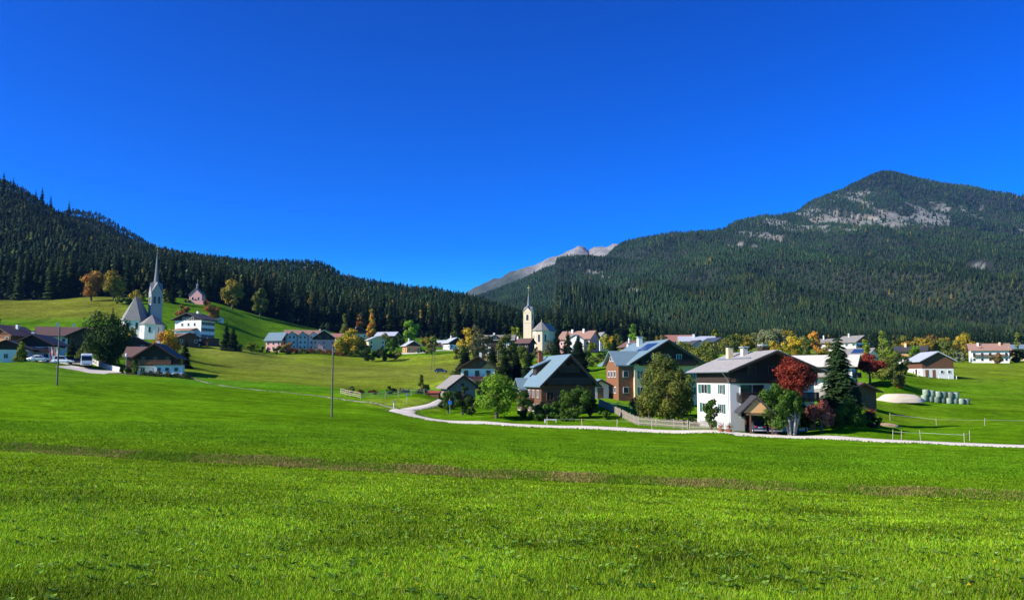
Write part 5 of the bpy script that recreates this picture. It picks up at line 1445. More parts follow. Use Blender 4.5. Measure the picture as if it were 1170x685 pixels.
# carport
c0 = P(862, 105.5)
t = thing('carport', 'small timber carport with orange boarded gable over two parked cars', 'carport', c0, R(-9))
cl, ch = 5.4, 2.35
for x in (-.75, 1.75):
    for y in (-cl / 2, cl / 2): MB().box(x - .09, x + .09, y - .09, y + .09, -.8, ch).build('post', 'wood_brown', t)
GP = [(-1.55, 2.65), (1.8, 2.6), (0, 4.35)]
mb = MB().poly([(x, -cl / 2 - .14, z) for x, z in GP] + [(x, -cl / 2 - .02, z) for x, z in GP], [(0, 1, 2), (5, 4, 3), (0, 3, 4, 1), (1, 4, 5, 2), (2, 5, 3, 0)])
mb.build('gable', 'wood_orange', t)
prof = [(-2.05, 2.45), (0, 4.45), (2.15, 2.4), (2.15, 2.6), (0, 4.68), (-2.05, 2.65)]
mb = MB().poly([(x, -cl / 2 - .45, z) for x, z in prof] + [(x, cl / 2 + .5, z) for x, z in prof], [(0, 1, 4, 5), (1, 2, 3, 4), (11, 10, 7, 6), (10, 9, 8, 7), (0, 6, 7, 1), (1, 7, 8, 2), (3, 9, 10, 4), (4, 10, 11, 5), (2, 8, 9, 3), (5, 11, 6, 0)])
mb.build('roof', 'roof_dark', t)
mb = MB(); mb.box(-.7, 1.7, cl / 2 + .12, cl / 2 + .2, -.5, ch); mb.build('back_wall', 'wood_dark', t)
mb = MB(); mb.box(-1.2, 1.9, -cl / 2 + .11, -cl / 2 + .25, ch - .02, ch + .22); mb.build('beam', 'wood_orange', t)

# brown farmhouse with the blue grey roof
h = House('farmhouse', 'dark timber farmhouse with steep blue grey sheet roof, brick chimney and flowered balcony', 'house', 'brown', 13, 8.8, 13, 4.75, 44.5, 'log', 'wood_dark', 4.5, 'roof_blue', .6, gover=1.5)
h.chimney(-1.3, 5.6, 10.0, .8, 'brick', 'brick')
h.slope_panel('L', 3.0, 3.6, 3.6, 4.3, 'skylight', 'glass', .14)
h.cross_gable('L', 4.3, 3.4, .9, 4.0, 40, 'roof_blue', 'wood_brown'); h.cg_window(0, 2.6, 1.2, 1.2); h.cg_window(0, .4, 1.2, 1.2)
h.row('L', [2.6, .4], 3, .9, 1.1, a0=-1.0, a1=4.6)
h.balcony('L', -5.0, 2.0, 1.85, 1.2, 'wood_red', True)
h.row('F', [2.2], 3, 1.0, 1.2, a0=-3.0, a1=2.4, frame='frame_brown'); h.row('F', [7.2], 2, .5, .6, a0=-.7, a1=.7, frame='frame_brown', proud=.09)
h.balcony('F', -3.6, 3.6, 4.7, .9, 'wood_old'); h.balcony('F', -1.7, 1.7, 6.55, .7, 'wood_old')
# shed dormer on the lit slope
def shedbox(x0, x1, y0, y1, zf):
    """box whose top and bottom follow functions of x: zf(x) -> (bottom, top)"""
    q = [(x0, y0), (x1, y0), (x1, y1), (x0, y1)]
    return MB().poly([(x, y, zf(x)[0]) for x, y in q] + [(x, y, zf(x)[1]) for x, y in q], [(0, 3, 2, 1), (4, 5, 6, 7), (0, 1, 5, 4), (1, 2, 6, 5), (2, 3, 7, 6), (3, 0, 4, 7)])
rt = math.tan(R(44.5))
shedbox(-3.3, -1.2, .8, 3.0, lambda x: (h.Hr + x * rt - .2, 7.55 + (x + 3.3) * .42)).build('dormer_wall', 'wood_dark', h.roof)
shedbox(-3.75, -.9, .5, 3.3, lambda x: (7.56 + (x + 3.3) * .42, 7.74 + (x + 3.3) * .42)).build('dormer_roof', 'roof_blue', h.roof)

# timber and yellow house
h = House('farmhouse', 'tall house with yellow walls, red brown timber wing and wide blue grey roof', 'house', 'yellow', 14, 13.0, 15.0, 7.2, 30, 'cream', 'wood_dark', 6.6, 'roof_blue', 1.5, gover=1.4)
h.cross_gable('L', -3.6, 6.6, 3.0, 6.5, 36, 'roof_blue', 'wood_red', name='timber_wing')
h.cg_window(-1.6, 4.2, .8, 1.0); h.cg_window(0, 4.2, .8, 1.0); h.cg_window(1.6, 4.2, .8, 1.0)
h.cg_window(-1.6, 1.2, .8, 1.0); h.cg_window(0, 1.2, .8, 1.0); h.cg_window(1.6, 1.2, .8, 1.0); h.cg_window(-.6, 7.2, .7, .8); h.cg_window(.6, 7.2, .7, .8)
for z_ in (1.2, 4.2):
    f = MB().box(-8.6, -7.5, -6.98, -6.88, z_ - .08, z_ + 1.08).build('window', 'frame_white', h.root)
    MB().box(-8.5, -7.6, -7.02, -6.97, z_, z_ + 1.0).build('pane', 'glass', f)
h.row('F', [.9, 3.9], 4, 1.0, 1.3, a0=-4.9, a1=4.9, shut='shutter'); h.row('F', [7.2], 3, 1.0, 1.2, a0=-2.6, a1=2.6, frame='frame_white', proud=.09)
h.balcony('F', -5.6, 5.6, 6.45, 1.2)
h.slope_panel('L', 1.2, 3.6, -6.5, -1.5, 'solar_panel', 'solar', .10)
h.chimney(-1.2, 2.6, 12.0, .9, 'plaster', 'roof_pale')
h.row('L', [1.2, 4.2], 1, 1.0, 1.3, a0=6.0, a1=6.0)
h = House('house', 'low house with blue grey roof and two white chimneys behind the timber wing', 'house', 'yback', 14, 8.5, 9, 3.9, 30, 'plaster', None, None, 'roof_blue', .8)
h.chimney(-2.0, -2.2, 7.9, .9, 'plaster', 'roof_pale').chimney(1.6, 1.0, 8.0, .9, 'plaster', 'roof_pale').row('L', [1.0], 3).row('F', [1.0], 2)
h = House('house', 'brown timber gable peeping out behind the blue grey roofs and white chimneys', 'house', 'k725', 20, 6, 7, 4.8, 28, 'plaster', 'wood_red', 3.4, 'roof_brown', 1.0)
h.row('F', [1.4, 3.6], 2, .8, .9)
h.chimney(-1.2, 0, 7.6, .6)
h = House('shed', 'white lean-to shed with small blue grey roof beside the timber wing', 'shed', 'lean', 14, 3.4, 3.0, 2.5, 26, 'plaster', None, None, 'roof_blue', .7)
h.door('F', 0, 1.2, 2.0)

# white chalet and barn
h = House('chalet', 'white chalet with broad brown timber gable and long front balcony', 'house', 'chalet', 2, 8.0, 9.0, 4.7, 31, 'plaster', 'wood_brown', 4.3, 'roof_brown', 1.1, gover=1.3)
h.row('F', [2.5], 3, .9, 1.3, a0=-2.8, a1=2.5, frame='frame_brown'); h.row('F', [-.1], 3, .9, 1.1, a0=-2.8, a1=2.5, frame='frame_brown'); h.row('F', [5.1], 2, .6, .8, a0=-.8, a1=.8, frame='frame_brown', proud=.09)
h.balcony('F', -3.9, 3.9, 1.45, 1.1, 'wood_brown', True); h.chimney(.6, .5, 8.3, .6); h.row('L', [2.2], 3, shut='shutter')
mb = MB().poly([(.9, -4.60, 4.4), (3.95, -4.60, 4.4), (3.95, -4.60, 4.7), (2.3, -4.60, 5.6), (.9, -4.67, 4.4), (3.95, -4.67, 4.4), (3.95, -4.67, 4.7), (2.3, -4.67, 5.6)], [(0, 3, 2, 1), (4, 5, 6, 7), (0, 1, 5, 4), (1, 2, 6, 5), (2, 3, 7, 6), (3, 0, 4, 7)]); mb.build('new_boarding', 'wood_orange', h.root)
h = House('barn', 'small weathered grey barn with asymmetric shingle roof beside the slender trees', 'barn', 'barn_s', 20, 5.0, 6.5, 3.0, 36, 'wood_grey', None, None, 'shingle_old', .8)
h.window('F', 0, 3.0, .5, .5, frame='frame_brown').door('F', -.6, 1.4, 2.0, 'wood_dark')

# houses behind the crimson tree and spruce
h = House('house', 'white house with cream sheet roof and timber balcony behind the crimson tree', 'house', 'red_b', 62, 9.5, 12, 5.2, 22, 'plaster', 'wood_brown', 4.4, 'roof_cream', 1.3)
h.row('L', [.8, 2.9], 4, 1.1, 1.2).row('F', [.8, 2.9], 2, 1.1, 1.2, shut='shutter').balcony('L', -5, 5, 2.5, 1.2, 'wood_grey').balcony('F', -4, 4, 2.5, 1.0)
h = House('cabin', 'dark brown log cabin half hidden by the big spruce', 'cabin', 'log', 8, 5.0, 5.5, 2.7, 24, 'log', None, None, 'roof_brown', .8)
h.window('F', .8, 1.0, .7, .8, frame='frame_brown').door('F', -1.2, .9, 1.9)

# far field barn and the houses at the right
h = House('barn', 'isolated barn with white ground floor, brown boarded upper storey and pale roof', 'barn', 'barn', -8, 9.4, 11.5, 5.6, 28, 'plaster', 'wood_brown', 3.1, 'roof_pale', 1.0, zoff=-.9)
h.root.rotation_euler.z = R(-4)
h.row('F', [1.7], 2, .8, .7, a0=1.2, a1=3.4, frame='frame_white'); h.row('L', [1.6], 2, .8, .8, a0=-1.0, a1=3.5)
h.door('F', -3.3, 1.0, 2.2, 'wood_red', .5).door('F', -1.2, .9, 2.2, 'wood_red', .5).door('L', 1.2, 1.3, 2.4, 'wood_dark', .5)
h = House('inn', 'large white inn with tan tiled roof, dormer and two balconies across the far field', 'house', 'e1132', 68, 10.0, 15.5, 6.0, 28, 'plaster', 'wood_dark', 5.6, 'roof_tan', 1.1)
h.row('L', [.8, 3.3], 5, 1.0, 1.2).row('F', [.8, 3.2, 6.0], 3, .9, 1.1, proud=.09).balcony('L', -7, 7, 2.8, 1.1, 'wood_dark').balcony('F', -4.5, 4.5, 2.8).balcony('F', -4.5, 4.5, 5.5)
h.chimney(-1.8, 4.5, 9.3, .8).chimney(-1.5, -4.5, 9.4, .8, 'cream')
h.cross_gable('L', 3.2, 4.2, -1.4, 6.2, 25, 'roof_tan', 'wood_brown', name='dormer'); h.cg_window(0, 6.3, 1.4, .8)
h = House('house', 'cream and timber house with blue roof at the far right edge', 'house', 'e1160', 75, 9, 15, 6.0, 22, 'cream', 'wood_orange', 3.2, 'roof_blue', 1.1)
h.row('L', [.8, 3.6], 4, 1.0, 1.2).balcony('L', -6, 6, 3.0, 1.0, 'wood_orange').row('F', [.8, 3.4], 2)
h = House('house', 'white house with black low roof and timber balcony behind the barn', 'house', 'f1038', 62, 9, 9.5, 5.0, 18, 'plaster', 'wood_orange', 2.8, 'roof_dark', 1.3)
h.row('L', [.8, 3.2], 4).balcony('L', -4.4, 4.4, 2.6, 1.0, 'wood_orange').chimney(-1.0, 2.0, 7.9, .8, 'cream').row('F', [.8, 3.2], 2)
h = House('house', 'pale house with grey roof left of the big spruce tip', 'house', 'f948', 65, 8, 10, 4.6, 26, 'plaster', 'wood_grey', 3.2, 'shingle_old', .9)
h.row('L', [1, 3], 3).chimney(-1, 2, 8.6)
h = House('house', 'white house with slate blue eaves and brown gable between spruce tip and larch', 'house', 'f976', 30, 11, 11, 5.6, 28, 'plaster', 'wood_brown', 5.0, 'shingle_old', 1.2)
h.row('F', [1, 3.3], 3).row('L', [1, 3.3], 3, shut='shutter').chimney(-1, 2, 10).balcony('F', -4, 4, 2.8)
h = House('house', 'small white house with blue solar roof between the spruce and the dark red maple', 'house', 'f985', 40, 8, 9, 4.6, 30, 'plaster', None, None, 'shingle_old', .9)
h.slope_panel('L', .6, 3.2, -3, 2, 'solar_panel', 'solar').row('L', [1, 2.9], 3).row('F', [1, 2.9], 2)
# village centre roofs
h = House('house', 'house with red tiled roof and round white dormer at the forest foot', 'house', 'r777', 80, 9, 14, 4.6, 34, 'plaster', None, None, 'roof_red', .8)
h.row('L', [1, 2.8], 4); h.cross_gable('L', -3.0, 4.0, .6, 5.0, 30, 'roof_cream', 'plaster', name='dormer'); h.cg_window(0, 3.0, 1.0, 1.0)
h = House('house', 'wide house with bright white sheet roof in the village', 'house', 'w796', 86, 10, 18, 3.9, 26, 'plaster', None, None, 'roof_pale', .8)
h.row('L', [1.2], 5).chimney(-.8, 1.5, 7.6, 1.0, 'plaster', 'roof_pale')
h = House('house', 'small house with dark grey gable in front of the white roofed house', 'house', 'gr794', 12, 8, 9, 3.0, 30, 'greyplaster', None, None, 'roof_dark', .9)
h.row('F', [1.1], 2)
h = House('chalet', 'small orange timber chalet with dark blue roof above the yellow chimney', 'house', 'o817', 28, 7.5, 7.5, 5.2, 24, 'wood_orange', None, None, 'roof_navy', 1.1)
h.row('F', [1, 3.2], 3, frame='frame_brown').balcony('F', -3.4, 3.4, 2.8, 1.1, 'wood_orange').row('L', [1, 3.2], 3, frame='frame_brown').balcony('L', -3.2, 3.2, 2.8, 1.1, 'wood_orange')
h = House('house', 'pink gabled house joined to a blue grey roof right of the church', 'house', 'p667', 60, 11, 16, 6.6, 32, 'pink', None, None, 'roof_tan', 1.0)
h.row('L', [1, 3.6], 4).row('F', [1, 3.6], 3); h.cross_gable('L', -1.5, 9, 2.5, 5.6, 28, 'roof_blue', 'plaster'); h.cg_window(-2, 3.4, 1, 1.2); h.cg_window(2, 3.4, 1, 1.2)
h.chimney(-1.2, 3.0, 11, .9).chimney(-1.2, -3.0, 11.2, .9)
h = House('house', 'narrow white house with grey pointed roof between spruces near the church', 'house', 't686', 20, 5.0, 5.5, 6.4, 45, 'plaster', None, None, 'shingle_old', .6)
h.row('F', [1, 3.6], 2, .7, 1.1)
h = House('inn', 'white inn with grey roof and dark timber dormer left of the church tower', 'house', 'w567', 86, 10.5, 15.5, 6.3, 24, 'plaster', 'wood_dark', 4.9, 'shingle_old', 1.0)
h.row('L', [.7, 3.0], 5, 1.0, 1.2).row('L', [5.2], 4, .8, .8, frame='frame_brown', proud=.09); h.cross_gable('L', 1.0, 4.4, .3, 7.4, 30, 'shingle_old', 'wood_dark', name='dormer'); h.cg_window(0, 7.1, 1.2, .9)
h.row('R', [1, 3], 4).chimney(.5, 2, 10, .9)
h = House('house', 'brown roofed house with dark green front beside the church tower', 'house', 'b595', 70, 10, 13, 5.0, 24, 'wood_dark', None, None, 'roof_brown', 1.0)
h.row('L', [1, 3.0], 4).chimney(-.5, 1, 8.6, .8)
# middle distance, left of centre
h = House('cabin', 'yellow cabin with pale grey roof beside the gravel track', 'cabin', 'y468', 25, 7.0, 7.0, 3.2, 30, 'wood_orange', 'wood_dark', 2.9, 'roof_pale', .9)
h.row('F', [.8], 2, .9, .9).door('L', 1.5).row('L', [.8], 1, a0=-1.6, a1=-1.6).chimney(-1, 1, 6.8, .6)
h = House('house', 'cream house peeping over the dark hedge', 'house', 'c430', 25, 8.5, 8.5, 4.8, 22, 'cream', None, None, 'roof_pale', .8)
h.row('F', [1, 3.1], 2).row('L', [1, 3.1], 2)
h = House('shed', 'long shed with pale metal roof below the forest', 'shed', 'g443', 75, 8.5, 12, 3.3, 26, 'wood_dark', None, None, 'roof_pale', .9)
h.row('L', [1], 3, frame='frame_brown')
h = House('chalet', 'black timber chalet high behind the bright yellow maple', 'house', 'd410', 10, 9.5, 10, 4.2, 27, 'plaster', 'wood_dark', 2.6, 'roof_dark', 1.4)
h.row('F', [.6], 3).chimney(-2, 0, 7.0, .7).balcony('F', -4.5, 4.5, 2.6)
h = House('shed', 'low shed with white roof near the forest foot, the smaller of two', 'shed', 's503', 60, 6, 10, 2.6, 20, 'wood_dark', None, None, 'roof_pale', .7)
h.row('L', [.9], 2)
h = House('house', 'dark gabled house with white roof slope beside the village road', 'house', 's518', 25, 8.5, 10, 3.6, 30, 'plaster', 'wood_dark', 2.4, 'roof_pale', .9)
h.row('F', [.8], 2).row('L', [.8], 2).chimney(-1, 1, 7.6, .6)
# the long inn: four blocks
h = House('inn', 'left block of the long inn with blue grey roof, timber end and pink wall', 'house', 'inn_w', 78, 9, 8, 5.4, 38, 'pink', 'wood_red', 5.0, 'roof_blue', .9)
h.row('L', [.8, 3.0], 3).balcony('B', -3.5, 3.5, 2.6, 1.0, 'wood_red').balcony('B', -3.5, 3.5, 4.9, 1.0, 'wood_red').row('B', [.6, 2.9], 2)
h = House('inn', 'pale blue grey middle block of the long inn with three pointed gables', 'house', 'inn_m', 106, 10, 16.5, 7.2, 30, 'greyplaster', None, None, 'roof_tan', .8)
for q in (-5.2, 0, 5.2):
    h.cross_gable('L', q, 4.6, .9, 7.2, 42, 'shingle_old', 'greyplaster', name='gabled_bay')
    for z in (1.0, 3.4, 5.9): h.cg_window(-1, z, .9, 1.2); h.cg_window(1, z, .9, 1.2)
h = House('inn', 'right block of the long inn with dark steep gable and metal roof slope', 'house', 'inn_e', 12, 11, 11, 6.4, 34, 'pink', 'wood_dark', 5.4, 'roof_pale', 1.1)
h.row('F', [.9, 3.3], 3, .9, 1.1).row('F', [6.2], 2, .9, 1.0, a0=-1.8, a1=1.8, frame='frame_brown', proud=.09).chimney(-2.2, 2, 11.2, .8)
h = House('house', 'red brown timber house with white balcony fronts right of the inn', 'house', 'inn_red', 70, 9, 10, 5.4, 20, 'wood_red', None, None, 'roof_red', 1.0)
h.row('L', [1, 3.2], 3).balcony('L', -4, 4, 2.6, 1.0, 'frame_white').balcony('R', -4, 4, 2.6, 1.0, 'frame_white')
# hotel and hamlet
h = House('hotel', 'tall white hotel with black gabled roof, terrace and many windows below the chapel', 'hotel', 'hotel', -18, 13.5, 9, 10.6, 20, 'plaster', 'wood_dark', 10.0, 'roof_dark', 1.6)
h.row('R', [2.6, 5.4, 8.0], 4, 1.0, 1.3, frame='frame_white', shut='shutter'); h.row('F', [7.6], 3, .9, 1.2, a0=-3.0, a1=3.4); h.row('F', [10.3], 3, 1.2, 1.0, a0=-2.2, a1=2.2, proud=.09)
mb = MB(); h.fbox(mb, 'F', -4.4, 4.2, 1.0, 4.3, 0, 3.4); v_ = mb.build('veranda', 'wood_brown', h.root)
mb = MB(); h.fbox(mb, 'F', -4.2, 4.0, 4.3, 5.4, 0, 3.2); mb.build('veranda_glazing', 'frame_white', v_)
mb = MB(); mb.poly([h.fp('F', -5.0, 5.4, 4.2), h.fp('F', 4.8, 5.4, 4.2), h.fp('F', 4.8, 6.5, .1), h.fp('F', -5.0, 6.5, .1), h.fp('F', -5.0, 5.6, 4.2), h.fp('F', 4.8, 5.6, 4.2), h.fp('F', 4.8, 6.7, .1), h.fp('F', -5.0, 6.7, .1)], [(0, 3, 2, 1), (4, 5, 6, 7), (0, 1, 5, 4), (1, 2, 6, 5), (2, 3, 7, 6), (3, 0, 4, 7)]); mb.build('veranda_roof', 'roof_tan', v_)
mb = MB(); h.fbox(mb, 'R', -4, 4, -1, 2.2, 0, 3.0); mb.build('annex', 'wood_brown', h.root)
mb = MB(); h.fbox(mb, 'R', -4.4, 4.4, 2.2, 2.45, 0, 3.7); mb.build('annex_roof', 'roof_brown', h.root)
h.chimney(-1.0, 3.0, 14.5, .9, 'plaster')
h = House('shed', 'brown roofed low annex in front of the hotel terrace', 'shed', None, 34, 8, 10, 3.0, 24, 'wood_brown', None, None, 'roof_brown', .9, loc=(212, 397, 352))
h.row('F', [1], 2)
h = House('shed', 'dark shed between the farmhouse roof and the church', 'shed', 'hshed', 15, 8, 9, 3.2, 26, 'wood_dark', None, None, 'roof_dark', .9)
h.row('F', [1.2], 2)
h = House('hut', 'tiny white hut on the slope right behind the hotel', 'hut', 'hhut', 20, 3.2, 3.2, 2.2, 30, 'plaster', None, None, 'roof_brown', .4)
h.window('F', 0, .9, .6, .6)
h = House('farmhouse', 'brown roofed farmhouse with dark timber front gable and white ground floor', 'house', 'lhouse', 10, 7.8, 9, 4.3, 34, 'plaster', 'wood_dark', 1.9, 'roof_brown', 1.3)
h.cross_gable('L', .8, 6.4, 3.2, 4.1, 34, 'roof_brown', 'wood_brown', name='rear_wing'); h.cg_window(-1.5, 2.4, .9, 1); h.cg_window(1.5, 2.4, .9, 1)
h.row('F', [.5], 3, .9, .9, frame='frame_white').row('F', [3.0], 3, .8, .9, frame='frame_brown', proud=.09).balcony('F', -3.6, 3.6, 2.2, 1.0, 'wood_red'); h.chimney(-.8, 1.6, 8.0, .7)
mb = MB(); h.fbox(mb, 'F', .2, 6.6, -1, 2.0, .02, 2.4); an_ = mb.build('annex', 'plaster', h.root)
mb = MB(); h.fbox(mb, 'F', -.1, 6.9, 2.0, 2.2, .02, 2.8); mb.build('annex_roof', 'roof_dark', h.root)
for a_ in (1.4, 3.2, 5.2):
    mb = MB(); h.fbox(mb, 'F', a_ - .4, a_ + .4, .6, 1.4, 2.4, 2.48); mb.build('annex_window', 'glass', h.root)
h = House('house', 'white farmhouse with black gable behind the small yellow green conical tree', 'house', 'hamlet_white', 8, 9.0, 10, 4.2, 27, 'plaster', 'wood_dark', 3.4, 'roof_dark', 1.3)
h.row('F', [.5, 2.3], 3, 1.0, 1.0).balcony('F', -4.2, 4.2, 2.05, 1.1).chimney(-2.5, 1, 7.6, .7).row('L', [.5, 2.3], 3)
h = House('house', 'white walled wing with long dark low roof at the left edge of the hamlet', 'house', 'hamlet_ext', 18, 9.5, 10, 3.2, 22, 'plaster', 'wood_dark', 2.9, 'roof_dark', 1.0)
h.row('F', [.7], 3).row('L', [.7], 2)
h = House('house', 'orange brown timber gabled house at the back of the hamlet by the picture edge', 'house', 'hamlet_wood', -8, 10, 11, 5.0, 28, 'wood_red', 'wood_brown', 5.2, 'roof_brown', 1.4)
h.row('F', [3.0, .6], 3, 1, 1.1, frame='frame_white').balcony('F', -4.6, 4.6, 2.6, 1.1, 'wood_orange').chimney(2, 1, 8.2, .7)
h = House('house', 'long white house with brown tiled roof and two pale chimneys', 'house', 'hamlet_long', -62, 10, 15, 5.4, 28, 'plaster', None, None, 'roof_brown', 1.1)
h.row('R', [.8, 3.2], 5).row('F', [.8, 3.2], 2).chimney(-.8, 2.8, 9.2, .8, 'plaster', 'roof_pale').chimney(-1.2, -2.0, 9.4, .9, 'plaster', 'roof_pale').door('R', 2)
h = House('house', 'black roofed timber house half hidden by the large round tree', 'house', 'hamlet_dark', 20, 9, 10, 5.2, 26, 'wood_dark', None, None, 'roof_dark', 1.2)
h.row('F', [1, 3.2], 2, frame='frame_brown')

# ------------------------------------------------------------------ churches
def poly_block(mb, pts, z0, z1):
    n = len(pts)
    mb.poly([(x, y, z0) for x, y in pts] + [(x, y, z1) for x, y in pts], [tuple(range(n - 1, -1, -1)), tuple(range(n, 2 * n))] + [(i, (i + 1) % n, n + (i + 1) % n, n + i) for i in range(n)])
def hip_roof(mb, pts, z, ridge):
    """roof from a footprint (ccw) to ridge end points given per vertex"""
    n = len(pts)
    for i in range(n):
        a, b = pts[i], pts[(i + 1) % n]; ra, rb = ridge[i], ridge[(i + 1) % n]
        if ra == rb: mb.poly([(*a, z), (*b, z), ra], [(0, 1, 2)])
        else: mb.poly([(*a, z), (*b, z), rb, ra], [(0, 1, 2, 3)])
    mb.poly([(*p, z) for p in pts], [tuple(range(n - 1, -1, -1))])
def arch_win(parent, cx, cy, ang, z, w, h, m='glass', fr='plaster'):
    """slim arched window standing on a wall whose outward normal has angle ang"""
    nx, ny = math.cos(ang), math.sin(ang); tx, ty = -ny, nx
    def prism(mb, w, z0, h, o):
        pr = [(-w / 2, z0), (w / 2, z0), (w / 2, z0 + h - w / 2)] + [(w / 2 * math.cos(t), z0 + h - w / 2 + w / 2 * math.sin(t)) for t in (R(30), R(60), R(90), R(120), R(150))] + [(-w / 2, z0 + h - w / 2)]
        n = len(pr)
        mb.poly([(cx + tx * a - nx * .1, cy + ty * a - ny * .1, b) for a, b in pr] + [(cx + tx * a + nx * o, cy + ty * a + ny * o, b) for a, b in pr], [tuple(range(n, 2 * n)), tuple(range(n - 1, -1, -1))] + [(i, (i + 1) % n, n + (i + 1) % n, n + i) for i in range(n)])
    mb = MB(); prism(mb, w + .3, z - .15, h + .3, .06); f = mb.build('window', fr, parent)
    mb = MB(); prism(mb, w, z, h, .10); mb.build('pane', m, f)

def tower(root, tx, ty, half, ztop, wallm, spirem, spire_h, gable, rot=0, cross='gold', ball=.3, clock=None):
    cs, sn = math.cos(rot), math.sin(rot)
    def T(x, y, z): return (tx + x * cs - y * sn, ty + x * sn + y * cs, z)
    mb = MB().box(-half, half, -half, half, -3, ztop, lambda p: T(*p))
    tw = mb.build('tower', wallm, root)
    mb = MB()
    for z in (ztop - .2, ztop * .72):
        for a, b in (((-half - .15, -half - .15), (half + .15, -half)), ((-half - .15, half), (half + .15, half + .15)), ((-half - .15, -half), (-half, half)), ((half, -half), (half + .15, half))):
            mb.box(a[0], b[0], a[1], b[1], z - .2, z + .15, lambda p: T(*p))
    mb.build('cornice', wallm, tw)
    # four gables and the slim octagonal spire
    mb = MB(); g_ = half + .25
    if gable:
        apex = ztop + gable
        for k in range(4):
            c, s_ = math.cos(k * math.pi / 2), math.sin(k * math.pi / 2)
            q = lambda x, y, z: T(x * c - y * s_, x * s_ + y * c, z)
            mb.poly([q(-half, -half - .02, ztop), q(half, -half - .02, ztop), q(0, -half - .02, apex)], [(0, 1, 2)])
        mb.build('gable', wallm, tw)
        mb = MB()
        for k in range(4):
            c, s_ = math.cos(k * math.pi / 2), math.sin(k * math.pi / 2)
            q = lambda x, y, z: T(x * c - y * s_, x * s_ + y * c, z)
            mb.poly([q(-g_, -g_, ztop - .1), q(0, -g_, apex + .12), q(0, 0, apex + 1.6)], [(0, 1, 2), (2, 1, 0)][:1])
            mb.poly([q(g_, -g_, ztop - .1), q(0, 0, apex + 1.6), q(0, -g_, apex + .12)], [(0, 1, 2)])
        r0 = half * .80; zb = ztop + gable * .35
    else:
        r0 = half * 1.18; zb = ztop
    prof = [(r0, zb), (r0 * .60, zb + spire_h * .16), (r0 * .40, zb + spire_h * .38), (r0 * .22, zb + spire_h * .68), (.05, zb + spire_h)]
    P_ = MB(); P_.lathe(0, 0, prof, 8, R(22.5))
    mb.poly([T(*p) for p in P_.v], P_.f)
    mb.build('spire', spirem, root)
    zt = zb + spire_h
    mb = MB(); mb.lathe(tx, ty, [(.02, zt - .3), (ball, zt + ball * .3), (ball, zt + ball), (.02, zt + 2 * ball)], 8)
    mb.box(tx - .09, tx + .09, ty - .09, ty + .09, zt, zt + 3.2); mb.box(tx - .8, tx + .8, ty - .08, ty + .08, zt + 1.7, zt + 2.0)
    mb.build('cross', cross, root)
    return tw

# grey stone church on the left
cl0 = P(168, 385)
t = thing('church', 'grey church with steep stone roofed nave and very tall needle spire on the slope', 'church', cl0, R(12))
apse = [(-3.2, -7.6), (3.2, -7.6), (5.4, -3.4), (5.4, 7), (-5.4, 7), (-5.4, -3.4)]
apse = [(x - 5.0, y) for x, y in apse]
mb = MB(); poly_block(mb, apse, -3, 7.6); mb.build('nave', 'plaster', t)
ov = [(x * 1.0 + (x + 5.0) * .13, y * 1.07) for x, y in apse]
rd = (-5.0, -2.6, 18.4); rb_ = (-5.0, 6.9, 18.4)
mb = MB(); hip_roof(mb, ov, 7.4, [rd, rd, rd, rb_, rb_, rd]); mb.build('nave_roof', 'shingle_old', t)
TR_ = R(24)
tower(t, 2.6, 2.0, 2.45, 20.4, 'towerstone', 'spire', 18.2, 4.4, rot=TR_)
for k, (a, off) in enumerate(((R(-90), (0, -2.45)), (R(180), (-2.45, 0)), (R(0), (2.45, 0)))):
    for d in (-.95, .95):
        lx = off[0] + (d if abs(off[1]) > 1 else 0); ly = off[1] + (d if abs(off[0]) > 1 else 0)
        ox = 2.6 + lx * math.cos(TR_) - ly * math.sin(TR_); oy = 2.0 + lx * math.sin(TR_) + ly * math.cos(TR_)
        arch_win(t, ox, oy, a + TR_, 15.6, .95, 3.2, 'glass', 'towerstone')
mb = MB(); poly_block(mb, [(x + 3.2, y - 7.0) for x, y in [(-2.2, -4.5), (2.2, -4.5), (4.6, -1.8), (4.6, 4), (-4.6, 4), (-4.6, -1.8)]], -3, 5.6); mb.build('apse', 'plaster', t)
mb = MB(); hip_roof(mb, [(x * 1.16 + 3.2, y * 1.12 - 7.0) for x, y in [(-2.2, -4.5), (2.2, -4.5), (4.6, -1.8), (4.6, 4), (-4.6, 4), (-4.6, -1.8)]], 5.5, [(3.2, -7.0, 10.0)] * 3 + [(3.2, -3.2, 10.0)] * 2 + [(3.2, -7.0, 10.0)]); mb.build('apse_roof', 'shingle_old', t)
for x in (-7.0, -3.2):
    arch_win(t, x + .2, -7.6 if abs(x + 5) < 3.2 else -7, R(-90), 3.4, 1.1, 3.0)
arch_win(t, -10.4, -.5, R(180), 3.4, 1.2, 3.0); arch_win(t, -10.4, 3.5, R(180), 3.4, 1.2, 3.0)
arch_win(t, 3.2, -11.5, R(-90), 2.0, 1.0, 2.4); arch_win(t, 6.4, -10.2, R(-50), 2.0, 1.0, 2.4); arch_win(t, .0, -10.2, R(-130), 2.0, 1.0, 2.4)

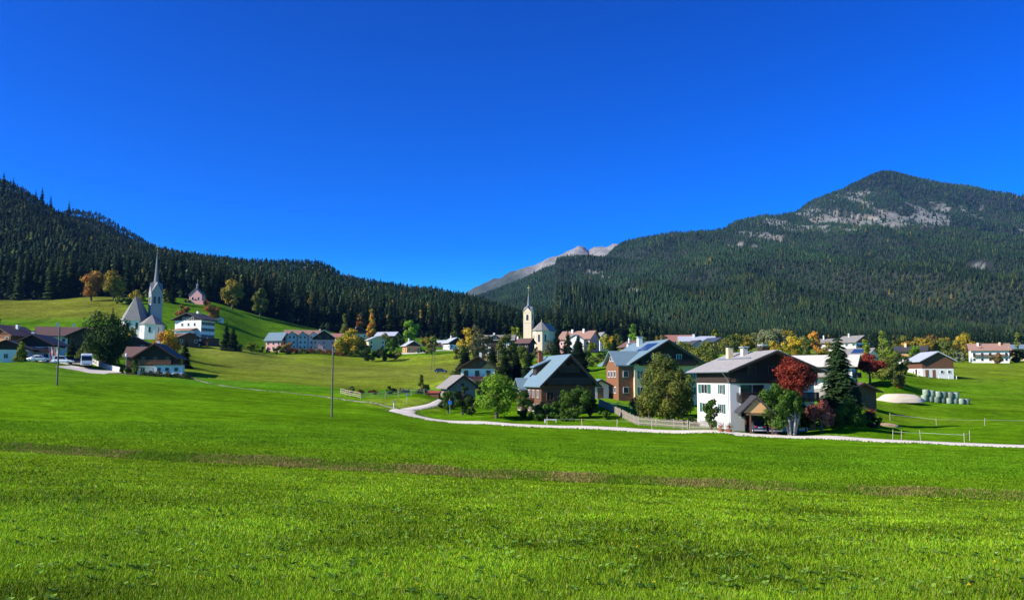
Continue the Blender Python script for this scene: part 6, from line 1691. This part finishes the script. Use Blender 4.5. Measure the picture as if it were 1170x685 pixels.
# pink chapel
c0 = P(225, 520)
t = thing('chapel', 'small pink chapel with pointed grey roof and little lantern alone on the hill crest', 'chapel', c0, R(2))
body = [(-3.8, -3.0), (3.8, -3.0), (3.8, 3.6), (-3.8, 3.6)]
mb = MB(); poly_block(mb, body, -2, 4.6); mb.poly([(-3.8, -3.0, 4.6), (3.8, -3.0, 4.6), (0, -3.0, 8.4), (-3.8, 3.6, 4.6), (3.8, 3.6, 4.6), (0, 3.6, 8.4)], [(0, 1, 2), (5, 4, 3)]); mb.build('wall', 'pink', t)
mb = MB(); prof = [(-4.3, 4.2), (0, 8.6), (4.3, 4.2), (4.3, 4.45), (0, 8.9), (-4.3, 4.45)]
mb.poly([(x, -3.35, z) for x, z in prof] + [(x, 3.9, z) for x, z in prof], [(0, 1, 4, 5), (1, 2, 3, 4), (11, 10, 7, 6), (10, 9, 8, 7), (0, 6, 7, 1), (1, 7, 8, 2), (3, 9, 10, 4), (4, 10, 11, 5), (2, 8, 9, 3), (5, 11, 6, 0)]); mb.build('roof', 'shingle_old', t)
mb = MB(); mb.lathe(0, 0, [(.65, 8.0), (.65, 10.4), (.95, 10.5), (.75, 11.2), (.2, 12.0), (.04, 13.0)], 8); mb.build('lantern', 'spire', t)
mb = MB().box(-.06, .06, -.06, .06, 13, 14.6); mb.box(-.4, .4, -.05, .05, 13.9, 14.05); mb.build('cross', 'gold', t)
arch_win(t, -1.7, -3.0, R(-90), 1.6, .8, 1.8, fr='plaster'); arch_win(t, 1.7, -3.0, R(-90), 1.6, .8, 1.8, fr='plaster'); arch_win(t, -3.8, .3, R(180), 1.6, .8, 1.8)
MB().box(-.6, .6, -3.1, -3.0, -.5, 2.2).build('door', 'wood_brown', t)
mb = MB(); mb.box(-6, 6.4, -5.6, -5.2, -1.5, .9); mb.build('terrace_wall', 'pink', t)

# cream church in the middle
c0 = P(606, 480)
t = thing('church', 'cream church with slender tower, thin grey spire and many sided nave in the village centre', 'church', c0, R(-20))
tower(t, -1.0, 0, 2.35, 21.5, 'churchstone', 'spire', 11.0, 2.6, cross='gold', ball=.25)
for a, off in ((R(-90), (0, -2.35)), (R(180), (-2.35, 0)), (R(0), (2.35, 0))):
    arch_win(t, -1.0 + off[0], off[1], a, 16.8, 1.3, 3.2, 'glass', 'churchstone')
oc = [(7.0 + 5.0 * math.cos(R(22.5 + 45 * i)), -1.2 + 5.0 * math.sin(R(22.5 + 45 * i))) for i in range(8)]
mb = MB(); poly_block(mb, oc, -3, 10.8); poly_block(mb, [(3, 2), (11, 2), (11, 17), (3, 17)], -3, 10.7); mb.build('nave', 'churchstone', t)
oc2 = [(6.9 + 5.7 * math.cos(R(22.5 + 45 * i)), -1.2 + 5.7 * math.sin(R(22.5 + 45 * i))) for i in range(8)]
mb = MB(); hip_roof(mb, oc2, 10.7, [(7.0, -1.2, 16.2)] * 8); mb.poly([(2.6, 0, 10.6), (11.4, 0, 10.6), (11.4, 17.5, 10.6), (2.6, 17.5, 10.6), (7, 0, 15.4), (7, 17.5, 15.4)], [(0, 4, 5, 3), (1, 2, 5, 4), (2, 3, 5), (0, 1, 4)]); mb.build('nave_roof', 'shingle_old', t)
for k in (4, 5, 6, 7):
    a = R(45 * k); arch_win(t, 7.0 + 5.0 * math.cos(R(22.5)) * math.cos(a), -1.2 + 5.0 * math.cos(R(22.5)) * math.sin(a), a, 4.4, 1.1, 4.2)
mb = MB(); mb.lathe(7.0, -1.2, [(.25, 16.0), (.25, 16.8), (.02, 17.2)], 6); mb.build('finial', 'gold', t)

# ------------------------------------------------------------------ poles and mast
def pole(px, Y, h, r, label, top=False):
    p = P(px, Y)
    t = thing('utility_pole', label, 'pole', p)
    MB().tube((0, 0, -.8), (0, 0, h), r, r * .78, 10).build('shaft', 'pole', t)
    mb = MB().lathe(0, 0, [(r * 1.05, h - .02), (r * .8, h + .10), (.02, h + .16)], 8); mb.build('cap', 'pole', t)
    if top:
        mb = MB().tube((r * .9, 0, h * .9), (r * .9, -.25, h * .9), .03, .03, 6); mb.tube((r * .9, -.25, h * .88), (r * .9, -.25, h * .94), .06, .04, 6); mb.build('insulator', 'roof_dark', t)
pole(65, 118, 8.0, .125, 'weathered wooden utility pole standing in the meadow before the hamlet', True)
pole(379, 98, 8.1, .105, 'slim wooden utility pole alone on the green meadow below the long inn', True)
pole(569, 250, 7.2, .22, 'pale grey utility pole rising behind the bright maple and chalet')
p = P(495, 310); t = thing('lattice_mast', 'thin lattice mast with a splayed foot in the olive field', 'mast', p)
mb = MB()
for sx, sy in ((1, 1), (-1, 1), (-1, -1), (1, -1)): mb.bar((sx * .7, sy * .7, -.3), (sx * .12, sy * .12, 9.5), .07)
mb.build('frame', 'pole', t)
mb = MB()
for k in range(9):
    z = k * 1.05; w1 = .7 - .061 * z; w2 = .7 - .061 * (z + 1.05)
    for a, b in (((-1, -1), (1, -1)), ((1, -1), (1, 1)), ((1, 1), (-1, 1)), ((-1, 1), (-1, -1))): mb.bar((a[0] * w1, a[1] * w1, z), (b[0] * w2, b[1] * w2, z + 1.05), .035)
mb.build('bracing', 'pole', t)

# flags before the hamlet
for px, lab, cols, nm in ((58, 'tall red white red banner leaning in front of the white farmhouse', ('flagred', 'flagwhite', 'flagred'), 0), (64, 'orange and white banner next to the red white red one', ('flagorange', 'flagwhite', 'flagorange'), 1)):
    p = P(px, 212); t = thing('banner', lab, 'flag', p, R(10), 'banners by the hamlet road'); t.rotation_euler = (0, R(-9), R(10))
    MB().tube((0, 0, -.3), (0, 0, 4.2), .04, .03, 6).build('pole', 'metal', t)
    for k, m in enumerate(cols):
        mb = MB(); n = 8; x0 = .06 + k * .33; P_ = []
        for i in range(n + 1):
            z = .8 + 3.2 * i / n; w = .05 * math.sin(i * 1.3)
            P_ += [(x0, w, z), (x0 + .33, w + .02, z), (x0, w + .02, z), (x0 + .33, w + .04, z)]
        fs = []
        for i in range(n):
            a, b = i * 4, (i + 1) * 4
            fs += [(a, a + 1, b + 1, b), (a + 2, b + 2, b + 3, a + 3)]
        mb.poly(P_, fs); mb.build('stripe', m, t)

# ------------------------------------------------------------------ vehicles
def loft(mb, sections):
    """sections: list of closed rings with equal counts"""
    n = len(sections[0]); P_ = [p for s in sections for p in s]; fs = []
    for k in range(len(sections) - 1):
        for i in range(n): fs.append((k * n + i, k * n + (i + 1) % n, (k + 1) * n + (i + 1) % n, (k + 1) * n + i))
    fs.append(tuple(range(n - 1, -1, -1))); fs.append(tuple(range((len(sections) - 1) * n, len(sections) * n)))
    mb.poly(P_, fs)
def car(label, paint, loc, rot, group, L=4.4, W=1.8, H=1.5, estate=False):
    """x is the driving direction (front at +x)"""
    t = thing('parked_car', label, 'car', loc, rot, group)
    side = [(-L / 2, .42, .95), (-L / 2 + .06, .34, 1.0), (-L / 2 + .5, .30, 1.02), (0, .28, .98), (L / 2 - .9, .30, .90), (L / 2 - .12, .34, .74), (L / 2, .42, .62)]
    mb = MB(); secs = []
    for x, z0, z1 in side:
        w = W / 2 * (1 - .10 * (abs(x) / (L / 2)) ** 4)
        secs.append([(x, -w * .94, z0), (x, -w, z0 + .14), (x, -w, z1 - .16), (x, -w * .90, z1), (x, w * .90, z1), (x, w, z1 - .16), (x, w, z0 + .14), (x, w * .94, z0)])
    loft(mb, secs); mb.build('body', paint, t, smooth=False)
    xb = -L / 2 + (.12 if estate else .45)
    cab = [(xb, .98, .99), (xb + .28, H - .06, .80), (xb + .9, H, .76), (L / 2 - 2.0, H - .03, .76), (L / 2 - 1.15, .93, .92)]
    mb = MB(); secs = [[(x, -W / 2 * .88 * (1 if i in (0, 4) else .98), .92), (x, -W / 2 * f, z), (x, W / 2 * f, z), (x, W / 2 * .88, .92)] for i, (x, z, f) in enumerate([(a, b, c * .95) for a, b, c in cab])]
    loft(mb, secs); cb = mb.build('cabin', paint, t)
    zw0, zw1 = 1.02, H - .12
    mb = MB()
    for sg in (-1, 1):
        mb = MB(); y0, y1 = sg * W / 2 * .885, sg * W / 2 * .80
        mb.poly([(xb + .42, y0 * .99 + sg * .02, zw0), (L / 2 - 1.45, y0 * .99 + sg * .02, zw0), (L / 2 - 2.0, y1 + sg * .0, zw1), (xb + .62, y1 + sg * .0, zw1), (xb + .42, y0 * .9, zw0), (L / 2 - 1.45, y0 * .9, zw0), (L / 2 - 2.0, y1 * .9, zw1), (xb + .62, y1 * .9, zw1)], [(0, 1, 2, 3), (7, 6, 5, 4), (0, 4, 5, 1), (2, 6, 7, 3), (1, 5, 6, 2), (3, 7, 4, 0)])
        mb.build('side_window', 'glass', cb)
    MB().poly([(xb - .01, -.62, 1.03), (xb - .01, .62, 1.03), (xb + .23, .55, H - .13), (xb + .23, -.55, H - .13), (xb + .1, -.62, 1.03), (xb + .1, .62, 1.03), (xb + .3, .55, H - .13), (xb + .3, -.55, H - .13)], [(0, 3, 2, 1), (4, 5, 6, 7), (0, 1, 5, 4), (1, 2, 6, 5), (2, 3, 7, 6), (3, 0, 4, 7)]).build('rear_window', 'glass', cb)
    x_ = L / 2 - 1.13
    MB().poly([(x_, -.66, .97), (x_, .66, .97), (x_ - .75, .56, H - .10), (x_ - .75, -.56, H - .10), (x_ - .15, -.66, .97), (x_ - .15, .66, .97), (x_ - .85, .56, H - .10), (x_ - .85, -.56, H - .10)], [(0, 1, 2, 3), (7, 6, 5, 4), (4, 5, 1, 0), (5, 6, 2, 1), (6, 7, 3, 2), (7, 4, 0, 3)]).build('windscreen', 'glass', cb)
    for sx in (-1, 1):
        for sy in (-1, 1):
            x = sx * L * .31; y = sy * (W / 2 - .10)
            w = MB().tube((x, y - .11, .33), (x, y + .11, .33), .33, .33, 14).build('wheel', 'tyre', t)
            MB().tube((x, y + sy * .10, .33), (x, y + sy * .125, .33), .20, .18, 10).build('rim', 'rim', w)
    for sy in (-1, 1):
        MB().box(-L / 2 - .02, -L / 2 + .16, sy * W / 2 * .72 - .12, sy * W / 2 * .72 + .12, .78, .94).build('tail_light', 'redlamp', t)
        MB().box(L / 2 - .20, L / 2 - .01, sy * W / 2 * .62 - .17, sy * W / 2 * .62 + .17, .58, .70).build('headlight', 'frame_white', t)
    MB().box(-L / 2 - .03, -L / 2 + .05, -.27, .27, .70, .82).build('number_plate', 'plate', t)
    MB().box(-L / 2 - .05, -L / 2 + .12, -W / 2 * .9, W / 2 * .9, .34, .50).build('bumper', 'cargrey' if paint == 'carblue' else paint, t)
    return t
def gpos(px, Y, dz=.10): return P(px, Y, dz)
cg = 'cars under the carport'
car('dark blue car in the carport, the one beside the timber post', 'carblue', gpos(865.5, 106), R(84), cg, 4.2, 1.62, 1.45)
car('black estate car in the carport nearest the trees', 'carblue', gpos(882.5, 105.5), R(84), cg, 4.5, 1.68, 1.55, True)
hg = 'cars parked in the hamlet'
car('silver car parked before the white farmhouse', 'cargrey', gpos(47, 212, .18), R(8), hg)
car('white car parked between the silver car and the banners', 'carwhite', gpos(41, 214, .18), R(170), hg)
car('white van like car parked right of the utility pole', 'carwhite', gpos(72, 212, .18), R(6), hg, 4.8, 1.9, 1.9, True)
car('dark car behind the bus in the car park', 'carblue', gpos(87.5, 215, .2), R(30), hg)
car('dark car standing in the olive field behind the chalet', 'carblue', gpos(504, 285, .05), R(-4), None)
# bus
b0 = P(98.5, 212, .22); t = thing('coach', 'white coach with black windscreen facing us in the hamlet car park', 'bus', b0, R(-63))
L, W, Hb = 9.5, 2.5, 3.15
mb = MB(); secs = []
for x, z0, z1, k in ((-L / 2, .5, 3.1, .96), (-L / 2 + .3, .35, Hb, 1), (L / 2 - .5, .35, Hb, 1), (L / 2 - .12, .35, Hb - .35, .99), (L / 2, .45, 1.5, .95)):
    w = W / 2 * k; secs.append([(x, -w, z0), (x, -w, z1 - .25), (x, -w * .88, z1), (x, w * .88, z1), (x, w, z1 - .25), (x, w, z0)])
loft(mb, secs); mb.build('body', 'carwhite', t)
MB().poly([(L / 2 + .03, -1.12, 1.45), (L / 2 + .03, 1.12, 1.45), (L / 2 - .12, 1.10, 2.75), (L / 2 - .12, -1.10, 2.75), (L / 2 - .15, -1.12, 1.35), (L / 2 - .15, 1.12, 1.35), (L / 2 - .3, 1.10, 2.75), (L / 2 - .3, -1.10, 2.75)], [(0, 1, 2, 3), (7, 6, 5, 4), (4, 5, 1, 0), (5, 6, 2, 1), (6, 7, 3, 2), (7, 4, 0, 3)]).build('windscreen', 'glass', t)
MB().box(L / 2 - .1, L / 2 + .04, -.7, .7, .46, .62).build('grille', 'tyre', t)
for sg in (-1, 1):
    MB().box(-L / 2 + .5, L / 2 - .9, sg * W / 2 - .03, sg * W / 2 + .03, 1.55, 2.75).build('side_window', 'glass', t)
    MB().box(L / 2 - .05, L / 2 + .03, sg * .95 - .18, sg * .95 + .18, .55, .70).build('headlight', 'frame_white', t)
    MB().bar((L / 2 - .1, sg * 1.2, 2.7), (L / 2 + .25, sg * 1.5, 2.5), .05).bar((L / 2 + .25, sg * 1.5, 2.5), (L / 2 + .25, sg * 1.5, 2.05), .2, .1).build('mirror', 'tyre', t)
    for x in (-L * .28, L * .30):
        w = MB().tube((x, sg * 1.02, .48), (x, sg * 1.26, .48), .48, .48, 14).build('wheel', 'tyre', t)
        MB().tube((x, sg * 1.25, .48), (x, sg * 1.28, .48), .27, .25, 10).build('rim', 'rim', w)
# pale ramp wall by the car park
mb = MB(); A0, A1 = P(104, 222), P(137, 206)
n = 10
for i in range(n):
    a, b = A0.lerp(A1, i / n), A0.lerp(A1, (i + 1) / n)
    za, zb_ = float(ground(a.x, a.y)), float(ground(b.x, b.y))
    mb.poly([(a.x, a.y - .2, za - .5), (b.x, b.y - .2, zb_ - .5), (b.x, b.y + .2, zb_ - .5), (a.x, a.y + .2, za - .5), (a.x, a.y - .2, za + 1.3), (b.x, b.y - .2, zb_ + 1.25), (b.x, b.y + .2, zb_ + 1.25), (a.x, a.y + .2, za + 1.3)], [(0, 1, 5, 4), (2, 3, 7, 6), (4, 5, 6, 7)] + ([(3, 0, 4, 7)] if i == 0 else []) + ([(1, 2, 6, 5)] if i == n - 1 else []))
tag(mb.build('retaining_wall', 'concrete'), 'pale concrete ramp wall running down beside the coach', 'wall')

# ------------------------------------------------------------------ fences
def polyline(pts, step):
    P_ = [P(p, Y) for p, r, Y in pts]; out = []
    for a, b in zip(P_[:-1], P_[1:]):
        n = max(1, int((b - a).length / step))
        out += [a.lerp(b, i / n) for i in range(n)]
    out.append(P_[-1])
    return [Vector((q.x, q.y, float(ground(q.x, q.y)))) for q in out]
def fence(name, label, pts, step, h, rails, pm, rm, pickets=0, group=None, pr=.06):
    pl = polyline(pts, step); o = pl[0].copy()
    t = thing(name, label, 'fence', o, 0, group)
    g = random.Random(len(pts) + int(h * 10))
    first = None
    for q in pl:
        hh = h * g.uniform(.92, 1.10)
        if first is None:
            first = MB().tube((0, 0, -.4), (0, 0, h), pr, pr * .9, 6).build('post', pm, t); c = first
        else:
            c = first.copy(); COL.objects.link(c); c.parent = t
        c.location = q - o; c.scale = (1, 1, hh / h); c.rotation_euler = (R(g.uniform(-3, 3)), R(g.uniform(-3, 3)), 0)
    for z in rails:
        mb = MB()
        for a, b in zip(pl[:-1], pl[1:]): mb.bar(a - o + Vector((0, -.05, z + g.uniform(-.03, .03))), b - o + Vector((0, -.05, z + g.uniform(-.03, .03))), .035 if rm == 'rail' else .014, .08 if rm == 'rail' else .016)
        mb.build('rail', rm, t)
    if pickets:
        mb = MB()
        for a, b in zip(pl[:-1], pl[1:]):
            n = int((b - a).length / pickets)
            for i in range(n):
                q = a.lerp(b, (i + .5) / n) - o; zz_ = float(ground(q.x + o.x, q.y + o.y)) - o.z
                hh = g.uniform(.85, 1.05) * h
                mb.box(q.x - .04, q.x + .04, q.y - .10, q.y - .075, zz_ + .03, zz_ + hh)
        mb.build('pickets', pm, t)['kind'] = 'stuff'
    return t
fence('picket_fence', 'weathered picket fence curving round the garden from the green bin to the road', [(684, 461, 150), (700, 468, 138), (715, 478, 125), (730, 485, 117), (770, 488.5, 113), (786, 490, 111)], 2.4, 1.15, (.35, .85), 'rail', 'rail', .17)
fence('picket_fence', 'straight pale picket fence in front of the white house', [(788, 491, 110), (819, 492, 108)], 2.0, 1.1, (.35, .85), 'rail', 'rail', .15)
fence('rail_fence', 'long two rail timber fence in the middle meadow below the scrub', [(389, 450, 160), (400, 453, 154.5), (412, 455.5, 150.5), (440, 453, 152), (470, 450.5, 155), (499, 448, 158)], 2.6, 1.15, (.4, .75, 1.1), 'rail', 'rail', 0)
fence('plank_fence', 'low plank fence across the lawn below the timber house', [(684, 461, 146), (706, 463, 146), (728, 466, 144)], 2.5, 1.0, (.3, .6, .9), 'rail', 'rail', 0)
fence('pasture_fence', 'thin white tape pasture fence on posts beyond the road, by the round bales', [(1020, 500, 98), (1030, 500, 98), (1052, 500, 98), (1102, 504, 95), (1108, 500, 101)], 9.0, 1.25, (.95,), 'rail', 'white_tape', 0, pr=.035)
fence('pasture_fence', 'thin tape fence line with wide spaced posts crossing the right meadow', [(1017, 478, 135), (1070, 480, 130), (1125, 480, 130), (1200, 484, 128)], 9.0, 1.1, (.9,), 'rail', 'white_tape', 0, pr=.04)
fence('garden_fence', 'row of slim posts with wire along the road before the farmhouse garden', [(625, 486, 115), (665, 488, 113), (705, 489.5, 111), (745, 491, 109.5), (780, 492, 108.5)], 3.6, 1.05, (.9,), 'rail', 'metal', 0, pr=.05)
for i, (px, Y) in enumerate([(1049, 262), (1061, 262), (1073, 262), (1084, 263), (1093, 264)]):
    p = P(px, Y); o = MB().lathe(0, 0, [(.14, -.3), (.14, .85), (.11, .95), (.02, .98)], 8).build('marker_post', 'white_tape'); o.location = p
    tag(o, 'short white post in the grass in front of the isolated barn', 'post', 'white posts before the barn')

# ------------------------------------------------------------------ bales, heaps, small things
bale_me = None
def bale_mesh(name, m):
    mb = MB(); n = 20; P_ = []; prof = [(.02, 0), (.50, 0), (.585, .03), (.615, .12), (.63, .6), (.615, 1.08), (.585, 1.17), (.50, 1.2), (.02, 1.2)]
    for r, z in prof:
        for i in range(n):
            a = 2 * math.pi * i / n; P_.append((r * math.cos(a), r * math.sin(a), z))
    fs = [(k * n + i, k * n + (i + 1) % n, (k + 1) * n + (i + 1) % n, (k + 1) * n + i) for k in range(len(prof) - 1) for i in range(n)]
    mb.poly(P_, fs); o = mb.build(name, m, smooth=True); return o
bl = [bale_mesh('round_bale', 'wrap'), bale_mesh('round_bale', 'wrapdark')]
used_b = [False, False]
bc = P(1075, 178)
words = ['leftmost', 'second', 'third', 'fourth', 'fifth', 'sixth', 'seventh', 'rightmost']
for lay, cnt_ in ((0, 8), (1, 6)):
    for i in range(cnt_):
        dark = (i * 7 + lay * 3) % 5 in (1, 4); k = int(dark)
        o = bl[k] if not used_b[k] else bl[k].copy()
        if used_b[k]: COL.objects.link(o)
        used_b[k] = True
        o.scale = (1.0, 1, 1)
        x = bc.x - 3.6 + i * 1.27 + lay * .35 + .15; y = bc.y + (.12 if i % 2 else -.1)
        o.location = (x, y, float(ground(x, y)) - .03 + lay * 1.20); o.rotation_euler = (0, 0, R([78, 92, 84, 100, 88, 70, 95, 82][i] + lay * 6))
        if lay == 0: lab = ('dark green' if dark else 'pale green') + ' wrapped bale, ' + (words[i] if i < 7 else 'rightmost') + ' of the bottom row of the bale stack'
        else: lab = ('dark green' if dark else 'pale green') + ' wrapped bale, ' + (['leftmost', 'second', 'third', 'fourth', 'fifth', 'rightmost'][i]) + ' of the top row of the bale stack'
        tag(o, lab, 'hay bale', 'wrapped bales stacked on the meadow')
def heap(name, label, cat, px, Y, w, d, h, m, flat=.5):
    p = P(px, Y); n = 28; rings = 9; P_ = []
    g = np.random.default_rng(int(px))
    for k in range(rings):
        t_ = k / (rings - 1); 
        for i in range(n):
            a = 2 * math.pi * i / n; rr = (1 - t_ * (1 - flat)) if k < rings - 1 else .02
            rr *= 1 + .07 * math.sin(3 * a + px) + .03 * g.normal()
            z = h * (min(1, t_ * 1.05) ** .8) * (1 + .06 * math.sin(2 * a)) - (.3 if k == 0 else 0)
            P_.append((w / 2 * rr * math.cos(a), d / 2 * rr * math.sin(a), z))
    fs = [(k * n + i, k * n + (i + 1) % n, (k + 1) * n + (i + 1) % n, (k + 1) * n + i) for k in range(rings - 1) for i in range(n)]
    o = MB().poly(P_, fs).build(name, m, smooth=True); o.location = p
    return tag(o, label, cat)
heap('sand_heap', 'long flat topped heap of cream sand on the meadow beside the bales', 'heap', 1027, 172, 9.8, 5.0, 1.4, 'sandheap', .55)
heap('manure_heap', 'brown rounded heap of straw against the isolated barn', 'heap', 1077, 268, 4.2, 3.2, 1.6, 'hay', .35)
heap('earth_heap', 'low brown earth heap at the end of the garden', 'heap', 1008, 120, 4.5, 3.0, .35, 'hay', .4)
# signs at the road fork
p = P(465, 146); t = thing('signpost', 'dark blue topped signpost at the fork of the gravel roads', 'sign', p)
MB().tube((0, 0, -.3), (0, 0, 2.5), .05, .05, 8).build('post', 'rail', t); MB().box(-.4, .4, -.09, -.055, 1.9, 2.3).build('board', 'carblue', t); MB().box(-.2, .2, -.09, -.055, 1.45, 1.62).build('board', 'signblue', t)
p = P(514, 137); t = thing('road_sign', 'square blue road sign by the barn trees', 'sign', p)
MB().tube((0, 0, -.3), (0, 0, 2.2), .04, .04, 8).build('post', 'metal', t); MB().box(-.28, .28, -.08, -.045, 1.5, 2.06).build('panel', 'signblue', t)
p = P(450, 140); t = thing('marker_post', 'short blue and white marker post at the start of the meadow track', 'post', p)
MB().tube((0, 0, -.3), (0, 0, .9), .09, .09, 8).build('shaft', 'white_tape', t); MB().tube((0, 0, .9), (0, 0, 1.15), .10, .08, 8).build('cap', 'signblue', t)
# green bin, trough, letter boxes, red tarpaulin
p = P(677, 143); t = thing('waste_bin', 'green wheeled waste bin at the start of the picket fence', 'bin', p)
MB().poly([(-.38, -.36, .06), (.38, -.36, .06), (.38, .36, .06), (-.38, .36, .06), (-.45, -.42, 1.25), (.45, -.42, 1.25), (.45, .42, 1.25), (-.45, .42, 1.25)], [(0, 3, 2, 1), (4, 5, 6, 7), (0, 1, 5, 4), (1, 2, 6, 5), (2, 3, 7, 6), (3, 0, 4, 7)]).build('body', 'bingreen', t)
MB().poly([(-.48, -.46, 1.26), (.48, -.46, 1.26), (.48, .46, 1.26), (-.48, .46, 1.26), (-.42, -.38, 1.42), (.42, -.38, 1.42), (.42, .40, 1.42), (-.42, .40, 1.42)], [(0, 3, 2, 1), (4, 5, 6, 7), (0, 1, 5, 4), (1, 2, 6, 5), (2, 3, 7, 6), (3, 0, 4, 7)]).build('lid', 'bingreen', t)
for sx in (-1, 1): MB().tube((sx * .3, .38, .1), (sx * .38, .38, .1), .12, .12, 10).build('wheel', 'tyre', t)
p = P(629, 119); t = thing('garden_bench', 'low white bench on the verge in front of the brown farmhouse', 'bench', p, R(4))
MB().box(-.85, .85, -.20, .20, .36, .46).build('seat', 'frame_white', t)
for sx in (-.75, .75): MB().box(sx - .05, sx + .05, -.18, .18, -.2, .36).build('leg', 'frame_white', t)
p = P(496, 157); t = thing('shed', 'low red roofed shelter beside the scrub above the rail fence', 'shed', p, R(80))
mb = MB().box(-.6, .6, -1.0, 1.0, -.3, .7); mb.build('wall', 'wood_brown', t)
mb = MB().poly([(-.8, -1.2, .7), (.8, -1.2, .7), (.8, 1.2, .7), (-.8, 1.2, .7), (0, -1.2, 1.1), (0, 1.2, 1.1)], [(0, 4, 5, 3), (1, 2, 5, 4), (0, 1, 4), (2, 3, 5), (0, 3, 2, 1)]); mb.build('roof', 'tarp_red', t)
# lamp column by the farmhouse in the hamlet
p = P(143.5, 200); t = thing('street_lamp', 'pale street lamp beside the brown roofed farmhouse', 'lamp', p)
MB().tube((0, 0, -.3), (0, 0, 4.0), .07, .05, 8).build('column', 'metal', t); MB().lathe(0, 0, [(.05, 4.0), (.26, 4.1), (.30, 4.6), (.12, 4.85), (.02, 4.9)], 10).build('lamp_head', 'frame_white', t)
# garden furniture and flower tubs by the white house
for px, lab in ((824, 'flower tub left of the garden path of the white house'), (833, 'flower tub beside the carport post')):
    p = P(px, 103); t = thing('flower_tub', lab, 'planter', p, 0, 'flower tubs')
    MB().lathe(0, 0, [(.28, -.1), (.36, .45), (.33, .46), (.30, .40)], 12).build('tub', 'brick', t)
    g = np.random.default_rng(int(px)); n = 160; pp = g.normal(0, .2, (n, 3)) + np.array([0, 0, .75]); V = leaf_quads(pp, unit(g.normal(size=(n, 3))), .07, g)
    c = np.where((g.random(n) < .4)[:, None], jcol((.55, .10, .05), n, g), jcol((.07, .14, .02), n, g)); link('plant', tri_mesh('plant', V, c, 'leaf', 4), t)
# stone garden wall behind the crimson tree
mb = MB(); A0, A1 = P(918, 178), P(972, 172); n = 12
for i in range(n):
    a, b = A0.lerp(A1, i / n), A0.lerp(A1, (i + 1) / n); za, zb_ = float(ground(a.x, a.y)), float(ground(b.x, b.y))
    mb.poly([(a.x, a.y - .2, za - .5), (b.x, b.y - .2, zb_ - .5), (b.x, b.y + .2, zb_ - .5), (a.x, a.y + .2, za - .5), (a.x, a.y - .2, za + 1.9), (b.x, b.y - .2, zb_ + 1.9), (b.x, b.y + .2, zb_ + 1.9), (a.x, a.y + .2, za + 1.9)], [(0, 1, 5, 4), (2, 3, 7, 6), (4, 5, 6, 7)] + ([(3, 0, 4, 7)] if i == 0 else []) + ([(1, 2, 6, 5)] if i == n - 1 else []))
tag(mb.build('garden_wall', 'stonewall'), 'grey stone garden wall below the cream roofed house', 'wall')
# long russet beech hedge before the inn
g = np.random.default_rng(77); n = 2600
tt = g.uniform(0, 1, n); hp0, hp1 = P(333, 412), P(398, 400)
pp = np.array(hp0)[None] * (1 - tt[:, None]) + np.array(hp1)[None] * tt[:, None]
pp[:, 0] += g.normal(0, .5, n); pp[:, 1] += g.normal(0, .6, n); pp[:, 2] = ground(pp[:, 0], pp[:, 1]) + g.uniform(0, 1, n) ** .7 * (1.9 + .6 * np.sin(tt * 40))
V = leaf_quads(pp, unit(g.normal(size=(n, 3)) + np.array([0, -.4, .5])), .36, g)
c = np.where((np.sin(tt * 23) + g.normal(0, .6, n) > .1)[:, None], jcol((.22, .07, .03), n, g), jcol((.10, .11, .03), n, g))
o = link('hedge', tri_mesh('hedge', V, c, 'leaf', 4)); tag(o, 'long russet hedge running below the long inn', 'hedge')

g = np.random.default_rng(78); n = 1500
tt = g.uniform(0, 1, n); q0, q1 = P(160, 196), P(218, 193)
pp = np.array(q0)[None] * (1 - tt[:, None]) + np.array(q1)[None] * tt[:, None]
pp[:, 0] += g.normal(0, .3, n); pp[:, 1] += g.normal(0, .35, n); pp[:, 2] = ground(pp[:, 0], pp[:, 1]) + g.uniform(0, 1, n) ** .7 * (.8 + .35 * np.sin(tt * 37))
V = leaf_quads(pp, unit(g.normal(size=(n, 3)) + np.array([0, -.4, .5])), .2, g)
o = link('hedge', tri_mesh('hedge', V, jcol((.05, .075, .02), n, g), 'leaf', 4)); tag(o, 'low dark hedge along the foot of the brown roofed farmhouse', 'hedge')

# ------------------------------------------------------------------ air
mz = float(Zg.max()); lo_z = float(Zg.min())
HAZE = 3.2e-5
if HAZE:
    ex = float(np.abs(Xg).max()) + 50
    mb = MB().box(-33000 if False else -max(ex, 12000), max(ex, 12000), -260, 11300, min(lo_z, zc) - 40, mz + 60)
    m = bpy.data.materials.new('air'); m.use_nodes = True
    nt = m.node_tree; nt.nodes.remove(nt.nodes['Principled BSDF'])
    v = nt.nodes.new('ShaderNodeVolumePrincipled'); v.inputs['Density'].default_value = HAZE; v.inputs['Color'].default_value = (.16, .42, .90, 1); v.inputs['Anisotropy'].default_value = .2
    nt.links.new(v.outputs[0], nt.nodes['Material Output'].inputs['Volume'])
    M['air'] = m
    o = mb.build('haze', 'air'); o['kind'] = 'stuff'; tag(o, 'thin blue haze in the mountain air', 'haze')
